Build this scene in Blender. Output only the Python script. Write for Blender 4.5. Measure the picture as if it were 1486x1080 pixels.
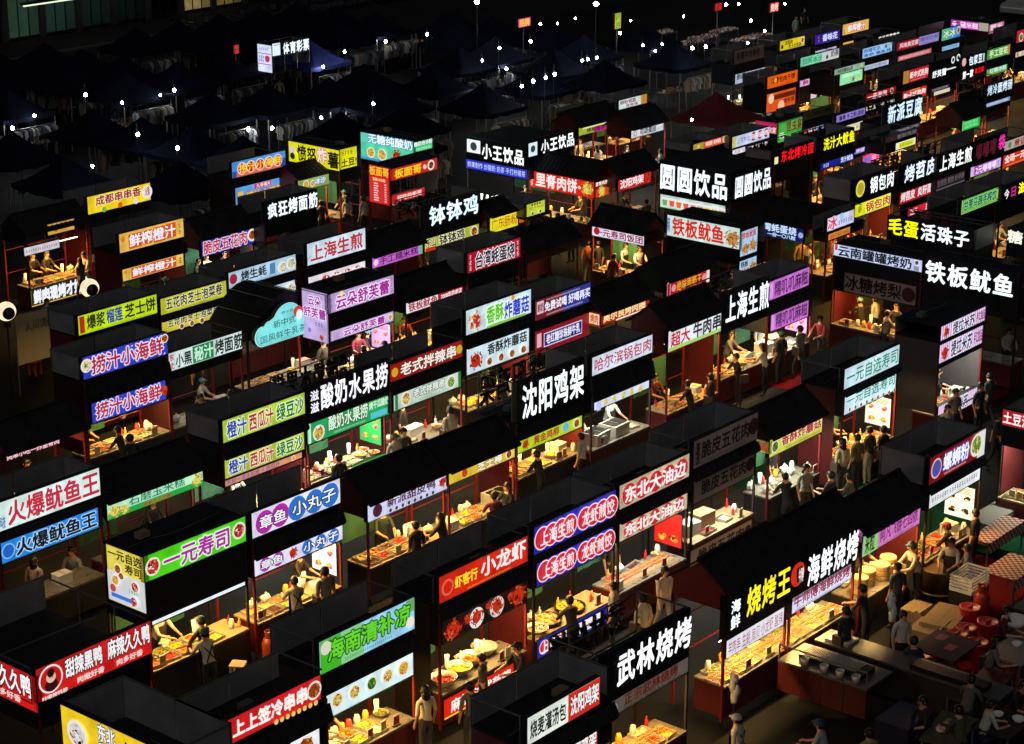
import bpy, bmesh, math, random
from mathutils import Vector, Matrix
random.seed(7)
R = math.radians
scene = bpy.context.scene
for o in list(bpy.data.objects): bpy.data.objects.remove(o)

# ------------------------------------------------------------ camera, world, sun, exposure
cam_data = bpy.data.cameras.new('camera')
cam = bpy.data.objects.new('camera', cam_data)
scene.collection.objects.link(cam)
AZ, TILT = R(39.7), R(18.5)
fwd = Vector((math.cos(AZ)*math.cos(TILT), math.sin(AZ)*math.cos(TILT), -math.sin(TILT)))
cam.location = (0, 0, 21.8)
cam.rotation_euler = fwd.to_track_quat('-Z', 'Y').to_euler()
cam_data.sensor_width = 36.0
cam_data.lens = 3080.0/1486.0*36.0
cam_data.clip_start = 0.5
cam_data.clip_end = 1500.0
scene.camera = cam

world = bpy.data.worlds.new('World')
scene.world = world
world.use_nodes = True
wn = world.node_tree
wn.nodes.clear()
wo = wn.nodes.new('ShaderNodeOutputWorld')
wb = wn.nodes.new('ShaderNodeBackground')
sky = wn.nodes.new('ShaderNodeTexSky')
sky.sky_type = 'NISHITA'
sky.sun_disc = False
sky.sun_elevation = R(30)
sky.sun_rotation = R(200)
wb.inputs['Strength'].default_value = 0.0055
hs = wn.nodes.new('ShaderNodeHueSaturation')
hs.inputs['Saturation'].default_value = 0.45
wn.links.new(sky.outputs[0], hs.inputs['Color'])
wn.links.new(hs.outputs[0], wb.inputs[0])
wn.links.new(wb.outputs[0], wo.inputs[0])
sd = bpy.data.lights.new('ambient_fill', 'SUN')  # added soft fill standing in for city glow, lifts the dark panels
sd.energy = 0.26
sd.angle = R(30)
sd.color = (1.0, 0.95, 0.92)
sun = bpy.data.objects.new('ambient_fill', sd)
scene.collection.objects.link(sun)
sun.rotation_euler = (R(48), 0, R(-62))
scene.view_settings.view_transform = 'Standard'
scene.view_settings.look = 'None'
scene.view_settings.exposure = 0.0
scene.view_settings.gamma = 1.0
scene.view_settings.use_curve_mapping = False
scene.cycles.use_denoising = True
scene.cycles.max_bounces = 5
scene.cycles.diffuse_bounces = 3
scene.cycles.glossy_bounces = 2
scene.cycles.transmission_bounces = 3
scene.cycles.transparent_max_bounces = 6
scene.cycles.sample_clamp_indirect = 3.0

# ------------------------------------------------------------ materials
MATS = {}
def lin(h):
    if not isinstance(h, str): return tuple(h)
    h = h.lstrip('#')
    c = [int(h[i:i+2], 16)/255 for i in (0, 2, 4)]
    return tuple(x/12.92 if x <= .04045 else ((x+.055)/1.055)**2.4 for x in c)
def mat(name, col, rough=.6, metal=0., noise=0., scale=4., bump=0., spec=.5):
    if name in MATS: return MATS[name]
    m = bpy.data.materials.new(name); MATS[name] = m
    m.use_nodes = True
    nt = m.node_tree; b = nt.nodes['Principled BSDF']
    c = lin(col)
    b.inputs['Base Color'].default_value = (*c, 1)
    b.inputs['Roughness'].default_value = rough
    b.inputs['Metallic'].default_value = metal
    b.inputs['Specular IOR Level'].default_value = spec
    if noise or bump:
        tc = nt.nodes.new('ShaderNodeTexCoord')
        nz = nt.nodes.new('ShaderNodeTexNoise'); nz.inputs['Scale'].default_value = scale
        nz.inputs['Detail'].default_value = 6
        nt.links.new(tc.outputs['Object'], nz.inputs['Vector'])
        if noise:
            mx = nt.nodes.new('ShaderNodeMix'); mx.data_type = 'RGBA'
            mx.inputs['A'].default_value = (*[x*(1-noise) for x in c], 1)
            mx.inputs['B'].default_value = (*[min(1, x*(1+noise)) for x in c], 1)
            nt.links.new(nz.outputs['Fac'], mx.inputs['Factor'])
            nt.links.new(mx.outputs['Result'], b.inputs['Base Color'])
            mr = nt.nodes.new('ShaderNodeMapRange')
            mr.inputs['To Min'].default_value = max(.05, rough-.15); mr.inputs['To Max'].default_value = min(1, rough+.15)
            nt.links.new(nz.outputs['Fac'], mr.inputs['Value']); nt.links.new(mr.outputs['Result'], b.inputs['Roughness'])
        if bump:
            bp = nt.nodes.new('ShaderNodeBump'); bp.inputs['Strength'].default_value = bump
            bp.inputs['Distance'].default_value = .02
            nt.links.new(nz.outputs['Fac'], bp.inputs['Height']); nt.links.new(bp.outputs['Normal'], b.inputs['Normal'])
    return m
def glow(col, strength=1.0, sample=False, uneven=False):
    key = 'glow_%s_%.2f_%d%d' % (col.lstrip('#'), strength, sample, uneven)
    if key in MATS: return MATS[key]
    m = bpy.data.materials.new(key); MATS[key] = m
    m.use_nodes = True
    nt = m.node_tree; b = nt.nodes['Principled BSDF']; c = lin(col)
    b.inputs['Base Color'].default_value = (*[x*.55 for x in c], 1)
    b.inputs['Roughness'].default_value = .35
    b.inputs['Specular IOR Level'].default_value = .25
    b.inputs['Emission Color'].default_value = (*c, 1)
    b.inputs['Emission Strength'].default_value = strength
    if uneven and strength > 0:   # tubes behind a plastic sheet never light it evenly
        tc = nt.nodes.new('ShaderNodeTexCoord')
        nz = nt.nodes.new('ShaderNodeTexNoise'); nz.inputs['Scale'].default_value = 2.1; nz.inputs['Detail'].default_value = 2
        mr = nt.nodes.new('ShaderNodeMapRange')
        mr.inputs['From Min'].default_value = .3; mr.inputs['From Max'].default_value = .7
        mr.inputs['To Min'].default_value = strength*.8; mr.inputs['To Max'].default_value = strength*1.3
        nt.links.new(tc.outputs['Object'], nz.inputs['Vector'])
        nt.links.new(nz.outputs['Fac'], mr.inputs['Value']); nt.links.new(mr.outputs['Result'], b.inputs['Emission Strength'])
    m.cycles.emission_sampling = 'AUTO' if sample else 'NONE'
    return m
def matte(col): return mat('print_'+col.lstrip('#'), col, .6)
M_FRAME = mat('black_powder_steel', (.012,.012,.014), .45, .3, .4, 3)
M_RAIL = mat('worn_grey_steel', (.2,.2,.21), .4, .6, .4, 5)
M_POST = mat('oxblood_post', (.16,.012,.012), .4, 0, .3, 4)
M_POSTB = mat('dark_post', (.02,.014,.014), .45, .2, .3, 4)
M_PANEL = mat('grey_back_panel', (.20,.20,.215), .45, 0, .45, 1.6, .25)
M_ROOF = mat('black_roof_sheet', (.013,.014,.018), .6, 0, .85, 2.5, .4, .2)
M_TILE = mat('black_roof_tile', (.016,.016,.02), .6, 0, .7, 3, 0, .2)
M_BODY = mat('oxblood_board', (.085,.010,.010), .5, 0, .35, 2)
M_BODYB = mat('black_board', (.018,.015,.016), .5, 0, .35, 2)
M_STEEL = mat('stainless_top', (.50,.47,.41), .35, .35, .25, 6)
M_WOOD = mat('worn_wood_top', (.40,.27,.14), .5, 0, .35, 7)
M_CTOP = mat('counter_steel', (.30,.27,.22), .3, .45, .3, 5)
M_DSTEEL = mat('greasy_steel', (.15,.145,.14), .35, .6, .4, 5)
M_BOARD = mat('navy_black_board', (.012,.014,.022), .5, 0, .3, 1)
M_SIDE = mat('maroon_side', (.10,.010,.014), .5, 0, .3, 2)
M_LETBACK = mat('letter_return_steel', (.05,.05,.055), .3, .7, .3, 8)
M_TUBE = glow('#fff0c8', 6.0)
M_TUBEC = glow('#e8f4ff', 5.0)

# ------------------------------------------------------------ mesh building
COL = scene.collection
class MB:
    def __init__(s): s.v=[]; s.f=[]; s.m=[]; s.mats=[]
    def mi(s, m):
        if m not in s.mats: s.mats.append(m)
        return s.mats.index(m)
    def add(s, vs, fs, m):
        n=len(s.v); s.v.extend(vs); k=s.mi(m)
        for f in fs: s.f.append([i+n for i in f]); s.m.append(k)
    def box(s, x0,x1,y0,y1,z0,z1, m, front=None):
        vs=[(x0,y0,z0),(x1,y0,z0),(x1,y1,z0),(x0,y1,z0),(x0,y0,z1),(x1,y0,z1),(x1,y1,z1),(x0,y1,z1)]
        s.add(vs, [(3,2,1,0),(4,5,6,7),(0,1,5,4),(1,2,6,5),(2,3,7,6),(3,0,4,7)], m)
    def quad(s, a,b,c,d, m): s.add([a,b,c,d],[(0,1,2,3)],m)
    def poly(s, pts, m): s.add(list(pts),[tuple(range(len(pts)))],m)
    def prism(s, pts, axis, t0, t1, m):   # pts: 2-D outline, extruded along axis 0/1/2
        n=len(pts)
        def P(p,t):
            q=list(p); q.insert(axis,t); return tuple(q)
        vs=[P(p,t0) for p in pts]+[P(p,t1) for p in pts]
        s.add(vs,[tuple(range(n)),tuple(range(2*n-1,n-1,-1))]+[(i,i+n,(i+1)%n+n,(i+1)%n) for i in range(n)],m)
    def tube(s, p,q,r, m, n=6):
        p=Vector(p); q=Vector(q); d=(q-p).normalized()
        a=d.orthogonal().normalized(); b=d.cross(a)
        vs=[tuple(c+a*math.cos(2*math.pi*i/n)*r+b*math.sin(2*math.pi*i/n)*r) for c in (p,q) for i in range(n)]
        s.add(vs,[(i,(i+1)%n,(i+1)%n+n,i+n) for i in range(n)]+[tuple(range(n-1,-1,-1)),tuple(range(n,2*n))],m)
    def lathe(s, cx,cy, prof, m, n=14, cap=True):
        vs=[];fs=[]
        for (r,z) in prof:
            vs+= [(cx+r*math.cos(2*math.pi*i/n), cy+r*math.sin(2*math.pi*i/n), z) for i in range(n)]
        for k in range(len(prof)-1):
            for i in range(n):
                j=(i+1)%n; fs.append((k*n+i,k*n+j,(k+1)*n+j,(k+1)*n+i))
        if cap: fs.append(tuple(range(n-1,-1,-1))); fs.append(tuple(range((len(prof)-1)*n,len(prof)*n)))
        s.add(vs,fs,m)
    def blob(s, c, r, m, sq=(1,1,1), n=6, k=4, jit=0.):
        vs=[(c[0],c[1],c[2]-r*sq[2])]
        for i in range(1,k):
            ph=math.pi*i/k
            for j in range(n):
                th=2*math.pi*j/n; rr=r*(1+random.uniform(-jit,jit))
                vs.append((c[0]+rr*math.sin(ph)*math.cos(th)*sq[0], c[1]+rr*math.sin(ph)*math.sin(th)*sq[1], c[2]-rr*math.cos(ph)*sq[2]))
        vs.append((c[0],c[1],c[2]+r*sq[2])); fs=[]
        for j in range(n):
            fs.append((0,1+(j+1)%n,1+j))
            for i in range(k-2): fs.append((1+i*n+j,1+i*n+(j+1)%n,1+(i+1)*n+(j+1)%n,1+(i+1)*n+j))
            fs.append((len(vs)-1,1+(k-2)*n+j,1+(k-2)*n+(j+1)%n))
        s.add(vs,fs,m)
    def mesh(s, name, smooth=False):
        me=bpy.data.meshes.new(name); me.from_pydata(s.v,[],s.f)
        for m in s.mats: me.materials.append(m)
        me.polygons.foreach_set('material_index', s.m)
        if smooth: me.polygons.foreach_set('use_smooth',[True]*len(s.f))
        me.update(); return me
    def build(s, name, parent=None, smooth=False, kind=None):
        if not s.v: return None
        return obj(name, s.mesh(name, smooth), parent, kind)
def obj(name, me, parent=None, kind=None, loc=None, rz=0):
    o=bpy.data.objects.new(name, me); COL.objects.link(o)
    if parent: o.parent=parent
    if kind: o['kind']=kind
    if loc is not None: o.location=loc
    if rz: o.rotation_euler=(0,0,rz)
    return o
def thing(name, label, cat, loc=(0,0,0), rz=0, group=None):
    o=bpy.data.objects.new(name, None); COL.objects.link(o)
    o.empty_display_size=.2; o.location=loc; o.rotation_euler=(0,0,rz)
    return tag(o, label, cat, group)
def tag(o, label, cat, group=None):
    o['label']=label; o['category']=cat
    if group: o['group']=group
    return o

# ------------------------------------------------------------ lettering
TXT={}
def glyphs(s, off=0., extrude=0.):
    """flat lettering normalised so that its own box is 0..1 x 0..1"""
    k=(s,round(off,3),extrude)
    if k in TXT: return TXT[k]
    c=bpy.data.curves.new('lettering','FONT'); c.body=s; c.offset=off; c.extrude=extrude; c.resolution_u=2
    o=bpy.data.objects.new('lettering',c); m=bpy.data.meshes.new_from_object(o)
    vs=[tuple(v.co) for v in m.vertices]; fs=[tuple(p.vertices) for p in m.polygons]
    bpy.data.objects.remove(o); bpy.data.curves.remove(c); bpy.data.meshes.remove(m)
    TXT[k]=(vs,fs); return TXT[k]
def spread(vs,fs,d,n):
    """thicken lettering: n copies pushed d outwards"""
    if n<=1 or d<=0: return [(vs,0)]
    return [([(v[0]+d*math.cos(6.283*i/n+.4),v[1]+d*math.sin(6.283*i/n+.4)) for v in vs],i) for i in range(n)]
PAL={'meat':['#6a2410','#a04818','#d08838','#802810'],'bowl':['#c03830','#e8c040','#60a040','#f0ece0','#5a2c18'],'green':['#58a028','#2c6c20','#c8d860','#305020'],
 'fruit':['#e06080','#f0c030','#e83820','#80c040'],'craw':['#a81c10','#c83418','#701008','#d86030'],'noodle':['#e0b060','#50a030','#c04820','#f0e0b0'],
 'yellow':['#e8c830','#f0e070','#c89020','#a8c030'],'mush':['#e8e0c8','#c83028','#d8a040','#f4f0e0'],'chicken':['#c87828','#904010','#e0a850','#601c08'],
 'shell':['#c8c8a0','#e8e4c0','#60703c','#8a8858'],'squid':['#a86830','#d09850','#804018','#c07838'],'sushi':['#f0ece4','#c83828','#e0603c','#101810'],
 'panda':['#181818','#e0e0dc','#c84020','#e8e8e4'],'dark':['#301810','#603018','#c8c0a0','#201008']}
def sign(parent, plane, org, a0, a1, z0, z1, bg, items, opt, name='sign_box'):
    """plane F: faces -y at y=org, a runs along +x.  plane L: faces -x at x=org, a runs from back (a0) to front (a1) along -y."""
    w=abs(a1-a0); h=z1-z0
    dim=opt.get('dim',0); st={0:1.0,1:.3,2:0.}[dim]
    def P(u,v,n):
        if plane=='F': return (a0+u*w, org-n, z0+v*h)
        return (org-n, a0-u*w, z0+v*h)
    def ink(c,s=1.0):
        return matte(c) if dim==2 else glow(c, st*s)
    b=MB(); t=.13 if not opt.get('strip') else .03
    f=M_FRAME
    # casing: a shallow tray with a rim round the sheet
    rim=.018
    c8=[P(0,0,0),P(1,0,0),P(1,1,0),P(0,1,0),P(0,0,-t),P(1,0,-t),P(1,1,-t),P(0,1,-t)]
    b.add(c8,[(4,7,6,5),(0,4,5,1),(1,5,6,2),(2,6,7,3),(3,7,4,0)],f)
    ru,rv=rim/w,rim/h
    ins=[P(ru,rv,0),P(1-ru,rv,0),P(1-ru,1-rv,0),P(ru,1-rv,0)]
    b.add(c8[:4]+ins,[(0,1,5,4),(1,2,6,5),(2,3,7,6),(3,0,4,7)],M_RAIL if not bg=='LET' else f)
    let = bg=='LET'
    if let: b.add(ins,[(0,1,2,3)],M_BOARD)
    elif dim==2: b.add(ins,[(0,1,2,3)],mat('unlit_sheet_'+bg.lstrip('#'),bg,.5,0,.15,2))
    else: b.add(ins,[(0,1,2,3)],glow(bg,st,True,True))
    box=b.build('letter_board' if let else name, parent)
    lay=[.004]
    pr=MB()     # flat print
    def put2(vs,fs,m,n):    # vs in (u,v)
        pr.add([P(x,y,n) for x,y in vs],fs,m)
    asp=w/h
    def disc(u,v,r,m,n,k=18,sx=1.):
        put2([(u+r/asp*sx*math.cos(2*math.pi*i/k), v+r*math.sin(2*math.pi*i/k)) for i in range(k)],[tuple(range(k))],m,n)
    def nxt():
        lay[0]+=.003; return lay[0]
    cr=lambda x,lo=.008,hi=.992: min(hi,max(lo,x))
    rs=random.Random(sum(map(ord,bg))+int(w*100))
    for it in items:
        k=it[0]
        if k=='t':
            _,s,u0,u1,v0,v1,colr,out,bold=it
            if let:
                chars=[ch for ch in s]; n=len(chars); cw=(u1-u0)/n
                for i,ch in enumerate(chars):
                    if ch==' ': continue
                    g=MB()
                    # a can-shaped letter: dark returns with the glowing face on top
                    vs,fs=glyphs(ch)
                    if not vs: continue
                    x0=u0+cw*i
                    def Q(v,nn,e=.05): return P(x0+cw*(e+(1-2*e)*(v[0]-.02)/.96), v0+(v1-v0)*((v[1]+.11)/.97), nn)
                    ed={}
                    for fc in fs:
                        for q in range(len(fc)):
                            e=(fc[q],fc[(q+1)%len(fc)])
                            if (e[1],e[0]) in ed: ed.pop((e[1],e[0]))
                            else: ed[e]=1
                    for cp,k_ in spread(vs,fs,.028,4):
                        g.add([Q(v,.09+.0011*k_) for v in cp],fs,glow(colr,1.3,False,True))
                        for (p,q) in ed: g.add([Q(cp[p],.09+.0011*k_),Q(cp[q],.09+.0011*k_),Q(cp[q],.03),Q(cp[p],.03)],[(0,3,2,1)],M_LETBACK)
                    g.build('letter', box)
                continue
            vs,fs=glyphs(s)
            if not vs: continue
            xs=[v[0] for v in vs]; ys=[v[1] for v in vs]; ax,bx,ay,by=min(xs),max(xs),min(ys),max(ys)
            if by-ay<.3: ay,by=-.1,.86
            if bx-ax<.3: ax,bx=0,1
            U=lambda cp:[(u0+(u1-u0)*(v[0]-ax)/(bx-ax), v0+(v1-v0)*(v[1]-ay)/(by-ay)) for v in cp]
            if out:
                n0=nxt()
                for cp,k_ in spread(vs,fs,.066+bold*1.2,8): put2(U(cp),fs,ink(out),n0+.0003*k_)
            n0=nxt()
            for cp,k_ in spread(vs,fs,max(.013,bold*1.45),4 if len(s)<12 else 1): put2(U(cp),fs,ink(colr),n0+.0003*k_)
        elif k=='c': disc(it[1],it[2],it[3],ink(it[4]),nxt())
        elif k=='r':
            _,u0,u1,v0,v1,colr=it; u0,u1,v0,v1=cr(u0),cr(u1),cr(v0,.025,.975),cr(v1,.025,.975)
            put2([(u0,v0),(u1,v0),(u1,v1),(u0,v1)],[(0,1,2,3)],ink(colr),nxt())
        elif k=='l':    # fine print: short strokes too small to read
            _,u0,u1,v0,v1,colr=it; n=nxt(); hh=(v1-v0)*h; rows=max(1,int(hh/.16)); rh=(v1-v0)/rows
            cw=max(.045,rh*h*.7)/w
            for rr in range(rows):
                u=u0
                while u+cw<=u1+1e-4:
                    vb=v0+rr*rh+rh*.12; vt=v0+(rr+1)*rh-rh*.12
                    for q in range(3):
                        vv=vb+(vt-vb)*q/2.6
                        a=rs.uniform(0,.25)*cw; bb=rs.uniform(.55,.85)*cw
                        put2([(u+a,vv),(u+bb,vv),(u+bb,vv+(vt-vb)*.17),(u+a,vv+(vt-vb)*.17)],[(0,1,2,3)],ink(colr),n)
                    um=u+rs.uniform(.25,.6)*cw
                    put2([(um,vb),(um+cw*.14,vb),(um+cw*.14,vt),(um,vt)],[(0,1,2,3)],ink(colr),n+.0012)
                    u+=cw*1.12
        elif k=='p':
            _,u,v,rr,pal=it; n=nxt(); cs=PAL[pal]
            pile=pal in('craw','yellow','mush','squid') 
            if not pile: disc(u,v,rr,ink('#e8e0d4'),n,20)
            disc(u,v,rr*(.78 if not pile else .7),ink(cs[1],.8),n+.0012,16)
            N=44 if pile else 30
            for q in range(N):
                an=rs.uniform(0,6.28); ra=rr*(.98 if pile else .74)*math.sqrt(rs.random()); rb=rr*rs.uniform(.12,.24); rot=rs.uniform(0,3.14)
                cu,cv=u+ra*math.cos(an)/asp, v+ra*math.sin(an)
                if not(.006<cu<.994 and .04<cv<.96): continue
                pts=[]
                for e in range(7):
                    x=rb*math.cos(6.28*e/7); y=rb*.45*math.sin(6.28*e/7)
                    pts.append((cu+(x*math.cos(rot)-y*math.sin(rot))/asp, cv+x*math.sin(rot)+y*math.cos(rot)))
                put2(pts,[tuple(range(7))],ink(cs[q%len(cs)],rs.uniform(.55,1.)),n+.002+.0002*q)
            lay[0]+=.011
        elif k=='conf' or k=='specks':
            n=nxt(); cs=['#d8d0b8','#70884a','#a83038','#e8e0c8','#585038'] if k=='conf' else [it[1],'#e8e8f4','#6080d8']
            for q in range(150 if k=='conf' else 40):
                cu,cv=rs.uniform(.02,.98),rs.uniform(.06,.94); rb=rs.uniform(.02,.06)
                put2([(cu-rb/asp,cv-rb*.5),(cu+rb/asp,cv-rb*.3),(cu+rb*.5/asp,cv+rb)],[(0,1,2)],ink(cs[q%len(cs)]),n+.0004*(q%8))
            lay[0]+=.004
        elif k=='stripes':
            n=nxt(); N=22
            for q in range(N):
                put2([(.01+.98*q/N,.03),(.01+.98*(q+.5)/N,.03),(.01+.98*(q+.5)/N,.97),(.01+.98*q/N,.97)],[(0,1,2,3)],ink(it[1+q%1]),n)
        elif k=='menu':
            _,u0,u1,v0,v1,colr=it; n=nxt(); N=max(3,int((v1-v0)*h/.09))
            for q in range(N):
                vv=v0+(v1-v0)*q/N
                for (ua,ub) in ((u0,u0+(u1-u0)*rs.uniform(.25,.4)),(u1-(u1-u0)*.14,u1)):
                    put2([(ua,vv),(ub,vv),(ub,vv+.5*(v1-v0)/N),(ua,vv+.5*(v1-v0)/N)],[(0,1,2,3)],ink(colr),n)
        elif k=='face':
            _,u,v,rr=it; n=nxt()
            disc(u,v-rr*.55,rr*.6,ink('#301010'),n,sx=1.2); disc(u,v+rr*.2,rr*.52,ink('#d8b8a0'),nxt()); disc(u,v+rr*.62,rr*.4,ink('#201010'),nxt())
            disc(u-.15*rr/asp,v+rr*.2,rr*.06,ink('#201010'),nxt()); disc(u+.15*rr/asp,v+rr*.2,rr*.06,ink('#201010'),lay[0])
        elif k=='cup':
            _,u,v,rr=it; n=nxt(); cc=rs.choice(['#e07030','#e8c040','#d898a8','#a8c070','#70a860','#c8a070','#e85838'])
            put2([(u-rr*.6/asp,v-rr),(u+rr*.6/asp,v-rr),(u+rr*.9/asp,v+rr*.8),(u-rr*.9/asp,v+rr*.8)],[(0,1,2,3)],ink('#e8e8e8'),n)
            put2([(u-rr*.5/asp,v-rr*.85),(u+rr*.5/asp,v-rr*.85),(u+rr*.72/asp,v+rr*.4),(u-rr*.72/asp,v+rr*.4)],[(0,1,2,3)],ink(cc),nxt())
    if pr.v: pr.build('print', box)
    return box

# ------------------------------------------------------------ goods on the counters (each one a thing)
FOODC={'fried':['#b86a18','#d89830','#8a4410'],'red':['#9c2410','#c84818','#6a140a'],'green':['#6a7018','#a89828','#4c5a10'],'pale':['#c89848','#e0cfa0','#a88850'],
 'brown':['#4a2410','#7a4418','#2c140a'],'yellow':['#d8a820','#e8c850','#b07c10'],'white':['#c8b898','#f0ece0','#b8b4a8'],'orange':['#d86818','#e89030','#a84410'],'mixed':['#b86018','#d8a030','#8a7020','#d0a868','#8a3410']}
MESH={}
def food_mesh(kind, n, sx, sy, r, dome=0., seed=0):
    k=('food',kind,n,sx,sy,r,dome,seed)
    if k in MESH: return MESH[k]
    st=random.getstate(); random.seed(sum(map(ord,kind))+n+seed*17); b=MB(); cs=FOODC[kind]
    base=mat('food_'+kind+'0',cs[0],.38,0,.35,30)
    if dome: b.add([(sx*.5*math.cos(6.283*i/14),sy*.5*math.sin(6.283*i/14),.012) for i in range(14)]+[(0,0,.012+dome)],[(i,(i+1)%14,14) for i in range(14)],base)
    else: b.add([(-sx/2,-sy/2,.012),(sx/2,-sy/2,.012),(sx/2,sy/2,.012),(-sx/2,sy/2,.012)],[(0,1,2,3)],base)
    for i in range(n):
        if dome:
            a=random.uniform(0,6.28); q=math.sqrt(random.random()); x=sx*q*math.cos(a)*.5; y=sy*q*math.sin(a)*.5; z=dome*(1-q*q)
        else: x=random.uniform(-.46,.46)*sx; y=random.uniform(-.44,.44)*sy; z=0
        rr=r*random.uniform(.7,1.2)
        b.blob((x,y,z+rr*.5),rr,mat('food_'+kind+str(i%len(cs)),cs[i%len(cs)],.38,0,.35,30),(random.uniform(.8,1.3),random.uniform(.6,1.1),.6),5,3,.15)
    random.setstate(st)
    MESH[k]=b.mesh('food',True); return MESH[k]
def cached(k, f, smooth=False):
    if k not in MESH:
        b=MB(); f(b); MESH[k]=b.mesh(k if isinstance(k,str) else k[0], smooth)
    return MESH[k]
def m_tray(w,d):
    def f(b):
        t=.012; h=.07
        b.box(-w/2,w/2,-d/2,d/2,0,t,M_STEEL)
        b.box(-w/2,w/2,-d/2,-d/2+t,t,h,M_STEEL); b.box(-w/2,w/2,d/2-t,d/2,t,h,M_STEEL)
        b.box(-w/2,-w/2+t,-d/2+t,d/2-t,t,h,M_STEEL); b.box(w/2-t,w/2,-d/2+t,d/2-t,t,h,M_STEEL)
    return cached(('tray',w,d),f)
def m_bowl(r,h):
    return cached(('pan',r,h),lambda b:b.lathe(0,0,[(r*.55,0),(r*.8,h*.3),(r,h*.9),(r*1.06,h),(r*.97,h*.95),(r*.78,h*.4),(r*.5,h*.15)],M_STEEL,20),True)
def m_lath(k,prof,m,n=14): return cached(k,lambda b:b.lathe(0,0,prof,m,n),True)
M_PLA=mat('clear_plastic_tub',(.62,.6,.55),.25); M_WHT=mat('white_plastic',(.7,.7,.68),.35); M_CARD=mat('brown_cardboard',(.24,.16,.09),.8,0,.2,6)
M_RED=mat('red_plastic',(.5,.02,.02),.35); M_BAM=mat('bamboo',(.55,.36,.16),.55,0,.3,14); M_BLK=mat('black_iron',(.02,.02,.02),.4,.5,.3,6)
M_BAG=mat('thin_white_bag',(.6,.6,.58),.4,0,.2,9); M_GRN=mat('green_cloth',(.02,.10,.05),.7,0,.3,5)
M_LEM=mat('juice_amber',(.75,.42,.04),.2); M_PNK=mat('juice_red',(.6,.06,.05),.2); M_STOOL=mat('cream_plastic',(.5,.42,.3),.4)
ORD=['first','second','third','fourth','fifth','sixth','seventh','eighth','ninth','tenth','eleventh','twelfth','thirteenth','fourteenth','fifteenth','sixteenth','seventeenth','eighteenth']
FNAME={'fried':'golden fried pieces','red':'red chilli food','green':'green vegetables','pale':'pale dough','brown':'dark braised meat','yellow':'yellow food','white':'white pieces','orange':'orange pieces','mixed':'mixed toppings'}
FNAME={k_:' '.join(v_.split()[:2]) for k_,v_ in FNAME.items()}
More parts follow.
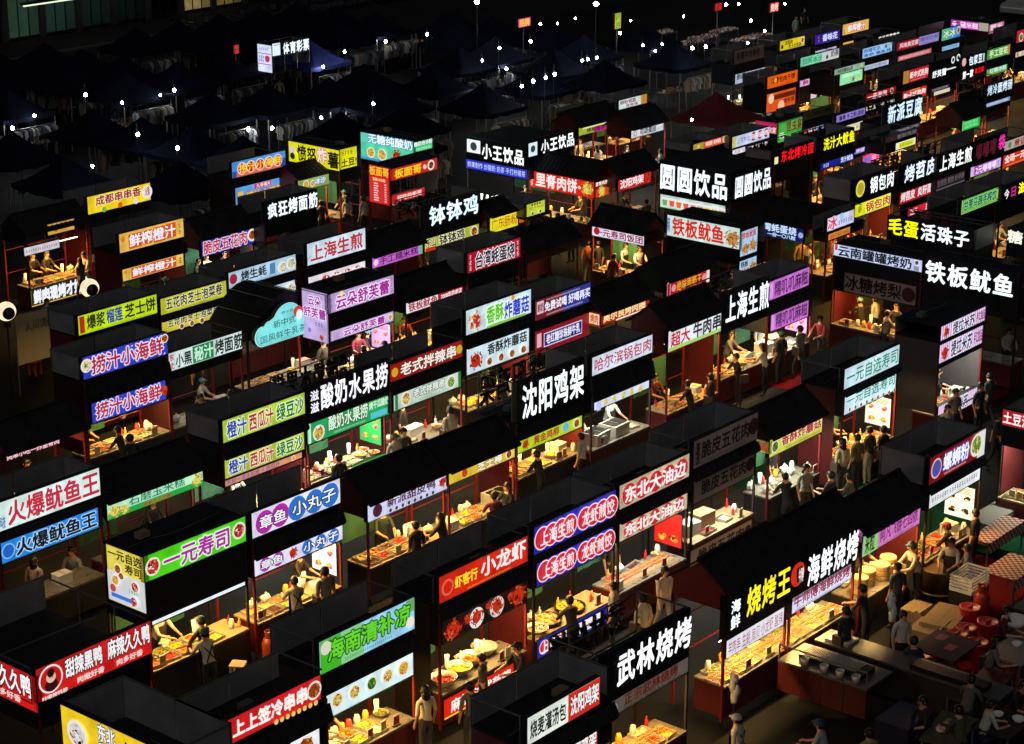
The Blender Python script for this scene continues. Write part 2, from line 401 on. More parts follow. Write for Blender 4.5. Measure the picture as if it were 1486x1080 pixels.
def put(kind, x, y, S, alias, cnt, food=None, **k):
    """one piece of kitchen ware standing on stall S's counter at canonical (x,y)"""
    z=.842; rz=random.uniform(-.12,.12)
    if S['L']: wx,wy=S['x']+y, S['y']+S['w']-x; rz-=math.pi/2
    else: wx,wy=S['x']+x, S['y']+y
    cnt[kind,food]=cnt.get((kind,food),0)+1; i=cnt[kind,food]-1
    o_=ORD[min(i,17)]; where=('at the back of the '+alias[4:]) if alias.startswith('REAR') else 'on the counter of the '+alias
    grp={'tray':'steel trays on the stall counters','pan':'round pans on the stall counters','steamer':'steamers on the stall counters'}.get(kind, kind.replace('_',' ')+'s on the stall counters')
    def top(name,me,lab,cat):
        o=obj(name,me,None,None,(wx,wy,z),rz); tag(o,lab,cat,grp); return o
    if kind=='tray':
        w,d=k.get('s',(.38,.33)); o=top('food_tray',m_tray(w,d),f'{o_} steel tray of {FNAME[food]} {where}','tray')
        fd=obj('food',food_mesh(food,k.get('n',16),w-.05,d-.05,k.get('r',.035),0,i%3),o,'stuff'); fd.location=(0,0,.015)
    elif kind=='pan':
        r,h=k.get('s',(.26,.16)); o=top('round_pan',m_bowl(r,h),f'{o_} round steel pan of {FNAME[food]} {where}','pan')
        fd=obj('food',food_mesh(food,k.get('n',34),r*1.5,r*1.5,.04,.05,i%3),o,'stuff'); fd.location=(0,0,h*.45)
    elif kind=='griddle':
        o=top('griddle_pan',m_lath('griddle',[(.36,0),(.36,.05),(.385,.1),(.36,.1),(.34,.06),(.1,.06)],M_BLK,22),f'{o_} wide black griddle pan of {FNAME[food]} {where}','pan')
        fd=obj('food',food_mesh(food,60,.64,.64,.038,.03,i%3),o,'stuff'); fd.location=(0,0,.06)
    elif kind=='skewers':
        def f(b):
            b.box(-.31,.31,-.1,.25,0,.012,M_STEEL)
            for q in range(11):
                xx=-.3+.06*q+random.uniform(-.01,.01); a=random.uniform(-.03,.03)
                b.tube((xx,-.26,.03),(xx+a,.26,.05),.007,M_BAM,4)
                for e in range(4): b.blob((xx+a*.5,-.0+e*.06,.05),.026,mat('skewer_meat'+str(e%2),['#b04818','#e08830'][e%2],.4,0,.3,20),(.9,1.2,.7),5,3,.1)
        o=top('skewer_row',cached(('skewer_row',i%3),f),f'{o_} row of meat skewers lying {where}','skewers')
        o.location.z+=.0
    elif kind=='steamer':
        def f(b):
            for q in range(3):
                z0=q*.13; b.lathe(0,0,[(.2,z0),(.21,z0+.02),(.21,z0+.1),(.2,z0+.125)],M_BAM,20)
            b.lathe(0,0,[(.2,.39),(.17,.35),(.02,.35)],M_WHT,20,False)
        o=top('steamer_stack',cached('steamer_stack',f),f'{o_} tall pale bamboo steamer {where}','steamer')
    elif kind=='jar':
        m=[M_WHT,M_LEM,M_PNK,M_PLA][i%4]; cn=['white','amber','red','clear'][i%4]
        o=top('jar',m_lath('jar'+str(i%4),[(.06,0),(.07,.02),(.07,.16),(.05,.19),(.05,.22)],m),f'{o_} jar, {cn}, {where}','jar')
    elif kind=='cup_stack':
        o=top('cup_stack',m_lath('cup_stack',[(.035,0),(.045,.1),(.042,.1),(.052,.2),(.049,.2),(.06,.34)],M_WHT),f'{o_} tall stack of white cups {where}','cups')
    elif kind=='box':
        sx,sy,sz=k.get('s',(.4,.3,.22))
        def f(b):
            b.box(-sx/2,sx/2,-sy/2,sy/2,0,sz,M_CARD if i%2 else M_WHT); b.box(-sx/2-.006,sx/2+.006,-sy/2-.006,sy/2+.006,sz+.003,sz+.03,M_CARD if i%2 else M_WHT)
            b.box(-.02,.02,-sy/2-.01,sy/2+.01,sz+.034,sz+.037,M_BAM)
        o=top('box',cached(('box',sx,sy,sz,i%2),f),f'{o_} {"cardboard" if i%2 else "white foam"} box {where}','box')
    elif kind=='bag':
        def f(b):
            b.blob((0,0,.1),.14,M_BAG,(1,.8,.8),8,5,.25); b.blob((.03,0,.22),.05,M_BAG,(.7,.6,1),6,4,.2)
        o=top('plastic_bag',cached(('plastic_bag',i%3),f),f'{o_} white plastic bag {where}','bag')
    elif kind=='bottle':
        m=[M_RED,M_LEM,M_WHT][i%3]; cn=['red','amber','white'][i%3]
        o=top('sauce_bottle',m_lath('bottle'+str(i%3),[(.035,0),(.038,.02),(.038,.14),(.014,.18),(.012,.23)],m,10),f'{o_} {cn} sauce bottle {where}','bottle')
    elif kind=='fryer':
        def f(b):
            b.box(-.35,.35,-.3,.3,0,.32,M_STEEL); b.box(-.3,-.02,-.24,.2,.322,.34,M_BLK); b.box(.04,.3,-.24,.2,.322,.34,M_BLK)
            b.tube((-.16,-.24,.36),(-.16,-.42,.46),.012,M_BLK); b.tube((.17,-.24,.36),(.17,-.42,.46),.012,M_BLK)
        o=top('fryer',cached('fryer',f),f'{o_} square steel fryer with two baskets {where}','fryer')
    elif kind=='price_card':
        def f(b):
            b.box(-.09,.09,-.006,.006,0,.24,M_WHT); b.box(-.075,.075,-.009,-.0065,.03,.21,mat(*[('card_red','#8c1418'),('card_yellow','#b89818'),('card_white','#a8a8a0')][i%3],.5)); b.box(-.1,.1,-.04,.04,-.002,.012,M_BLK)
        o=top('price_card',cached('price_card'+str(i%3),f),f'{o_} {["red","yellow","white"][i%3]} price card {where}','card')
    elif kind=='scale':
        def f(b):
            b.box(-.14,.14,-.16,.1,0,.07,M_WHT); b.box(-.12,.12,-.1,.1,.075,.09,M_STEEL); b.box(-.1,.1,.11,.14,0,.3,M_WHT); b.box(-.07,.07,.105,.108,.2,.27,M_BLK)
        o=top('scale',cached('scale',f),f'{o_} white weighing scale {where}','scale')
    return o
def fill_goods(S, kind, alias):
    if kind in ('none',): return
    cnt={}; W=S['w']; u=lambda a,b: random.uniform(a,b)
    def trays(x0,x1,foods,rows=2,n=16,r=.035,s=None):
        nx=max(1,int((x1-x0)/.41))
        if S['x']>58: nx=max(1,nx//2); rows=1
        
        for rr in range(rows):
            for q in range(nx):
                put('tray',x0+(q+.5)*(x1-x0)/nx,.2+rr*.34,S,alias,cnt,foods[(q+rr*2)%len(foods)],n=n,r=r)
    if kind=='trays': trays(.15,W*.66,['mixed','red','fried','green']); put('box',W-.6,.5,S,alias,cnt,s=(.4,.3,.2)); put('jar',W-.3,.25,S,alias,cnt); put('bottle',W-.5,.15,S,alias,cnt); put('scale',W-.9,.4,S,alias,cnt)
    elif kind=='dark': 
        put('tray',.5,.3,S,alias,cnt,'brown'); put('box',W-.7,.4,S,alias,cnt); put('bottle',W*.5,.2,S,alias,cnt)
    elif kind=='few':
        trays(.3,W*.7,['mixed','fried'],1); put('box',W-.5,.5,S,alias,cnt)
    elif kind=='warm': trays(.15,W-.15,['fried','orange','yellow','mixed'],2,12)
    elif kind=='dessert':
        trays(.5,W-.75,['yellow','yellow','white','orange'],2,10,.06); put('bag',.95,.7,S,alias,cnt); 
        for q in range(3): put('jar',.5+.2*q+.6,.72,S,alias,cnt)
        put('pan',.3,.3,S,alias,cnt,'red',s=(.16,.1)); put('pan',W-.45,.6,S,alias,cnt,'green',s=(.16,.1))
    elif kind=='crawpots':
        for q,(x,y,f) in enumerate([(.45,.3,'red'),(1.05,.38,'yellow'),(1.6,.5,'orange'),(2.15,.6,'white')]): put('pan',x,y,S,alias,cnt,f,s=(.29,.2),n=26)
        put('tray',.9,.66,S,alias,cnt,'brown'); put('box',.25,.62,S,alias,cnt,s=(.3,.22,.12)); put('bag',1.5,.74,S,alias,cnt); put('bottle',2.5,.2,S,alias,cnt)
    elif kind=='bigpans':
        put('griddle',1.85,.42,S,alias,cnt,'yellow'); put('griddle',.95,.4,S,alias,cnt,'pale'); put('pan',.4,.24,S,alias,cnt,'white',s=(.27,.12)); put('jar',.35,.62,S,alias,cnt); put('jar',.52,.66,S,alias,cnt); put('bottle',2.5,.3,S,alias,cnt); put('bottle',2.62,.36,S,alias,cnt)
    elif kind=='skewers2':
        for q in range(4): put('skewers',.4+.62*q,.3,S,alias,cnt)
        put('tray',.6,.64,S,alias,cnt,'red',s=(.5,.24)); put('tray',1.5,.66,S,alias,cnt,'brown',s=(.6,.22)); put('pan',2.4,.64,S,alias,cnt,'pale',s=(.12,.08))
    elif kind=='skewers':
        for q in range(4): put('skewers',.4+.64*q,.28,S,alias,cnt)
        trays(.15,W-.3,['yellow','fried','pale','green','red'],1,20); 
        for q in range(3): put('tray',.5+.8*q,.64,S,alias,cnt,['green','mixed','white'][q],s=(.5,.22))
    elif kind=='boxes': put('box',.6,.5,S,alias,cnt,s=(.5,.4,.28)); put('box',1.25,.55,S,alias,cnt,s=(.62,.4,.34)); put('tray',.95,.16,S,alias,cnt,'red',s=(.5,.24)); put('tray',1.9,.3,S,alias,cnt,'white'); put('bottle',2.3,.3,S,alias,cnt); put('jar',2.5,.4,S,alias,cnt)
    elif kind=='steamers':
        for q in range(4): put('steamer',.5+.5*q,.3+.1*(q%2),S,alias,cnt)
        put('tray',2.3,.3,S,alias,cnt,'green')
    elif kind=='veg': trays(.1,W-.1,['green','green','orange','white'],2,22,.05)
    elif kind=='fried':
        trays(.1,W-.1,['yellow','fried','fried','orange','fried','pale'],2,20,.05)
    elif kind=='bags':
        for q in range(5): put('bag',.4+.5*q,.3+.2*(q%2),S,alias,cnt)
        trays(.2,1.4,['white'],1)
    elif kind=='counterfood': trays(.15,W*.55,['fried','pale','yellow'],2); put('pan',W*.66,.35,S,alias,cnt,'yellow',s=(.2,.12)); put('box',W-.5,.5,S,alias,cnt); put('cup_stack',W-.8,.65,S,alias,cnt); put('jar',W-.2,.2,S,alias,cnt)
    elif kind=='fryer': put('fryer',.7,.4,S,alias,cnt); put('fryer',1.6,.4,S,alias,cnt); put('tray',2.3,.3,S,alias,cnt,'white')
    elif kind=='cheese': put('box',.3,.3,S,alias,cnt,s=(.4,.4,.2)); trays(.6,1.9,['yellow','orange','pale'],2,10,.06); put('jar',.35,.68,S,alias,cnt); put('bottle',.6,.74,S,alias,cnt); put('fryer',2.4,.4,S,alias,cnt)
    elif kind=='bread': trays(.1,1.9,['brown','red','pale','fried'],2,9,.05); put('box',2.25,.62,S,alias,cnt,s=(.3,.3,.25)); put('cup_stack',1.98,.6,S,alias,cnt); put('bag',2.6,.4,S,alias,cnt)
    elif kind=='takoyaki': trays(.15,1.9,['fried','brown','yellow','pale'],2,20,.028); put('cup_stack',1.95,.55,S,alias,cnt); put('jar',2.1,.6,S,alias,cnt); put('bag',1.0,.72,S,alias,cnt); put('box',2.4,.4,S,alias,cnt,s=(.3,.25,.1)); put('bottle',2.7,.3,S,alias,cnt)
    elif kind=='flattrays': trays(.1,W-.7,['orange','red','mixed','green','yellow'],2,7,.04); put('jar',W-.3,.3,S,alias,cnt); put('bottle',W-.2,.5,S,alias,cnt); put('bottle',W-.15,.2,S,alias,cnt)
    elif kind=='bulbs': put('pan',.7,.4,S,alias,cnt,'green'); put('box',2.0,.4,S,alias,cnt); put('bag',1.3,.4,S,alias,cnt)
    elif kind=='cups': 
        for q in range(4): put('cup_stack',.4+.3*q,.5,S,alias,cnt)
        put('box',2.0,.4,S,alias,cnt); put('jar',1.7,.3,S,alias,cnt); put('jar',1.5,.25,S,alias,cnt)
    elif kind=='fruits':
        for q in range(8): put('jar',.3+.2*q,.45+.15*(q%2),S,alias,cnt)
        trays(.1,W-.9,['pale','red','yellow','green'],1,18); put('pan',W-.7,.35,S,alias,cnt,'yellow',s=(.18,.12)); put('pan',W-.4,.55,S,alias,cnt,'orange',s=(.18,.12)); put('pan',W-.3,.2,S,alias,cnt,'fried',s=(.16,.1)); put('cup_stack',1.5,.7,S,alias,cnt)
    elif kind=='tub': put('tray',.8,.35,S,alias,cnt,'pale',s=(.9,.45),n=60,r=.045); put('box',1.55,.6,S,alias,cnt,s=(.6,.3,.22)); put('jar',1.2,.7,S,alias,cnt); put('jar',1.0,.74,S,alias,cnt); put('pan',2.3,.35,S,alias,cnt,'mixed',s=(.16,.14)); put('bottle',2.0,.7,S,alias,cnt)
    elif kind=='fries': put('tray',.7,.4,S,alias,cnt,'yellow',s=(.9,.55),n=110,r=.035); put('tray',1.7,.4,S,alias,cnt,'fried',s=(.8,.5),n=80,r=.035); put('box',2.4,.5,S,alias,cnt)
    elif kind=='grid':
        for q in range(5):
            for e in range(2): put('tray',.35+.5*q,.2+.36*e,S,alias,cnt,['orange','yellow','fried'][(q+e)%3],n=14)
    elif kind=='papers': put('tray',.7,.4,S,alias,cnt,'pale',s=(.6,.4)); put('box',1.6,.4,S,alias,cnt); put('tray',2.2,.4,S,alias,cnt,'pale')
    elif kind=='omelette': put('tray',1.9,.4,S,alias,cnt,'yellow',s=(.8,.5),n=60); put('box',.5,.4,S,alias,cnt)
    elif kind=='clothes': put('bag',.5,.4,S,alias,cnt); put('box',2.4,.5,S,alias,cnt)
    elif kind=='deli': trays(.1,W-.6,['orange','red','green','fried','pale','mixed'],2,16,.035); put('bag',W-.45,.5,S,alias,cnt); put('pan',1.5,.15,S,alias,cnt,'brown',s=(.14,.2))
    elif kind=='milk':
        for q in range(5): put('jar',.9+.22*q,.3,S,alias,cnt)
        put('pan',.45,.3,S,alias,cnt,'orange',s=(.2,.1)); put('cup_stack',2.3,.4,S,alias,cnt); trays(1.9,2.9,['yellow','pale'],1)
    elif kind=='jars':
        for q in range(6): put('jar',.3+.16*q,.5,S,alias,cnt)
    elif kind=='hanging': trays(.2,W-.2,['fried','orange'],1)

# ------------------------------------------------------------ stalls
def roof_tiles(b, W, y0,z0,y1,z1, over, m=None, step=.16):
    """a sloping sheet with a raised round rib every step, from the low edge (y0,z0) to the high edge (y1,z1)"""
    m=m or M_TILE
    b.add([(-over,y0,z0),(W+over,y0,z0),(W+over,y1,z1),(-over,y1,z1),(-over,y0,z0-.04),(W+over,y0,z0-.04),(W+over,y1,z1-.04),(-over,y1,z1-.04)],
          [(0,1,2,3),(7,6,5,4),(0,4,5,1),(1,5,6,2),(3,2,6,7),(0,3,7,4)],m)
    n=int((W+2*over)/step)
    for i in range(n+1):
        x=-over+i*(W+2*over)/n
        dy,dz=(y1-y0),(z1-z0); L=math.hypot(dy,dz); ny,nz=-dz/L,dy/L
        r=.023
        vs=[(x-r,y0,z0+.001),(x-r*.6,y0+ny*r,z0+nz*r),(x+r*.6,y0+ny*r,z0+nz*r),(x+r,y0,z0+.001)]
        ws=[(a,b_+dy,c+dz) for a,b_,c in vs]
        b.add(vs+ws,[(0,1,2,3),(0,4,5,1),(1,5,6,2),(2,6,7,3),(7,6,5,4)],m)
LAMPS=0
def lamp(parent, p, size, energy, col, rz, label=None):
    ld=bpy.data.lights.new('tube_light','AREA'); ld.shape='RECTANGLE'; ld.size=size; ld.size_y=.07; ld.energy=energy; ld.color=col
    o=bpy.data.objects.new('tube_light',ld); COL.objects.link(o); o.parent=parent; o.location=p; o.rotation_euler=(0,0,rz)
def build_stall(d):
    key,short,alias,kind,X,Y,W,D,zt,signs,k=d
    isL=kind.endswith('L'); kd=kind.rstrip('L') if isL else kind
    root=thing('food_stall', short, 'food stall', (X,Y,0), 0, 'night market food stalls')
    def mk(b,name,smooth=False,kind_=None,parent=None):
        if isL: b.v=[(y,W-x,z) for x,y,z in b.v]
        return b.build(name,parent or root,smooth,kind_)
    fr=[s for s in signs if s[0]==('L' if isL else 'F')]
    up=[s for s in fr if not s[7].get('counter')]
    zb=min(s[3] for s in up[:1]); zlow=min(s[3] for s in up)
    sidec=k.get('side'); sm=mat('side_'+sidec.lstrip('#'),sidec,.5,0,.3,2) if sidec else None
    rz_=k.get('roofz',zt)
    top=zt if kd!='gable' else rz_+.06
    post=M_POST if (kd=='gable' or random.random()<.6) and not k.get('blackpost') else M_POSTB
    for (x,y) in ((.03,.03),(W-.03,.03),(.03,D-.03),(W-.03,D-.03)):
        b=MB(); b.box(x-.026,x+.026,y-.026,y+.026,0,(zb-.05 if kd!='gable' else rz_+(.05 if 1 else 0))-.0,post); mk(b,'post')
    # counter: top slab, boards in front and at the sides
    ct=M_CTOP if random.random()<.6 else M_WOOD
    b=MB(); b.box(.06,W-.06,-.03,.80,.80,.84,ct); b.box(.06,W-.06,-.034,-.03,.79,.842,M_RAIL); mk(b,'counter_top')
    body=M_BODY if random.random()<.7 else M_BODYB
    nb=4; bw=(W-.12)/nb
    for i in range(nb):
        b=MB(); b.box(.06+i*bw+.006,.06+(i+1)*bw-.006,.0,.02,.08,.795,body); mk(b,'front_board')
    for x in (.06,W-.08):
        b=MB(); b.box(x,x+.02,.03,.78,.08,.795,body); mk(b,'end_board')
    # roof
    b=MB()
    if kd in('box','flat'):
        b.box(.0,W,.14,D,zb-.06,zb-.02,M_ROOF)
        fl=min(zlow-.04,2.28)
        b.box(.0,W,.035,.055,fl,zb-.003,M_ROOF); b.box(.0,W,.056,.139,zb-.05,zb-.022,M_ROOF)
        for x in ((.02,W-.022) if 1 else ()): b.box(x,x+.02,.06,D,fl,zb-.062,M_ROOF)
        mk(b,'roof')
        if kd=='flat':
            b=MB(); b.box(.0,W,.135,D,zt-.05,zt-.012,M_ROOF); b.box(.0,W,D-.02,D,zb-.02,zt-.055,M_PANEL); mk(b,'roof_lid')
        else:
            if not k.get('back'):
                n=2 if W>2 else 1
                for i in range(n):
                    b=MB(); b.box(i*W/n+.02,(i+1)*W/n-.02,D-.02,D,zb-.015,zt-.04,M_PANEL); mk(b,'back_panel')
            if (random.random()<.7 or key=='yangge') and X<75:
                for x in ((W-.015,W) if random.random()<.5 else (W-.015,W,0,.015)) and [(W-.015,W)]+([(0,.015)] if random.random()<.55 else []):
                    b=MB(); b.box(x[0],x[1],.15,D-.03,zb-.015,zt-.04,M_PANEL); mk(b,'side_panel')
            b=MB()
            for (p,q) in (((0,.14,zt-.02),(0,D,zt-.02)),((W,.14,zt-.02),(W,D,zt-.02)),((0,D,zt-.02),(W,D,zt-.02)),((0,D,zb),(0,D,zt)),((W,D,zb),(W,D,zt)),((0,.16,zt-.02),(.0,.16,zb))): b.tube(p,q,.02,M_RAIL,4)
            if D>2:
                for q in (1/3,2/3): b.tube((0,D*q,zb),(0,D*q,zt),.02,M_RAIL,4); b.tube((W,D*q,zb),(W,D*q,zt),.02,M_RAIL,4)
                b.tube((0,D*.5,zb+.35),(W,D*.5,zb+.3),.02,M_RAIL,4)
            mk(b,'roof_rail')
        if k.get('back') and up and up[0][5]=='LET':
            b=MB(); zz=zb
            b.tube((0,D,zz+.04),(W,D,zz+.04),.025,M_RAIL,4); b.tube((0,D,zz+.55),(W,D,zz+.55),.025,M_RAIL,4)
            mk(b,'letter_frame')
            for it in up[0][6]:
                if it[0]!='t': continue
                cw=(it[3]-it[2])*W/len(it[1])
                for i,ch in enumerate(it[1]):
                    vs,fs=glyphs(ch); bb=MB(); hh=(zt-zb)*(it[5]-it[4]); z0=zb+(zt-zb)*it[4]
                    xr=W-(it[2]*W+cw*i)
                    f=lambda v,yy:(xr-cw*(.06+.88*(v[0]-.02)/.96),yy,z0+hh*(v[1]+.11)/.97)
                    bb.add([f(v,D+.02) for v in vs],fs,M_LETBACK); bb.add([f(v,D+.09) for v in vs],[t_[::-1] for t_ in fs],M_BLK)
                    ed={}
                    for fc in fs:
                        for q in range(len(fc)):
                            e=(fc[q],fc[(q+1)%len(fc)])
                            if (e[1],e[0]) in ed: ed.pop((e[1],e[0]))
                            else: ed[e]=1
                    for (p,q) in ed: bb.add([f(vs[p],D+.02),f(vs[q],D+.02),f(vs[q],D+.09),f(vs[p],D+.09)],[(0,1,2,3)],M_LETBACK)
                    mk(bb,'rear_letter')
    else:
        e=rz_+.05; rh=.62 if W>2 else .4
        b=MB(); roof_tiles(b,W,-.16,e,D/2,e+rh,.06,None,.2); mk(b,'roof_slope')
        b=MB(); roof_tiles(b,W,D+.16,e,D/2+.002,e+rh,.06,None,.2); mk(b,'roof_slope')
        b=MB(); b.tube((-.08,D/2,e+rh+.02),(W+.08,D/2,e+rh+.02),.05,M_TILE,6); mk(b,'ridge')
        for x in (.0,W-.02):
            b=MB(); b.prism([(.02,e-.42),(D-.02,e-.42),(D-.02,e+.05),(D/2,e+rh-.06),(.02,e+.05)],0,x,x+.02,sm or M_SIDE); mk(b,'gable_end')
    if any(s[0]!=('L' if isL else 'F') for s in signs) and kd!='gable' or X>75: pass
    elif sm and kd!='gable':
        for x in (-.012,W+.002):
            b=MB(); b.box(x,x+.01,.04,D-.04,.9,zb-.07,sm); mk(b,'side_cloth')
    elif kd!='gable' and random.random()<.75:
        b=MB(); b.box(-.012,-.002,.25,D-.04,.1,zb-.07,M_SIDE if random.random()<.6 else M_BODYB); mk(b,'side_cloth')
    # tiled eaves between an upper and a lower sign
    if len(up)>1 and kd=='box':
        for a,c in zip(up,up[1:]):
            gap=a[3]-c[4]
            if gap>.12 and c[0]==a[0]:
                b=MB(); roof_tiles(b,W,-.13 if k.get('teeth') else -.10,c[4]+.05,.0,min(a[3]-.02,c[4]+.05+max(.12,gap*.6)),.02,None,.15 if D<2 else .2); mk(b,'awning')
                break
    # cables, clamps and a power box on the roof
    b=MB(); zr=zb-.018 if kd=='box' else (zt+.0 if kd=='flat' else None)
    if zr is not None and D<2.2:
        for q in range(3):
            x=.1; y=random.uniform(.25,D-.15); pts=[]
            while x<W-.15: pts.append((x,y+random.uniform(-.09,.09),zr+.012)); x+=random.uniform(.25,.5)
            for p,r_ in zip(pts,pts[1:]): b.tube(p,r_,.011,M_BLK if q else M_RAIL,4)
        mk(b,'cable')
        b=MB(); xb=random.uniform(.3,W-.6); b.box(xb,xb+.3,D*.55,D*.55+.2,zr+.003,zr+.14,M_RAIL if random.random()<.5 else M_CARD); mk(b,'power_box')
    b=MB(); n=8; zc=(zt if kd!='gable' else rz_+.1)-.03
    for q in range(n): 
        f_=lambda t:(W*t, D-.0+.03, zc-.22*4*t*(1-t)*(.6+.4*((X*7)%1)))
        b.tube(f_(q/n),f_((q+1)/n),.012,M_BLK,4)
    mk(b,'feed_cable')
    # rear rail and hanging cloth
    b=MB(); b.tube((.03,D-.03,1.15),(W-.03,D-.03,1.15),.018,post,4); b.tube((.03,D-.03,2.0),(W-.03,D-.03,2.0),.018,post,4); mk(b,'rear_rail')
    if k.get('goods')!='none' and random.random()<.55:
        b=MB(); n=7; x0=.1; x1=W*random.uniform(.4,.8)
        for i in range(n):
            xa=x0+(x1-x0)*i/n; xb=x0+(x1-x0)*(i+1)/n; ya=D-.06+.03*(i%2); yb=D-.06+.03*((i+1)%2)
            b.quad((xa,ya,1.0),(xb,yb,1.0),(xb,yb,2.0),(xa,ya,2.0),M_GRN)
        mk(b,'rear_curtain')
    # signs
    for s in signs:
        pl,org,a0,a1s,z0,z1,bg,items,opt=(s[0],s[1],s[2][0],s[2][1],s[3],s[4],s[5],s[6],s[7])
        nm='counter_banner' if opt.get('counter') else ('sign_box' if s is signs[0] else 'sign_banner')
        sign(root,pl,org-(.02 if opt.get('counter') else .0),a0,a1s,z0,z1,bg,items,opt,nm)
    if k.get('rposter'):
        col,pal=k['rposter']; b=MB(); rs=random.Random(3)
        z0,z1=1.05,min(zlow-.02,1.95); y0,y1=.1,min(D-.15,.95)
        b.box(W-.09,W-.07,y0,y1,z0,z1,M_FRAME); b.quad((W-.092,y1-.02,z0+.02),(W-.092,y0+.02,z0+.02),(W-.092,y0+.02,z1-.02),(W-.092,y1-.02,z1-.02),glow(col,.95,True))
        PP=PAL['fruit' if pal=='food' else ('dark' if pal=='menu' else 'chicken')]
        for i in range(2):
            for j in range(2 if pal!='chicken' else 1):
                cy=y0+(y1-y0)*(.28+.45*i); cz=z0+(z1-z0)*(.25+.38*j); rr=.13 if pal!='chicken' else .17
                for q in range(9):
                    a=rs.uniform(0,6.28); ra=rr*.6*rs.random(); c0=(cy+ra*math.cos(a),cz+ra*math.sin(a)*.7); xx=W-.094-.001*q
                    pts=[(xx,c0[0]-rr*.45*math.cos(6.28*t/7),c0[1]+rr*.35*math.sin(6.28*t/7)) for t in range(7)]
                    b.poly(pts,glow(PP[q%4],.8))
        for q in range(4): 
            b.quad(*[(W-.094,yy,zz) for yy,zz in ((y1-.1,z1-.1-.04*q),(y0+.1,z1-.1-.04*q),(y0+.1,z1-.08-.04*q),(y1-.1,z1-.08-.04*q))],glow('#a02828',.8))
        mk(b,'menu_poster')
    g=k.get('goods','few')
    if g=='none' and X>75: g='few'
    power={'none':0,'dark':3.0,'few':14,'bulbs':3.5,'clothes':5,'hanging':16,'veg':26,'warm':34}.get(g,34)
    if key in('grillmeat','sushi2','bbqking','masterniu','wulin','onigiri','mushroom1'): power=44 if key not in('bbqking','masterniu') else 30
    if power:
        warm=random.choice([(1,.57,.14),(1,.61,.19),(1,.53,.11)])
        if g in('veg','bags','fruits','cups') : warm=(.92,.95,.72)
        elif random.random()<.22: warm=random.choice([(1,.82,.52),(.95,.92,.75)]); power*=.75
        if X>75: power=max(power,26)
        zl=min(zlow-.04, 2.28)+.12 if kd!='gable' else zlow+.14
        zl=max(zl,1.75)
        b=MB(); b.tube((.25,.30,zl),(W-.25,.30,zl),.018,M_TUBE if warm[2]<.6 else M_TUBEC,6); b.box(.2,W-.2,.28,.32,zl+.025,zl+.05,M_FRAME); mk(b,'lamp_tube')
        p=(W/2,.34,zl-.03) if not isL else (.34,W/2,zl-.03)
        lamp(root,p,W-.6,power*d_power,warm,0 if not isL else math.pi/2)
    S={'x':X,'y':Y,'w':W,'L':isL}
    if g=='steamers': S=dict(S)
    fill_goods(S,g,alias)
    if power>12 and g!='none':
        cn={}
        for q in range(random.randint(2,4)):
            put('price_card',.15+(W-.3)*random.random(),.06+.05*random.random(),S,alias,cn)
        for q in range(random.randint(3,6)):
            put(random.choice(['bottle','jar','cup_stack','bottle','bag','jar']),.15+(W-.3)*random.random(),.73,S,'REAR'+alias,cn) if False else put(random.choice(['bottle','jar','cup_stack','bottle','bag','jar']),.15+(W-.3)*random.random(),.73,S,'REAR'+alias,cn)
    return root
d_power=3.5

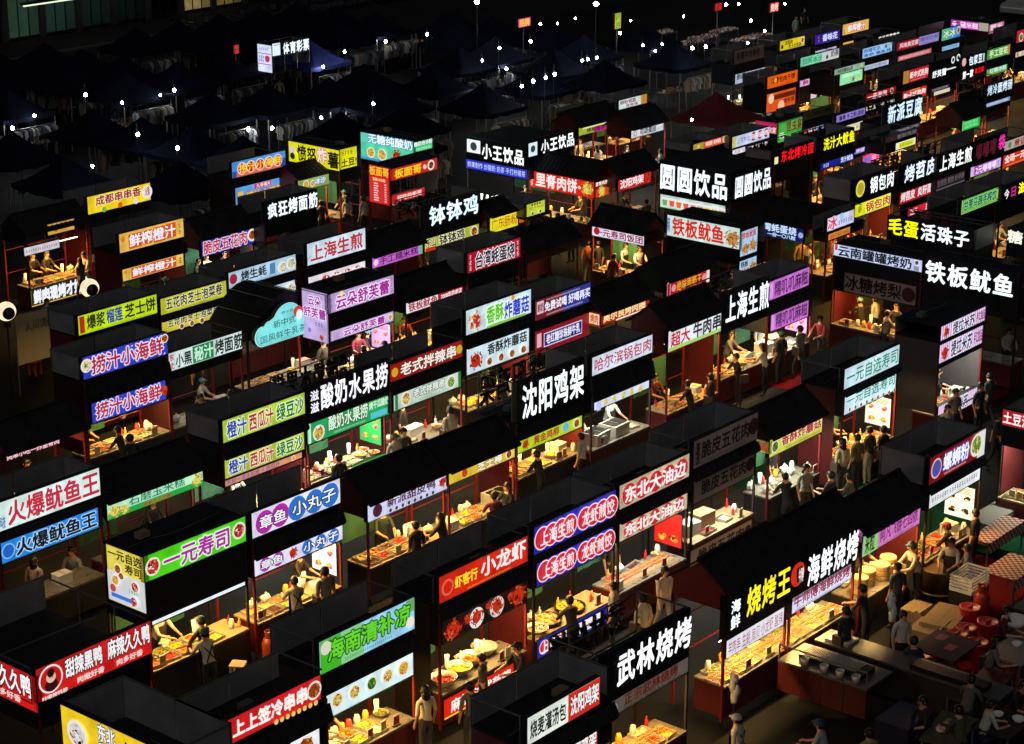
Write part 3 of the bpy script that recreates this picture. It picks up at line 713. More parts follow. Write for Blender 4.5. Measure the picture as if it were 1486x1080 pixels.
# ------------------------------------------------------------ people
def skin_body(pose):
    """joints in metres, person faces +x, feet on z=0; returns mesh + region per face"""
    J={}; E=[]; Rr={}
    def j(n,p,r): J[n]=Vector(p); Rr[n]=r
    hip=.92
    lean={'stand':0,'walk':.03,'reach':.14,'sit':.16}[pose]
    if pose=='sit': hip=.50
    j('pelvis',(0,0,hip),(.155,.115)); j('waist',(lean*.3,0,hip+.16),(.14,.10)); j('chest',(lean*.8,0,hip+.36),(.165,.115)); j('neckb',(lean,0,hip+.52),(.075,.07))
    j('neck',(lean+.01,0,hip+.58),(.055,.055)); j('head',(lean+.03,0,hip+.70),(.085,.1)); j('crown',(lean+.03,0,hip+.785),(.065,.08))
    E+=[('pelvis','waist','T'),('waist','chest','T'),('chest','neckb','T'),('neckb','neck','S'),('neck','head','S'),('head','crown','S')]
    for s,sg in (('l',1),('r',-1)):
        j('sh'+s,(lean,.185*sg,hip+.47),(.062,.062)); E.append(('neckb','sh'+s,'T'))
        if pose=='reach': el=(lean+.16,.24*sg,hip+.24); wr=(lean+.40,.15*sg,hip+.20)
        elif pose=='walk': el=(lean-.08*sg,.235*sg,hip+.2); wr=(lean+.02-.14*sg,.25*sg,hip-.04)
        elif pose=='sit': el=(lean+.1,.24*sg,hip+.22); wr=(lean+.34,.14*sg,hip+.2)
        else: el=(lean-.03,.235*sg,hip+.2); wr=(lean+.05,.24*sg,hip-.04)
        j('el'+s,el,(.044,.044)); j('wr'+s,wr,(.028,.028)); d=(Vector(wr)-Vector(el)).normalized()
        pc=Vector(wr)+d*.07; j('palm'+s,pc,(.036,.02)); E+=[('sh'+s,'el'+s,'T'),('el'+s,'wr'+s,'S'),('wr'+s,'palm'+s,'S')]
        side=Vector((0,0,1)) if abs(d.z)<.6 else Vector((1,0,0))
        for q in range(4):
            f=pc+d*(.075+.012*(1.5-abs(q-1.5)))+side*(.018*(q-1.5)); j('f%d%s'%(q,s),f,(.009,.009)); E.append(('palm'+s,'f%d%s'%(q,s),'S'))
        th=pc+side*.045+d*.03; j('th'+s,th,(.011,.011)); E.append(('palm'+s,'th'+s,'S'))
        if pose=='sit': kn=(.42,.11*sg,.48); an=(.40,.11*sg,.09); toe=(.55,.12*sg,.04)
        elif pose=='walk': kn=(.10*sg+.05,.09*sg,.49); an=(.20*sg-.04,.09*sg,.10 if sg>0 else .13); toe=(.20*sg+.12,.1*sg,.04 if sg>0 else .05)
        else: kn=(.03,.10*sg,.49); an=(0,.105*sg,.09); toe=(.15,.125*sg,.04)
        j('hp'+s,(0,.09*sg,hip-.06),(.095,.095)); j('kn'+s,kn,(.062,.062)); j('an'+s,an,(.042,.042)); j('to'+s,toe,(.042,.034))
        E+=[('pelvis','hp'+s,'B'),('hp'+s,'kn'+s,'B'),('kn'+s,'an'+s,'B'),('an'+s,'to'+s,'F')]
    names=list(J); idx={n:i for i,n in enumerate(names)}
    me=bpy.data.meshes.new('body'); me.from_pydata([tuple(J[n]) for n in names],[(idx[a],idx[b]) for a,b,_ in E],[])
    o=bpy.data.objects.new('body',me); COL.objects.link(o)
    md=o.modifiers.new('skin','SKIN'); md.use_smooth_shade=True
    for n in names:
        sv=me.skin_vertices[0].data[idx[n]]; sv.radius=Rr[n]; sv.use_root=(n=='pelvis')
    sb=o.modifiers.new('sub','SUBSURF'); sb.levels=1; sb.render_levels=1
    dg=bpy.context.evaluated_depsgraph_get(); dg.update()
    m2=bpy.data.meshes.new_from_object(o.evaluated_get(dg))
    bpy.data.objects.remove(o)
    segs=[(J[a],J[b],k) for a,b,k in E]; code={'S':0,'T':1,'B':2,'F':3}
    mi=[]
    for p in m2.polygons:
        c=p.center; best=None
        for a,b,k in segs:
            ab=b-a; t=max(0,min(1,(c-a).dot(ab)/ab.length_squared)); dd=(c-a-ab*t).length
            if best is None or dd<best[0]: best=(dd,k)
        mi.append(code[best[1]])
    for _ in range(4): m2.materials.append(M_WHT)
    m2.polygons.foreach_set('material_index',mi); m2.polygons.foreach_set('use_smooth',[True]*len(mi))
    zmin=min(v.co.z for v in m2.vertices)
    for v in m2.vertices: v.co.z-=zmin
    m2.name='body_'+pose
    hd=J['head']; return m2,(hd.x,hd.z-zmin,lean,hip)
BODIES={p:skin_body(p) for p in ('stand','walk','reach','sit')}
M_SKIN=[mat('skin_%d'%i,c,.5) for i,c in enumerate(['#c08a68','#b07c5c','#cc9a78'])]
M_HAIR=mat('black_hair','#0c0a0a',.45); M_EYE=mat('eye_dark','#0a0808',.3); M_LIP=mat('lip','#7a3a34',.5); M_SHOE=mat('dark_shoe','#18181a',.5)
def ell(b,c,r,m,z0=-1,z1=1,n=12,k=6,x0=None):
    """part of an ellipsoid between two heights"""
    vs=[];fs=[]
    for i in range(k+1):
        zz=z0+(z1-z0)*i/k; rr=math.sqrt(max(0,1-zz*zz))+.001
        for q in range(n):
            a=2*math.pi*q/n; vs.append((c[0]+r[0]*rr*math.cos(a),c[1]+r[1]*rr*math.sin(a),c[2]+r[2]*zz))
    for i in range(k):
        for q in range(n): fs.append((i*n+q,i*n+(q+1)%n,(i+1)*n+(q+1)%n,(i+1)*n+q))
    fs.append(tuple(range(k*n,(k+1)*n)))
    b.add(vs,fs,m)
def person(x,y,rz,pose,top,bot,head,apron,label,skin=0,sc=1.):
    me,(hx,hz,lean,hip)=BODIES[pose]
    root=thing('person',label,'person',(x,y,0),rz); root.scale=(sc,sc,sc)
    o=obj('body',me,root)
    mm=[M_SKIN[skin],mat('cloth_'+top.lstrip('#'),top,.8,0,.25,9),mat('cloth_'+bot.lstrip('#'),bot,.8,0,.25,9),M_SHOE]
    for i,m in enumerate(mm): o.material_slots[i].link='OBJECT'; o.material_slots[i].material=m
    def face(b):
        for s in (-1,1): b.blob((hx+.088,s*.034,hz+.02),.012,M_EYE,(.6,1,.6),6,4)
        b.blob((hx+.104,0,hz-.012),.02,M_SKIN[1],(.8,.7,1.1),6,4); b.blob((hx+.09,0,hz-.05),.022,M_LIP,(.5,1,.3),6,4)
        for s in (-1,1): b.blob((hx-.0,s*.095,hz+.0),.026,M_SKIN[1],(.6,.4,1.1),6,4)
    obj('face',cached('face_'+pose,face,True),root)
    if head[0]=='c':
        cm=mat('cap_'+head[1:].lstrip('#'),head[1:],.7)
        def f(b):
            ell(b,(hx-.005,0,hz+.035),(.118,.108,.10),cm,0.,1,12,5); ell(b,(hx-.03,0,hz-.0),(.095,.1,.09),M_HAIR,-.5,.4,12,4)
            b.blob((hx+.11,0,hz+.05),.06,cm,(1,1.1,.15),8,4)
        obj('cap',cached('cap_'+pose+head,f,True),root)
    else:
        def f(b):
            ell(b,(hx-.018,0,hz+.03),(.108,.104,.105),M_HAIR,.05,1,12,5); ell(b,(hx-.035,0,hz+.01),(.092,.1,.1),M_HAIR,-.75,.25,12,4)
            if head=='l': 
                ell(b,(hx-.06,0,hz-.13),(.065,.105,.2),M_HAIR,-.95,.6,10,5)
        obj('hair',cached('hair_'+pose+head,f,True),root)
    if apron:
        am=mat('apron_black','#121214',.8)
        def f(b):
            z0,z1=hip-.4,hip+.36; xx=.15
            n=6
            for i in range(n):
                a0=-.17+.34*i/n; a1=-.17+.34*(i+1)/n; f_=lambda a:xx-.9*a*a
                b.quad((f_(a0),a0,z0),(f_(a1),a1,z0),(f_(a1)+lean*.7,a1*.8,z1),(f_(a0)+lean*.7,a0*.8,z1),am)
            for s in (-1,1): b.tube((lean-.125,-s*.11,hip+.43),(-.105,s*.13,hip+.1),.016,am,4)
            b.tube((-.125,-.15,hip+.06),(-.125,.15,hip+.06),.016,am,4); b.tube((-.13,.02,hip+.05),(-.14,.05,hip-.16),.012,am,4)
        obj('apron',cached('apron_'+pose,f),root)
    if sc>1.015 and not apron:
        def f(b):
            b.box(-.14,.12,.2,.3,hip-.08,hip+.18,mat('bag_cloth','#3a2c24',.7)); b.tube((0,.2,hip+.18),(lean,-.1,hip+.5),.012,M_BLK,4)
        obj('shoulder_bag',cached('shbag_'+pose,f),root)
    return root

# ------------------------------------------------------------ tents, bulbs, racks
M_TENT=mat('navy_canopy','#0a0d1e',.85,0,.3,2,.2,.08); M_TENTB=mat('blue_canopy','#16246a',.75,0,.3,2,.2); M_TENTR=mat('dark_red_canopy','#5a1018',.75,0,.3,2,.2)
def tent_meshes(cm,key):
    if key in MESH: return MESH[key]
    b=MB(); N=6; h=1.5
    def z(u): return 2.2+1.1*(1-u)**1.45      # sagging sides
    rings=[]
    for i in range(N+1):
        u=i/N; ring=[]
        for s in range(4):
            for t in range(N):
                a=-1+2*t/N
                p=[(a,-1),(1,a),(-a,1),(-1,-a)][s]
                sag=.05*(1-a*a)*u
                ring.append((p[0]*h*u,p[1]*h*u,z(u)-sag))
        rings.append(ring)
    n=4*N; vs=[p for r_ in rings for p in r_]; fs=[]
    for i in range(N):
        for q in range(n): fs.append((i*n+q,(i+1)*n+q,(i+1)*n+(q+1)%n,i*n+(q+1)%n))
    b.add(vs,fs,cm); canopy=b.mesh('canopy',True)
    b=MB(); r0=rings[-1]
    for q in range(n):
        p,q2=r0[q],r0[(q+1)%n]; k=.2+.03*((q%2)*2-1)
        k2=.2+.03*(((q+1)%2)*2-1)
        b.quad(p,(p[0],p[1],p[2]-k),(q2[0],q2[1],q2[2]-k2),q2,cm)
    val=b.mesh('valance')
    b=MB(); b.box(-.025,.025,-.025,.025,0,2.17,M_RAIL); pole=b.mesh('pole')
    MESH[key]=(canopy,val,pole); return MESH[key]
def tent(x,y,label,cm=None,key='tent'):
    ca,va,po=tent_meshes(cm or M_TENT,key)
    t=thing('canopy_tent',label,'tent',(x,y,0),0,'peaked canopy tents over the clothes market'); obj('canopy',ca,t); obj('valance',va,t)
    for sx in (-1,1):
        for sy in (-1,1): obj('pole',po,t,None,(sx*1.44,sy*1.44,0))
    return t
M_BULB=glow('#f6fbff',130.,True); M_BULB.cycles.emission_sampling='AUTO'
def bulb(x,y,z,label,r=.085):
    r=.05+.025*((x*13.7)%1)
    r=round(r,2)
    b=MB(); b.blob((0,0,0),r,M_BULB,(1,1,1.15),10,7); m=cached(('bulb',r),lambda q:q.blob((0,0,0),r,M_BULB,(1,1,1.15),10,7),True)
    t=thing('hanging_bulb',label,'light bulb',(x,y,z),0,'bare bulbs hanging over the dark market'); obj('globe',m,t)
    obj('cord',cached('cord',lambda q:(q.tube((0,0,.1),(0,0,.5),.008,M_BLK,4),q.lathe(0,0,[(.03,.08),(.035,.14),(.01,.17)],M_BLK,8))),t)
    if z>2.3: b=MB(); b.tube((0,.06,-z),(0,.06,.5),.016,M_FRAME,5); b.tube((0,.06,.5),(0,0,.5),.012,M_FRAME,5); b.build('pole',t)
GC=['#8a8c90','#30343c','#5c5448','#a09c94','#3c4048','#6c6a70','#20242c','#7a6a5c']
def garment_mesh(i):
    def f(b):
        m=mat('garment_'+str(i),GC[i],.85,0,.3,6); w=.23; L=.62+.06*(i%3)
        outl=[(-w*.3,0),(w*.3,0),(w,-.07),(w*1.25,-.32),(w*1.02,-.35),(w*.78,-.16),(w*.82,-L),(-w*.82,-L),(-w*.78,-.16),(-w*1.02,-.35),(-w*1.25,-.32),(-w,-.07)]
        b.prism([(p[0],p[1]) for p in outl],0,-.022,.022,m)
        b.tube((0,0,0),(0,0,.06),.006,M_BLK,4)
    return cached(('garment',i),f)
def rack(x,y,rz,n,label):
    t=thing('clothes_rack',label,'clothes rack',(x,y,0),rz,'rails of hanging clothes under the tents')
    def f(b):
        b.tube((-1.2,0,1.7),(1.2,0,1.7),.018,M_RAIL,6)
        for s in (-1,1): b.tube((s*1.15,0,0),(s*1.15,0,1.7),.018,M_RAIL,6); b.tube((s*1.15,-.3,.03),(s*1.15,.3,.03),.018,M_RAIL,6)
    obj('rail',cached('rack_rail',f),t)
    for q in range(n):
        g=obj('garment',garment_mesh(random.randrange(8)),t,None,(-1.05+2.1*q/(n-1)+random.uniform(-.03,.03),0,1.64),random.uniform(-.25,.25)+(0 if random.random()<.8 else 1.3))
def table(x,y,rz,label,l=1.8,w=.8,col='#5a5a5e',n=90,pal=None,glowy=False):
    t=thing('display_table',label,'table',(x,y,0),rz,'low tables of goods among the tents')
    def f(b): b.box(-l/2,l/2,-w/2,w/2,.66,.70,mat('cloth_'+col.lstrip('#'),col,.8))
    obj('table_top',cached(('table_top',l,w,col),f),t)
    def g(b): b.box(-.02,.02,-.02,.02,0,.66,M_RAIL)
    for sx in (-1,1):
        for sy in (-1,1): obj('leg',cached('table_leg',g),t,None,(sx*(l/2-.06),sy*(w/2-.06),0))
    b=MB(); cs=pal or ['#c8c8cc','#8a8c94','#4a4c54','#d8d4cc','#a83040','#d8a830']
    for i in range(n):
        xx=random.uniform(-l/2+.06,l/2-.06); yy=random.uniform(-w/2+.05,w/2-.05); s=random.uniform(.03,.07); hh=random.uniform(.03,.13); a=random.uniform(0,3)
        m=mat('goods_'+cs[i%len(cs)].lstrip('#'),cs[i%len(cs)],.35)
        c_,s_=math.cos(a)*s,math.sin(a)*s
        p=[(xx-c_,yy-s_),(xx+s_,yy-c_),(xx+c_,yy+s_),(xx-s_,yy+c_)]
        b.add([(q[0],q[1],.701) for q in p]+[(q[0],q[1],.701+hh) for q in p],[(4,5,6,7),(0,1,5,4),(1,2,6,5),(2,3,7,6),(3,0,4,7)],m)
    o=b.build('small_goods'); o.location=(x,y,0); o.rotation_euler=(0,0,rz); o['kind']='stuff'; o['label']='goods heaped on the '+' '.join(label.split()[:12]); o['category']='goods'
    return t

# ------------------------------------------------------------ measured layout, in metres
STALLS=[
('yangge','yellow corner snack stall with a panda sign','yellow panda corner stall','boxL',21.72,25.9,2.96,1.5,3.6,[('L',0.0,(2.96,0.0),2.759,3.6,'#e8c520',[('t','东北',0.36,0.52,0.55,0.95,'#f4f4f4','#203060',0.02),('t','秧歌',0.36,0.52,0.12,0.5,'#f4f4f4','#203060',0.02),('t','大烧饼',0.56,0.97,0.1,0.8,'#181410',None,0.02),('p',0.16,0.45,0.34,'panda')],{}),('F',0.0,(0.02,0.84),2.681,3.387,'#e6e4dc',[('t','灌汤包',0.1,0.9,0.1,0.8,'#181818',None,0.02)],{})],{'goods':'dark'}),
('duck','big red corner duck stall with an open frame roof','red duck corner stall','box',22.3,30.32,2.89,3.4,3.6,[('F',0.0,(0.0,2.89),2.867,3.6,'#c01818',[('c',0.12,0.56,0.4,'#e9e4e0'),('c',0.12,0.56,0.35,'#c01818'),('face',0.12,0.55,0.3),('t','甜辣黑鸭',0.24,0.55,0.4,0.92,'#f4f4f4','#30080a',0.02),('t','麻辣久久鸭',0.6,0.97,0.4,0.95,'#f4f4f4','#30080a',0.02),('t','肉嫩好香',0.33,0.56,0.12,0.3,'#f0d8d0',None,0.02),('t','肉多好香',0.67,0.9,0.12,0.3,'#f0d8d0',None,0.02),('t','咔嚓辣鸭脖',0.03,0.24,0.04,0.16,'#f0d8d0',None,0.02)],{}),('L',0.0,(3.4,0.0),2.654,3.455,'#c01818',[('t','甜辣黑鸭 麻辣久久鸭',0.05,0.95,0.35,0.92,'#f4f4f4','#30080a',0.02),('t','肉多好香',0.6,0.85,0.1,0.28,'#f0d8d0',None,0.02)],{})],{'goods':'dark'}),
('cold','red cold skewer stall','red cold skewer stall','box',23.22,26.01,2.6,1.35,3.6,[('F',0.0,(0.0,2.43),3.067,3.6,'#c81c20',[('t','上上签冷串串',0.06,0.84,0.22,0.82,'#f6f4ee',None,0.03),('p',0.92,0.5,0.36,'meat'),('c',0.5,0.03,0.1,'#f0c060'),('c',0.56,0.03,0.1,'#f0c060'),('c',0.62,0.03,0.1,'#f0c060'),('c',0.68,0.03,0.1,'#f0c060'),('c',0.74,0.03,0.1,'#f0c060'),('c',0.8,0.03,0.1,'#f0c060'),('c',0.86,0.03,0.1,'#f0c060'),('c',0.92,0.03,0.1,'#f0c060')],{}),('F',0.0,(1.558,2.358),1.904,2.548,'#e8ecf0',[('p',0.5,0.5,0.4,'meat')],{})],{'goods':'trays'}),
('hainan','green and blue dessert stall','green-blue dessert stall','box',26.61,27.01,2.79,1.35,3.6,[('F',0.0,(0.0,2.79),2.864,3.6,'#8fc8e8',[('r',0,0.22,0,1,'#3fae2a'),('r',0.22,0.45,0,1,'#7fc98a'),('r',0.9,1,0.6,1,'#5fa860'),('t','海南清补凉',0.08,0.94,0.3,0.88,'#63d12c','#0e4a16',0.02),('l',0.25,0.75,0.1,0.2,'#2a7a3a'),('c',0.94,0.3,0.17,'#e8e0d8'),('c',0.06,0.75,0.2,'#d8d0c0')],{}),('F',0.0,(0.029,2.729),1.836,2.419,'#cfe6ea',[('p',0.16,0.55,0.3,'bowl'),('p',0.34,0.55,0.28,'bowl'),('p',0.52,0.55,0.28,'green'),('p',0.69,0.55,0.28,'bowl'),('p',0.86,0.55,0.3,'fruit'),('l',0.08,0.2,0.08,0.16,'#3a8a4a'),('l',0.26,0.38,0.08,0.16,'#3a8a4a'),('l',0.44,0.56,0.08,0.16,'#3a8a4a'),('l',0.62,0.74,0.08,0.16,'#3a8a4a'),('l',0.8,0.92,0.08,0.16,'#3a8a4a')],{})],{'goods':'dessert'}),
('shaomai','two-tone dumpling stall, white beside red','two-tone dumpling stall','box',26.78,21.88,2.6,1.35,3.6,[('F',0.0,(0.0,2.19),3.01,3.6,'#dfe6da',[('r',0.55,1,0,1,'#d02a18'),('t','烧麦灌汤包',0.04,0.52,0.2,0.8,'#181818',None,0.02),('t','沈阳鸡架',0.58,0.97,0.2,0.85,'#f4f4f4','#801010',0.02)],{}),('F',0.0,(1.019,2.139),2.09,2.57,'#d02a18',[('t','沈阳鸡架',0.1,0.95,0.15,0.85,'#f4f4f4','#801010',0.02)],{})],{'goods':'trays','teeth':1}),
('wulin','black grill stall with four white glowing characters, second row','black grill stall','box',29.67,22.33,2.91,1.35,3.6,[('F',0.0,(0.0,2.91),2.63,3.6,'LET',[('t','武林烧烤',0.1,0.98,0.2,0.92,'#ffffff',None,0.02)],{}),('F',0.0,(0.135,2.885),2.162,2.525,'#8a7f70',[('t','正宗武林烧烤',0.2,0.86,0.3,0.95,'#8a1c1c',None,0.02),('t','龙虾鱿鱼 烤鱼烤肉 羊肉串',0.18,0.9,0.05,0.22,'#3a3428',None,0.02),('p',0.08,0.5,0.3,'panda')],{'dim':1})],{'goods':'skewers','back':1}),
('xiake','red crayfish stall with photos of crayfish plates','crayfish stall','box',30.43,27.26,2.95,1.35,3.6,[('F',0.0,(0.0,2.95),2.971,3.6,'#c9200f',[('t','虾客行',0.17,0.42,0.3,0.72,'#f0e030',None,0.02),('t','小龙虾',0.46,0.97,0.26,0.92,'#f4f0ee',None,0.02),('c',0.09,0.5,0.3,'#d8604a'),('c',0.09,0.5,0.22,'#c9200f'),('l',0.3,0.8,0.08,0.16,'#e8a030')],{}),('F',0.0,(0.093,2.833),2.009,2.583,'#14100f',[('p',0.13,0.4,0.5,'craw'),('c',0.4,0.42,0.42,'#e8dcd8'),('p',0.4,0.46,0.36,'craw'),('c',0.64,0.48,0.42,'#d8ccc8'),('p',0.64,0.52,0.38,'craw'),('p',0.9,0.5,0.48,'craw'),('p',0.27,0.6,0.24,'craw'),('p',0.52,0.75,0.2,'craw'),('p',0.78,0.7,0.22,'craw')],{}),('F',0.0,(0.086,2.446),0.216,0.707,'#c9200f',[('t','麻辣 法式蒜蓉',0.1,0.95,0.2,0.8,'#f4f0ee',None,0.02),('r',0,1,0,0.1,'#e8c030')],{'counter':1})],{'goods':'crawpots'}),
('longxia','blue stall with red-disc characters','blue disc-sign stall','box',33.79,27.42,3.02,1.35,3.6,[('F',0.0,(0.0,3.02),2.919,3.6,'#2222a8',[('c',0.095,0.5,0.418,'#e8d8e0'),('c',0.095,0.5,0.37,'#c82038'),('c',0.202,0.5,0.418,'#e8d8e0'),('c',0.202,0.5,0.37,'#c82038'),('c',0.308,0.5,0.418,'#e8d8e0'),('c',0.308,0.5,0.37,'#c82038'),('c',0.415,0.5,0.418,'#e8d8e0'),('c',0.415,0.5,0.37,'#c82038'),('c',0.595,0.5,0.418,'#e8d8e0'),('c',0.595,0.5,0.37,'#c82038'),('c',0.702,0.5,0.418,'#e8d8e0'),('c',0.702,0.5,0.37,'#c82038'),('c',0.808,0.5,0.418,'#e8d8e0'),('c',0.808,0.5,0.37,'#c82038'),('c',0.915,0.5,0.418,'#e8d8e0'),('c',0.915,0.5,0.37,'#c82038'),('t','上海生煎',0.055,0.455,0.26,0.76,'#f6f2f4',None,0.01),('t','龙虾煎饺',0.555,0.955,0.26,0.76,'#f6f2f4',None,0.01)],{}),('F',0.0,(0.102,2.932),2.113,2.752,'#2222a8',[('c',0.095,0.5,0.418,'#e8d8e0'),('c',0.095,0.5,0.37,'#c82038'),('c',0.202,0.5,0.418,'#e8d8e0'),('c',0.202,0.5,0.37,'#c82038'),('c',0.308,0.5,0.418,'#e8d8e0'),('c',0.308,0.5,0.37,'#c82038'),('c',0.415,0.5,0.418,'#e8d8e0'),('c',0.415,0.5,0.37,'#c82038'),('c',0.595,0.5,0.418,'#e8d8e0'),('c',0.595,0.5,0.37,'#c82038'),('c',0.702,0.5,0.418,'#e8d8e0'),('c',0.702,0.5,0.37,'#c82038'),('c',0.808,0.5,0.418,'#e8d8e0'),('c',0.808,0.5,0.37,'#c82038'),('c',0.915,0.5,0.418,'#e8d8e0'),('c',0.915,0.5,0.37,'#c82038'),('t','上海生煎',0.055,0.455,0.26,0.76,'#f6f2f4',None,0.01),('t','龙虾煎饺',0.555,0.955,0.26,0.76,'#f6f2f4',None,0.01)],{}),('F',0.0,(0.113,2.713),0.334,0.8,'#2222a8',[('c',0.09,0.5,0.373,'#e8d8e0'),('c',0.09,0.5,0.33,'#c82038'),('c',0.2,0.5,0.373,'#e8d8e0'),('c',0.2,0.5,0.33,'#c82038'),('c',0.31,0.5,0.373,'#e8d8e0'),('c',0.31,0.5,0.33,'#c82038'),('c',0.42,0.5,0.373,'#e8d8e0'),('c',0.42,0.5,0.33,'#c82038'),('t','上海生煎',0.04,0.47,0.2,0.82,'#f6f2f4',None,0.02),('r',0.5,0.9,0.2,0.8,'#e6e6f0'),('l',0.53,0.87,0.3,0.6,'#a02040')],{'counter':1})],{'goods':'bigpans'}),
('youbian','speckled sign stall with red discs and grilled skewers','speckled-sign skewer stall','box',37.03,27.49,2.84,1.35,3.6,[('F',0.0,(0.0,2.84),2.972,3.6,'#b9a888',[('conf',),('c',0.13,0.5,0.42,'#c41c30'),('c',0.315,0.5,0.42,'#c41c30'),('c',0.5,0.5,0.42,'#c41c30'),('c',0.685,0.5,0.42,'#c41c30'),('c',0.87,0.5,0.42,'#c41c30'),('t','东北大油边',0.07,0.93,0.2,0.8,'#f8f6f4',None,0.02)],{}),('F',0.0,(0.026,2.796),2.143,2.62,'#b9a888',[('conf',),('c',0.13,0.5,0.42,'#c41c30'),('c',0.315,0.5,0.42,'#c41c30'),('c',0.5,0.5,0.42,'#c41c30'),('c',0.685,0.5,0.42,'#c41c30'),('c',0.87,0.5,0.42,'#c41c30'),('t','东北大油边',0.07,0.93,0.2,0.8,'#f8f6f4',None,0.02)],{})],{'goods':'skewers2','rposter':('#c02018','chicken')}),
('belly','unlit grey pork stall with three dark banners','unlit grey pork stall','box',40.56,27.85,2.85,1.35,3.6,[('F',0.0,(0.0,2.85),2.863,3.6,'#b4aab0',[('t','脆皮五花肉',0.12,0.86,0.25,0.85,'#2c1c20',None,0.02),('c',0.93,0.55,0.3,'#3c2026'),('t','十里飘香',0.02,0.09,0.1,0.9,'#3a2a2e',None,0.02),('l',0.2,0.8,0.08,0.16,'#3c3036')],{'dim':2}),('F',0.0,(0.051,2.761),1.913,2.529,'#b4aab0',[('t','脆皮五花肉',0.12,0.86,0.25,0.85,'#2c1c20',None,0.02),('c',0.93,0.55,0.3,'#3c2026')],{'dim':2}),('F',0.0,(-0.042,2.718),0.154,0.688,'#b4aab0',[('t','脆皮五花肉',0.12,0.86,0.2,0.85,'#2c1c20',None,0.02),('c',0.93,0.5,0.3,'#3c2026')],{'dim':2,'counter':1})],{'goods':'boxes'}),
('bbqking','black seafood grill stall with yellow characters','yellow-lettered seafood stall','gable',34.6,22.83,2.49,1.35,3.0,[('F',0.0,(0.0,2.48),1.964,3.0,'LET',[('t','海',0.03,0.19,0.56,0.86,'#f4fbff',None,0.02),('t','鲜',0.03,0.19,0.2,0.52,'#f4fbff',None,0.02),('t','烧烤王',0.27,0.99,0.28,0.95,'#f4e020',None,0.02)],{}),('F',0.0,(0.087,2.367),1.471,1.921,'#dcdce8',[('t','羊肉串 生蚝 扇贝 小龙虾 酸辣',0.03,0.97,0.15,0.85,'#8a1430',None,0.02)],{})],{'goods':'skewers','side':'#701016'}),
('masterniu','black seafood grill stall with a red oval at the left of its white characters','red-oval seafood stall','gable',37.11,22.77,2.78,1.35,2.97,[('F',0.0,(0.0,2.78),1.943,2.97,'LET',[('c',0.09,0.62,0.28,'#d02a18'),('t','牛师傅',0.055,0.125,0.45,0.8,'#f4e8e0',None,0.02),('t','海鲜烧烤',0.18,0.98,0.22,0.95,'#f6fbff',None,0.02)],{}),('F',0.0,(0.07,2.6),1.649,2.064,'#d8d8ee',[('t','牛师傅海鲜烧烤',0.03,0.97,0.3,0.95,'#8a1430',None,0.02),('l',0.05,0.95,0.05,0.22,'#303080')],{})],{'goods':'skewers'}),
('pinkpie','pink pancake stall with a bamboo steamer counter','pink pancake stall','gable',40.3,22.85,2.71,1.35,2.5,[('F',0.0,(0.0,2.71),1.959,2.5,'#c878b8',[('r',0,0.26,0,1,'#8ac878'),('t','米粒',0.04,0.2,0.1,0.9,'#202020',None,0.02),('t','阿凡飞饼七四侬',0.3,0.95,0.25,0.85,'#7a1a6a',None,0.02),('l',0.35,0.9,0.08,0.18,'#5a1a5a')],{}),('L',0.0,(1.131,0.0),2.323,2.669,'#c878b8',[('t','阿凡飞饼',0.1,0.9,0.2,0.8,'#7a1a6a',None,0.02)],{})],{'goods':'steamers'}),
('luosi','dark red noodle stall with a noodle bowl photo','dark red noodle stall','box',43.26,22.81,2.8,1.35,3.6,[('F',0.0,(0.0,2.8),2.877,3.6,'#7c0e18',[('c',0.12,0.5,0.36,'#d8b8c0'),('c',0.12,0.5,0.3,'#4a50a0'),('t','螺蛳粉',0.24,0.7,0.25,0.85,'#f2f6ff','#3a50b0',0.02),('l',0.26,0.66,0.1,0.18,'#e8d0c0'),('r',0.86,1,0,1,'#d8e0dc'),('p',0.83,0.55,0.42,'noodle')],{}),('F',0.0,(0.089,2.689),2.232,2.626,'#e0e4e8',[('l',0.05,0.95,0.3,0.7,'#303030')],{})],{'goods':'trays','rposter':('#dfe8e4','menu')}),
('potato','red mashed potato stall at the right edge','mashed potato stall','boxL',48.42,21.87,1.66,1.5,3.3,[('L',0.0,(1.66,0.0),2.849,3.3,'#a81820',[('t','土豆泥拌一切',0.02,0.98,0.15,0.85,'#f2f0f0',None,0.02)],{})],{'goods':'veg'}),
('sushi2','white sushi stall with thin green characters','white green-lettered sushi stall','box',47.8,27.95,2.96,1.35,3.6,[('F',0.0,(0.0,2.96),2.992,3.6,'#c6e2ec',[('t','一元自选寿司',0.04,0.97,0.15,0.85,'#18805a',None,0.0)],{}),('F',0.0,(0.077,2.867),2.234,2.788,'#c6e2ec',[('t','一元自选寿司',0.04,0.97,0.4,0.95,'#18805a',None,0.0),('p',0.1,0.2,0.12,'meat'),('p',0.2,0.2,0.12,'meat'),('p',0.3,0.2,0.12,'meat'),('p',0.4,0.2,0.12,'meat'),('p',0.5,0.2,0.12,'meat'),('p',0.6,0.2,0.12,'meat'),('p',0.7,0.2,0.12,'meat'),('p',0.8,0.2,0.12,'meat'),('p',0.9,0.2,0.12,'meat')],{})],{'goods':'fried','rposter':('#e0d8d8','food')}),
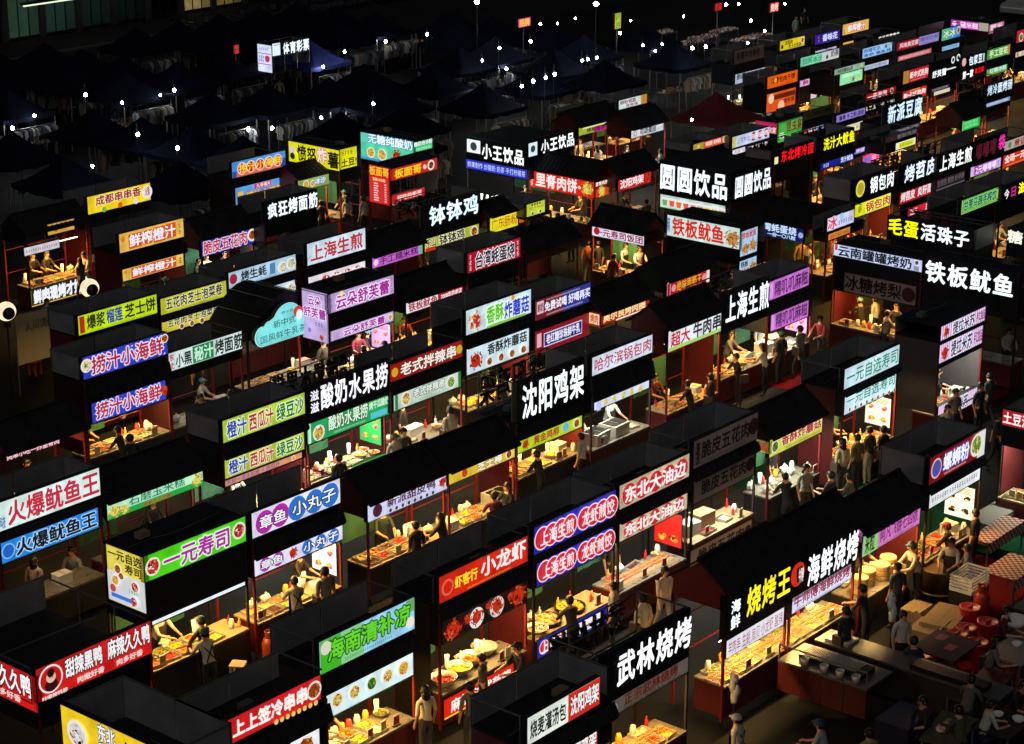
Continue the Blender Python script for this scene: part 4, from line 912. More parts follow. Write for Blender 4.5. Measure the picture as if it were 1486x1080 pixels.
('mushroom2','small yellow-green fried mushroom stall','small lime mushroom stall','gable',44.36,28.07,2.61,1.35,2.5,[('F',0.0,(0.0,2.61),1.989,2.5,'#c8cc48',[('t','香酥炸蘑菇',0.22,0.97,0.35,0.9,'#a82030','#e8e0b0',0.02),('p',0.1,0.5,0.35,'green'),('l',0.3,0.95,0.1,0.25,'#505050')],{}),('L',0.0,(0.5,0.0),2.093,2.457,'#c8cc48',[('t','蘑菇',0.1,0.9,0.2,0.8,'#a82030',None,0.02)],{})],{'goods':'bags','side':'#20201c'}),
('tiramisu','grey-sided stall with purple striped signs','purple striped stall','flat',52.95,27.85,2.72,1.5,3.6,[('F',0.0,(0.0,2.72),3.147,3.6,'#b088b8',[('stripes','#e8d8f0','#a070b0'),('t','提拉米苏',0.26,0.74,0.1,0.9,'#2c2440','#f0f0ff',0.02),('t','手工甜品',0.78,0.98,0.2,0.8,'#8a2060',None,0.02),('p',0.11,0.5,0.4,'craw')],{}),('F',0.0,(-0.008,2.632),2.451,3.038,'#b088b8',[('stripes','#e8d8f0','#a070b0'),('t','提拉米苏',0.26,0.74,0.1,0.9,'#2c2440','#f0f0ff',0.02),('t','手工甜品',0.78,0.98,0.2,0.8,'#8a2060',None,0.02),('p',0.11,0.5,0.4,'craw')],{}),('F',0.0,(0.119,2.529),0.631,1.121,'#b088b8',[('stripes','#e8d8f0','#a070b0'),('t','提拉米苏',0.26,0.74,0.1,0.9,'#2c2440','#f0f0ff',0.02)],{'counter':1})],{'goods':'trays','side':'#4c484c'}),
('nuoji','pink rice-cake stall with two matching signs','pink rice-cake stall','box',54.31,34.61,2.6,1.35,3.4,[('F',0.0,(0.0,2.34),2.76,3.4,'#c068c8',[('t','糯叽叽麻糍',0.13,0.96,0.12,0.88,'#1c1024',None,0.0),('r',0.02,0.09,0.1,0.9,'#d898e0')],{}),('F',0.0,(0.156,2.386),1.702,2.304,'#c068c8',[('t','糯叽叽麻糍',0.13,0.96,0.12,0.88,'#1c1024',None,0.0),('r',0.02,0.09,0.1,0.9,'#d898e0')],{})],{'goods':'boxes','rposter':('#e088d0','food')}),
('shengjian3','black stall with four white characters beside a pink sign','four-character white-lettered stall','box',51.66,34.59,2.6,1.35,3.6,[('F',0.0,(0.0,2.59),2.579,3.6,'LET',[('t','上海生煎',0.02,0.97,0.05,0.92,'#eef8ff',None,0.02)],{})],{'goods':'counterfood','back':1}),
('beefbig','white beef skewer stall with red and black brush characters','beef skewer stall','gable',48.06,34.01,2.72,1.35,3.4,[('F',0.0,(-0.0,2.72),2.743,3.4,'#dfe6ee',[('r',0,1,0,0.2,'#a8d070'),('t','超大',0.05,0.4,0.2,0.85,'#c02030',None,0.02),('t','牛肉串',0.46,0.98,0.2,0.9,'#181818',None,0.02)],{})],{'goods':'trays'}),
('haerbin','pale stall with thin crimson brush characters','pale crimson-script stall','box',44.23,33.85,2.84,1.35,3.6,[('F',0.0,(-0.0,2.84),3.035,3.6,'#d0deee',[('t','哈尔滨锅包肉',0.04,0.97,0.18,0.85,'#b01c40',None,0.0)],{}),('F',0.0,(0.12,2.72),1.992,2.279,'#cfd8f4',[('p',0.2,0.5,0.4,'yellow'),('p',0.35,0.5,0.4,'yellow'),('p',0.5,0.5,0.4,'yellow'),('p',0.65,0.5,0.4,'yellow'),('p',0.8,0.5,0.4,'yellow'),('r',0,0.08,0,1,'#b8c4f0')],{})],{'goods':'fryer'}),
('jijia','black stall with tall white blocky characters, mid picture','tall white-lettered chicken stall','box',41.22,34.06,2.93,1.35,3.6,[('F',0.0,(-0.0,2.93),2.469,3.6,'LET',[('t','沈阳鸡架',0.03,0.97,0.05,0.92,'#f6ffff',None,0.02)],{}),('F',0.0,(0.031,2.871),1.553,1.949,'#a8c420',[('p',0.12,0.5,0.4,'craw'),('t','黄金鸡柳',0.24,0.62,0.25,0.85,'#a01c30',None,0.02),('c',0.73,0.55,0.34,'#60b0e0'),('p',0.9,0.5,0.36,'chicken')],{})],{'goods':'counterfood','back':1}),
('cheese','yellow cheese-stick banner stall','cheese-stick stall','gable',37.2,32.95,2.61,1.35,2.5,[('F',0.0,(0.0,2.61),2.167,2.5,'#d8b830',[('t','芝士棒',0.42,0.8,0.15,0.85,'#f8f4e0','#806010',0.02),('c',0.23,0.5,0.33,'#c04020'),('p',0.9,0.5,0.38,'meat')],{})],{'goods':'cheese'}),
('sweetduck','white duck banner stall under a black gable roof','sweet duck stall','gable',34.33,33.04,2.85,1.35,2.5,[('F',0.0,(0.0,2.92),2.038,2.5,'#c8ccec',[('c',0.12,0.5,0.36,'#4a2030'),('t','新派甜皮鸭',0.24,0.84,0.42,0.92,'#4a1830',None,0.02),('p',0.93,0.55,0.34,'craw'),('c',0.27,0.22,0.1,'#3a1428'),('c',0.345,0.22,0.1,'#3a1428'),('c',0.42,0.22,0.1,'#3a1428'),('c',0.495,0.22,0.1,'#3a1428'),('c',0.57,0.22,0.1,'#3a1428'),('c',0.645,0.22,0.1,'#3a1428'),('c',0.72,0.22,0.1,'#3a1428'),('c',0.795,0.22,0.1,'#3a1428')],{})],{'goods':'bread','side':'#420c14'}),
('octopus','white octopus-ball stall with purple and blue discs','octopus-ball stall','box',30.37,32.86,2.88,1.35,3.6,[('F',0.0,(0.0,2.88),2.955,3.6,'#dcdcf0',[('c',0.14,0.48,0.44,'#b02aa0'),('c',0.31,0.5,0.44,'#b02aa0'),('c',0.5,0.5,0.46,'#2a70c8'),('c',0.69,0.5,0.46,'#2a70c8'),('c',0.87,0.5,0.46,'#2a70c8'),('t','章鱼',0.08,0.37,0.26,0.74,'#f8f8ff','#201040',0.01),('t','小丸子',0.44,0.93,0.26,0.76,'#f8f8ff','#102050',0.01)],{}),('F',0.0,(0.024,2.924),2.008,2.444,'#dcdcf0',[('c',0.12,0.5,0.4,'#b02aa0'),('c',0.26,0.5,0.4,'#b02aa0'),('t','章鱼',0.07,0.31,0.26,0.76,'#f8f8ff','#201040',0.01),('p',0.42,0.5,0.35,'craw'),('c',0.58,0.5,0.42,'#2a70c8'),('c',0.73,0.5,0.42,'#2a70c8'),('c',0.88,0.5,0.42,'#2a70c8'),('t','小丸子',0.53,0.93,0.26,0.76,'#f8f8ff','#102050',0.01)],{})],{'goods':'takoyaki','rposter':('#d8dcec','food'),'teeth':1}),
('sushi1','bright green sushi stall with purple characters','bright green sushi stall','flat',27.2,32.86,3.0,1.35,3.6,[('F',0.0,(0.0,3.0),2.971,3.6,'#4cc81c',[('p',0.08,0.5,0.34,'sushi'),('t','一元寿司',0.18,0.82,0.14,0.86,'#a8249c','#e8f4e0',0.02),('p',0.92,0.55,0.32,'sushi')],{}),('L',0.0,(1.246,0.0),2.23,3.581,'#d8c850',[('r',0,1,0.0,0.55,'#c8ccd0'),('t','一元自选',0.06,0.94,0.78,0.95,'#28280c',None,0.02),('t','寿司',0.5,0.92,0.6,0.76,'#28280c',None,0.02),('p',0.3,0.62,0.09,'meat'),('p',0.75,0.42,0.1,'sushi'),('p',0.25,0.42,0.1,'fruit'),('p',0.72,0.16,0.1,'sushi'),('c',0.2,0.28,0.07,'#c04830'),('r',0.15,0.7,0.13,0.2,'#4070d0'),('l',0.62,0.95,0.3,0.38,'#40a030'),('p',0.45,0.55,0.07,'meat')],{}),('F',0.0,(0.122,2.912),1.919,2.031,'#eef4ff',[],{'strip':1})],{'goods':'flattrays'}),
('squidking','white squid stall with big red characters above a blue banner','red-lettered squid stall','box',27.06,37.76,3.02,1.35,3.6,[('F',0.0,(0.0,3.02),2.874,3.6,'#d4ece8',[('t','火爆鱿鱼王',0.1,0.98,0.12,0.9,'#c02840',None,0.02),('t','科技',0.02,0.07,0.1,0.5,'#3060a0',None,0.02)],{}),('F',0.0,(0.025,2.905),2.071,2.638,'#2080d8',[('t','火爆鱿鱼王',0.15,0.97,0.15,0.85,'#10101c','#a8d0f0',0.02),('c',0.07,0.5,0.34,'#7ab8e8'),('c',0.07,0.5,0.28,'#2060c0')],{})],{'goods':'bulbs'}),
('corncake','green corn-cake banner stall under a black roof','green corn-cake stall','gable',30.37,37.95,3.05,1.35,2.5,[('F',0.0,(0.0,3.13),2.061,2.5,'#a8dcc0',[('r',0,1,0,0.35,'#28a040'),('t','石磨玉米糕',0.22,0.8,0.42,0.95,'#187848',None,0.0),('p',0.07,0.45,0.42,'yellow'),('p',0.17,0.35,0.34,'yellow'),('t','新鲜玉米现磨',0.36,0.64,0.1,0.32,'#b03020',None,0.02),('p',0.92,0.5,0.4,'yellow')],{})],{'goods':'dark','side':'#15151a'}),
('orange','lime stall with orange, watermelon and mung juice signs','lime juice stall','box',34.17,37.9,2.95,1.35,3.6,[('F',0.0,(0.0,2.95),2.979,3.6,'#a8c83c',[('t','橙汁',0.05,0.28,0.15,0.85,'#2040b0','#e8f0d0',0.02),('t','西瓜汁',0.31,0.6,0.15,0.85,'#b02028','#f0e8d0',0.02),('t','绿豆沙',0.64,0.97,0.15,0.85,'#187030','#e0f0c0',0.02)],{}),('F',0.0,(0.009,2.879),1.999,2.535,'#a8b83c',[('t','橙汁',0.05,0.28,0.15,0.85,'#2040b0','#e8f0d0',0.02),('t','西瓜汁',0.31,0.6,0.15,0.85,'#b02028','#f0e8d0',0.02),('t','绿豆沙',0.64,0.97,0.15,0.85,'#187030','#e0f0c0',0.02)],{}),('F',0.0,(-0.0,2.78),1.788,1.974,'#c88868',[('t','不加一滴水的橙汁 西瓜汁',0.02,0.7,0.12,0.9,'#4030a0',None,0.02),('p',0.88,0.5,0.4,'fruit')],{})],{'goods':'cups'}),
('yogurt','black yoghurt stall with white characters over a green banner','yoghurt fruit stall','box',37.4,38.13,3.05,1.35,3.6,[('F',0.0,(0.0,3.19),2.758,3.6,'LET',[('t','滋',0.01,0.12,0.5,0.85,'#e8e8f4',None,0.02),('t','滋',0.01,0.12,0.1,0.45,'#e8e8f4',None,0.02),('t','酸奶水果捞',0.13,0.97,0.1,0.95,'#e8e8f4',None,0.02)],{}),('F',0.0,(-0.019,3.221),1.959,2.578,'#1f9a58',[('t','酸奶水果捞',0.25,0.72,0.3,0.95,'#d8f0d8','#0a4020',0.02),('t','烤干瓜酸奶',0.74,0.98,0.55,0.9,'#d8f0d8',None,0.02),('r',0.0,0.04,0.05,0.95,'#c8e8d0'),('p',0.13,0.4,0.36,'bowl'),('l',0.3,0.7,0.12,0.22,'#b0e0c0'),('r',0.75,0.95,0.12,0.4,'#50c0d0')],{}),('F',0.0,(1.64,3.09),0.609,0.89,'#3fae2a',[('t','烤酸奶',0.1,0.9,0.2,0.8,'#e8f4e0',None,0.02)],{'counter':1})],{'goods':'fruits','back':1,'rposter':('#30a050','food')}),
('banla','dark red mixed-skewer stall with white bubble characters','mixed-skewer stall','box',40.51,38.0,3.04,1.35,3.45,[('F',0.0,(0.0,3.04),2.933,3.45,'#961010',[('t','老式拌辣串',0.14,0.9,0.15,0.85,'#f0e8dc','#401008',0.02),('c',0.06,0.5,0.26,'#c8a020'),('c',0.95,0.5,0.26,'#c8a020')],{}),('F',0.0,(0.116,2.936),2.054,2.556,'#b8cfc4',[('p',0.18,0.5,0.4,'bowl'),('p',0.85,0.5,0.38,'noodle'),('t','老式拌辣串',0.28,0.74,0.4,0.9,'#e8f0e8','#283828',0.02),('r',0,0.05,0,1,'#2a7a3a'),('r',0.95,1,0,1,'#2a7a3a'),('l',0.35,0.7,0.12,0.25,'#80a030')],{})],{'goods':'tub'}),
('mushroom1','colourful fried mushroom stall with green and blue characters','colourful mushroom stall','box',44.5,38.69,3.01,1.35,3.95,[('F',0.0,(0.0,3.01),3.176,3.95,'#bfd8e0',[('p',0.14,0.45,0.42,'mush'),('t','香酥',0.3,0.56,0.2,0.85,'#58c020','#e8f8d0',0.02),('t','炸蘑菇',0.57,0.95,0.15,0.8,'#2038c0','#e8f0ff',0.02),('r',0.3,0.9,0.02,0.12,'#80c040'),('c',0.7,0.9,0.1,'#e09030')],{}),('F',0.0,(0.018,2.918),1.944,2.769,'#c4dae4',[('p',0.14,0.45,0.36,'craw'),('t','香酥炸蘑菇',0.32,0.95,0.5,0.9,'#1c1c1c',None,0.02),('p',0.35,0.25,0.17,'chicken'),('p',0.53,0.25,0.17,'chicken'),('p',0.7,0.25,0.17,'chicken'),('p',0.88,0.25,0.17,'chicken')],{})],{'goods':'fries'}),
('milktry','half red half blue milk stall with free-taste sign','red-blue milk stall','box',47.72,38.72,2.68,1.35,3.5,[('F',0.0,(0.0,2.76),2.846,3.5,'#6a1828',[('r',0.5,1,0,1,'#28348a'),('t','免费试喝 好喝再买',0.17,0.98,0.3,0.75,'#eef0ff',None,0.02),('r',0.03,0.15,0.3,0.9,'#d8b8c0'),('l',0.2,0.8,0.82,0.92,'#d8c0c0'),('l',0.2,0.85,0.1,0.2,'#d8c0d0'),('t','鲜奶',0.04,0.14,0.4,0.8,'#6a1828',None,0.02)],{}),('F',0.0,(0.005,2.705),1.747,2.54,'#7c1420',[('r',0.16,0.86,0.22,0.78,'#d8d0e8'),('r',0.17,0.85,0.26,0.74,'#202878'),('t','老红糖珍珠鲜牛乳',0.2,0.82,0.32,0.7,'#e8e8ff',None,0.02),('l',0.9,0.96,0.2,0.8,'#e0c0c0'),('r',0.03,0.11,0.3,0.85,'#d8a8b0')],{})],{'goods':'dark'}),
('roastring','dark-roofed roast stall with glowing cream characters and a red end','glowing cream roast stall','gable',50.41,38.26,2.6,1.35,2.5,[('F',0.0,(0.0,2.58),2.139,2.5,'#a01810',[('t','奥尔良烤肉圈',0.05,0.9,0.25,0.95,'#f4e0a0','#c05018',0.02),('r',0.3,0.95,0.0,0.15,'#e8e8e0')],{}),('L',0.0,(0.5,0.0),2.095,2.59,'#b83820',[('r',0.1,0.9,0.15,0.85,'#f0d8a0'),('t','烤肉',0.2,0.8,0.2,0.8,'#c03020',None,0.02)],{})],{'goods':'dark','side':'#301210'}),
('juewei','red gluten stall with a green gable end','green-gabled gluten stall','gable',54.4,38.6,2.6,1.35,2.6,[('F',0.0,(0.0,2.44),2.104,2.6,'#a01428',[('r',0.0,0.08,0.0,1,'#e8d8d8'),('r',0.01,0.07,0.05,0.95,'#a01428'),('r',0.92,1,0.0,1,'#e8d8d8'),('t','绝味面筋王',0.22,0.8,0.2,0.85,'#f0a030','#401008',0.02),('c',0.15,0.5,0.25,'#d89090'),('c',0.86,0.5,0.25,'#d89090')],{})],{'goods':'dark','side':'#0d2a18'}),
('tieban','white squid box with red brush characters and squid drawings','white squid corner stall','flatL',58.59,38.59,3.05,1.52,3.6,[('L',0.0,(3.05,-0.0),2.837,3.6,'#c4dcd8',[('t','铁板鱿鱼',0.08,0.78,0.12,0.92,'#d02818',None,0.02),('p',0.9,0.45,0.42,'squid'),('t','嗨嗨嗨',0.01,0.05,0.2,0.9,'#3060a0',None,0.02)],{}),('F',0.0,(0.02,1.09),2.564,3.475,'#a0c4e0',[('t','铁板鱿鱼',0.1,0.9,0.68,0.92,'#c02028',None,0.02),('p',0.3,0.3,0.26,'squid'),('p',0.7,0.35,0.26,'squid')],{}),('F',0.0,(0.02,1.09),1.863,2.433,'#a0c4e0',[('t','铁板',0.08,0.5,0.55,0.9,'#181820',None,0.02),('p',0.75,0.45,0.36,'squid'),('t','鱿鱼',0.1,0.6,0.1,0.45,'#c02028',None,0.02)],{})],{'goods':'dark'}),
('onigiri','dark-roofed rice ball stall with a white banner and warm lit trays','rice ball stall','gableL',59.08,42.95,2.35,1.2,2.5,[('L',0.0,(2.35,0.0),2.116,2.5,'#ccc8dc',[('t','一元寿司饭团',0.06,0.97,0.15,0.85,'#8a1430','#e8e0f0',0.02),('c',0.1,0.55,0.36,'#b01c30')],{}),('F',0.0,(0.02,0.94),2.234,2.59,'#3a1418',[('t','饭团',0.1,0.9,0.1,0.9,'#5a2c30',None,0.02)],{'dim':2})],{'goods':'grid'}),
('maroon','unlit maroon stall with ring emblems','unlit maroon stall','gable',54.16,44.33,2.91,1.35,2.6,[('F',0.0,(0.0,2.91),2.258,2.6,'#4a1812',[('c',0.15,0.5,0.3,'#5a2410'),('c',0.338,0.5,0.3,'#5a2410'),('c',0.525,0.5,0.3,'#5a2410'),('c',0.713,0.5,0.3,'#5a2410'),('c',0.9,0.5,0.3,'#5a2410')],{'dim':2})],{'goods':'none'}),
('taiwan','red oyster omelette stall with black white-edged characters','red oyster omelette stall','box',50.25,43.6,2.71,1.35,3.6,[('F',0.0,(0.0,2.71),2.905,3.6,'#a81428',[('t','台湾蚝蛋烧',0.15,0.88,0.12,0.88,'#14101c','#f0ecf4',0.02),('l',0.03,0.1,0.1,0.9,'#e8c8d0'),('l',0.92,0.98,0.1,0.9,'#e8c8d0')],{})],{'goods':'dark'}),
('bobo','black stall with three white characters above a yellow banner','three-character black stall','box',54.05,48.95,3.05,1.35,3.6,[('F',0.0,(0.0,3.07),2.726,3.6,'LET',[('t','钵钵鸡',0.06,0.96,0.08,0.92,'#d8f0ff',None,0.02)],{}),('F',0.0,(0.049,3.029),1.881,2.385,'#a8b030',[('t','乐山',0.02,0.2,0.3,0.9,'#282010','#f0e8b0',0.02),('t','钵钵鸡',0.26,0.72,0.2,0.95,'#181818','#f4f0d0',0.02),('p',0.9,0.5,0.4,'chicken'),('r',0,0.2,0,0.3,'#c03018')],{})],{'goods':'dark','back':1}),
('changfen','yellow rice-roll sign stall with red characters','yellow rice-roll stall','gable',57.19,48.53,1.5,1.35,2.6,[('F',0.0,(0.0,1.62),2.005,2.6,'#e0dc28',[('t','广东肠粉',0.06,0.95,0.2,0.85,'#b84010',None,0.0)],{}),('F',0.0,(1.655,1.985),2.064,2.589,'#d86018',[('l',0.3,0.7,0.1,0.9,'#f0e0c0')],{})],{'goods':'dark'}),
('smalllime','small lime menu sign stall','smalllime','box',58.71,48.05,1.5,1.35,2.9,[('F',0.0,(0.0,1.09),2.405,2.9,'#b4c838',[('c',0.3,0.85,0.1,'#404818'),('c',0.433,0.85,0.1,'#404818'),('c',0.567,0.85,0.1,'#404818'),('c',0.7,0.85,0.1,'#404818'),('l',0.12,0.9,0.5,0.72,'#a03020'),('p',0.3,0.2,0.16,'meat'),('p',0.7,0.2,0.16,'meat')],{})],{'goods':'none'}),
('riceCake','magenta rice-cake banner stall under a black roof','magenta rice-cake stall','gable',50.74,48.33,2.6,1.35,2.5,[('F',0.0,(0.0,2.57),2.112,2.5,'#c060c8',[('t','手工糯米糕',0.15,0.9,0.18,0.85,'#1c1024',None,0.0),('r',0.93,1,0.1,1,'#60c090'),('c',0.07,0.5,0.3,'#e8d0e0')],{})],{'goods':'dark'}),
('tieban2','half white half red squid banner stall','white-red squid stall','gable',47.53,43.84,2.69,1.35,2.5,[('F',0.0,(0.0,2.77),2.114,2.5,'#e4e0e4',[('r',0.55,1,0,1,'#a81c28'),('t','铁板鱿鱼',0.04,0.54,0.15,0.85,'#a01828',None,0.02),('t','2008年的老店',0.6,0.97,0.3,0.8,'#f0e8ec',None,0.02)],{})],{'goods':'papers','side':'#200c18'}),
('yunduo','lilac souffle stall with magenta characters on two faces','lilac souffle stall','flat',43.95,43.76,2.96,1.35,3.6,[('F',0.0,(0.0,2.96),2.973,3.6,'#b8a0d0',[('t','云朵舒芙蕾',0.12,0.92,0.12,0.82,'#a02090','#f4ecff',0.02),('l',0.02,0.08,0.2,0.8,'#6050a0'),('l',0.94,0.99,0.1,0.9,'#c04080'),('c',0.2,0.85,0.14,'#e8d890')],{}),('L',0.0,(1.118,0.0),2.023,3.631,'#b8a0d0',[('t','云朵',0.25,0.75,0.7,0.88,'#a02090','#f4ecff',0.02),('t','舒芙蕾',0.08,0.92,0.46,0.66,'#a02090','#f4ecff',0.02),('l',0.5,0.9,0.3,0.4,'#6050a0'),('p',0.75,0.1,0.06,'craw'),('c',0.3,0.2,0.05,'#9070c8')],{}),('F',0.0,(0.073,2.923),2.072,2.422,'#c0a8d8',[('t','云朵舒芙蕾',0.2,0.85,0.15,0.85,'#a02090','#f4ecff',0.02),('p',0.94,0.5,0.3,'fruit')],{})],{'goods':'counterfood','rposter':('#b890c8','food')}),
('shengjian1','white stall with thin red brush characters above a half-hidden sign','red-script white stall','box',47.77,48.46,2.81,1.35,3.6,[('F',0.0,(0.0,2.81),2.829,3.6,'#c8dcec',[('t','上海生煎',0.06,0.94,0.15,0.85,'#b82c2c',None,0.02)],{}),('F',0.0,(0.015,2.775),1.756,2.463,'#dcd4dc',[('c',0.3,0.55,0.3,'#b82c3c'),('c',0.483,0.55,0.3,'#b82c3c'),('c',0.667,0.55,0.3,'#b82c3c'),('c',0.85,0.55,0.3,'#b82c3c'),('t','上海生煎',0.24,0.91,0.32,0.8,'#f4f0f4',None,0.02),('p',0.08,0.4,0.3,'meat')],{})],{'goods':'dark'}),
('oyster','pale blue oyster stall with oyster photos','pale blue oyster stall','box',43.71,47.88,2.98,1.35,3.6,[('F',0.0,(0.0,2.98),3.044,3.6,'#a8c8dc',[('c',0.07,0.55,0.3,'#a02038'),('t','烤生蚝',0.18,0.55,0.28,0.85,'#14141c',None,0.02),('l',0.1,0.7,0.06,0.14,'#406080'),('r',0.6,0.68,0.2,0.85,'#5080b0'),('p',0.79,0.42,0.34,'shell'),('p',0.92,0.5,0.36,'shell')],{}),('F',0.0,(0.011,2.911),2.225,2.763,'#b8ccdc',[('c',0.07,0.5,0.3,'#a02038'),('t','现开',0.13,0.26,0.4,0.85,'#a02038',None,0.02),('t','烤生蚝',0.3,0.65,0.3,0.95,'#14141c',None,0.02),('p',0.8,0.42,0.34,'shell'),('p',0.93,0.5,0.36,'shell')],{})],{'goods':'none'}),
('cheeseroll','yellow kimchi roll stall with long dark blue sign','kimchi roll stall','box',40.68,47.65,2.73,1.35,3.48,[('F',0.0,(0.0,2.73),2.943,3.48,'#b8b82c',[('t','五花肉芝士泡菜卷',0.08,0.93,0.25,0.9,'#28285c','#e8e890',0.02),('l',0.3,0.75,0.05,0.13,'#604020'),('l',0.01,0.05,0.2,0.8,'#505010')],{}),('F',0.0,(0.004,2.684),2.347,2.736,'#c0b434',[('t','五花肉芝士泡菜卷',0.09,0.88,0.4,0.95,'#28285c','#e8e890',0.02),('p',0.3,0.2,0.25,'meat'),('p',0.45,0.2,0.25,'meat'),('p',0.6,0.2,0.25,'meat'),('r',0.85,0.98,0.6,0.85,'#f8f0d8')],{})],{'goods':'dark'}),
('durian','bright yellow-green durian pancake stall','durian pancake stall','box',37.43,47.54,3.04,1.35,3.72,[('F',0.0,(0.0,3.04),3.101,3.72,'#b8d810',[('r',0.02,0.08,0.1,0.92,'#b02818'),('l',0.03,0.07,0.15,0.85,'#f0e0a0'),('t','爆浆',0.11,0.33,0.22,0.88,'#20240c',None,0.02),('t','榴莲',0.35,0.55,0.22,0.88,'#2838a0',None,0.02),('t','芝士饼',0.58,0.97,0.22,0.88,'#20240c',None,0.02),('l',0.2,0.95,0.06,0.14,'#707a10')],{})],{'goods':'omelette'}),
('xiaohei','white and green gluten sign stall','white-green gluten stall','box',37.94,44.22,2.87,1.35,3.14,[('F',0.0,(0.0,2.87),2.571,3.14,'#c8dcd8',[('r',0.32,0.6,0.06,0.94,'#148048'),('t','东',0.01,0.07,0.55,0.9,'#b02838',None,0.02),('t','北',0.01,0.07,0.1,0.45,'#b02838',None,0.02),('t','小黑',0.09,0.3,0.12,0.8,'#14181c',None,0.02),('t','秘汁',0.34,0.59,0.14,0.86,'#c8ecd8',None,0.02),('t','烤面筋',0.62,0.99,0.12,0.9,'#14181c',None,0.02)],{})],{'goods':'clothes'}),
('laozhi','deep blue seafood stall with crimson white-edged characters','deep blue seafood stall','box',34.85,44.18,3.05,1.35,3.8,[('F',0.0,(0.0,3.06),3.139,3.8,'#2c3cc0',[('t','捞汁小海鲜',0.1,0.94,0.14,0.88,'#b01c40','#ece4f0',0.02),('p',0.04,0.6,0.3,'shell'),('p',0.96,0.75,0.2,'chicken'),('specks','#d03048')],{}),('F',0.0,(0.202,2.912),1.818,2.431,'#2c3cc0',[('t','捞汁小海鲜',0.06,0.92,0.14,0.88,'#b01c40','#ece4f0',0.02),('p',0.97,0.5,0.3,'craw'),('specks','#d03048')],{})],{'goods':'deli','side':'#300a10'}),
('leftred','black-roofed stall with a broken red and white strip at the left edge','left edge broken-strip stall','gable',30.9,42.53,2.6,1.35,2.5,[('F',0.0,(0.0,1.74),2.334,2.5,'#180c10',[('t','肉串小吃一炸里脊肉',0.02,0.98,0.1,0.9,'#e8d0dc','#b02038',0.02)],{})],{'goods':'few'}),
('purpleedge','purple menu sign at the left edge','purpleedge','box',29.98,43.19,0.9,1.35,3.0,[('F',0.0,(-0.0,1.41),2.49,3.0,'#9040a0',[('r',0.6,0.95,0.2,0.9,'#d8e0f0'),('l',0.65,0.9,0.3,0.8,'#3050a0')],{})],{'goods':'none'}),
('juice1','orange fresh juice stall with two matching signs','orange juice stall','box',44.63,54.2,2.89,1.35,3.6,[('F',0.0,(0.0,2.89),2.917,3.6,'#dcb450',[('r',0.14,0.34,0.1,0.85,'#d85018'),('r',0.36,0.5,0.14,0.85,'#d85018'),('r',0.52,0.7,0.1,0.88,'#d85018'),('r',0.72,0.87,0.15,0.9,'#d85018'),('t','鲜榨橙汁',0.15,0.86,0.2,0.82,'#f0f0f4','#c04010',0.02),('c',0.05,0.7,0.15,'#d88018'),('l',0.9,0.98,0.2,0.8,'#807020')],{}),('F',0.0,(0.056,2.816),1.913,2.365,'#dcb450',[('r',0.14,0.87,0.08,0.9,'#d85018'),('t','鲜榨橙汁',0.16,0.86,0.2,0.82,'#f0f0f4','#c04010',0.02),('c',0.05,0.7,0.15,'#d88018'),('l',0.9,0.98,0.2,0.8,'#807020')],{})],{'goods':'dark','side':'#5a1418'}),
('belly2','blue crispy pork sign stall with red characters','blue crispy pork stall','gable',48.31,54.23,2.49,1.35,2.6,[('F',0.0,(0.0,2.69),2.009,2.6,'#2430a8',[('t','脆皮五花肉',0.03,0.8,0.12,0.9,'#c02840','#e8e0f0',0.02),('c',0.9,0.55,0.4,'#e8e0d8'),('p',0.9,0.55,0.34,'chicken')],{})],{'goods':'warm','teeth':1}),
('mianjin','black stall with five white characters near the cloud sign','mianjin','box',50.82,53.63,2.64,1.35,3.6,[('F',0.0,(0.0,2.64),2.902,3.6,'LET',[('t','疯狂烤面筋',0.02,0.99,0.1,0.92,'#f0fcff',None,0.02)],{})],{'goods':'none','side':'#0c0c14'}),
('chengdu','yellow skewer sign stall with maroon characters','chengdu','box',48.11,60.09,3.03,1.35,3.3,[('F',0.0,(0.0,3.03),2.613,3.3,'#e8c81c',[('t','成都串串香',0.13,0.84,0.4,0.9,'#901838','#f4e8b0',0.02),('c',0.94,0.5,0.36,'#e8e0e8'),('t','火锅',0.905,0.975,0.3,0.8,'#901838',None,0.02),('c',0.25,0.12,0.16,'#70b850'),('c',0.5,0.15,0.16,'#d05820'),('c',0.75,0.15,0.16,'#d8d0e0')],{})],{'goods':'none'}),
('wave','blue wave stall with yellow characters on red discs','wave','box',54.45,59.18,2.47,1.35,3.6,[('F',0.0,(0.0,2.88),2.958,3.6,'#4a90d0',[('r',0,1,0,0.25,'#d06848'),('r',0,0.08,0,0.4,'#2848a0'),('r',0.9,1,0,0.55,'#2848a0'),('c',0.18,0.5,0.373,'#f0e8e8'),('c',0.18,0.5,0.33,'#c82818'),('c',0.345,0.5,0.373,'#f0e8e8'),('c',0.345,0.5,0.33,'#c82818'),('c',0.51,0.5,0.373,'#f0e8e8'),('c',0.51,0.5,0.33,'#c82818'),('c',0.675,0.5,0.373,'#f0e8e8'),('c',0.675,0.5,0.33,'#c82818'),('c',0.84,0.5,0.373,'#f0e8e8'),('c',0.84,0.5,0.33,'#c82818'),('t','捞汁小海鲜',0.12,0.9,0.25,0.78,'#f0d040',None,0.02)],{}),('F',0.0,(0.122,2.792),1.847,2.576,'#5a98d8',[('t','捞汁小海鲜',0.22,0.96,0.16,0.6,'#f0d040','#c82818',0.02),('r',0.38,0.72,0.7,0.95,'#c83050'),('t','九号唱片',0.42,0.7,0.72,0.93,'#f0d8e0',None,0.02),('t','麻',0.05,0.15,0.5,0.75,'#f0d040','#c82818',0.02),('t','辣',0.05,0.15,0.15,0.42,'#f0d040','#c82818',0.02)],{})],{'goods':'none','side':'#200c12'}),
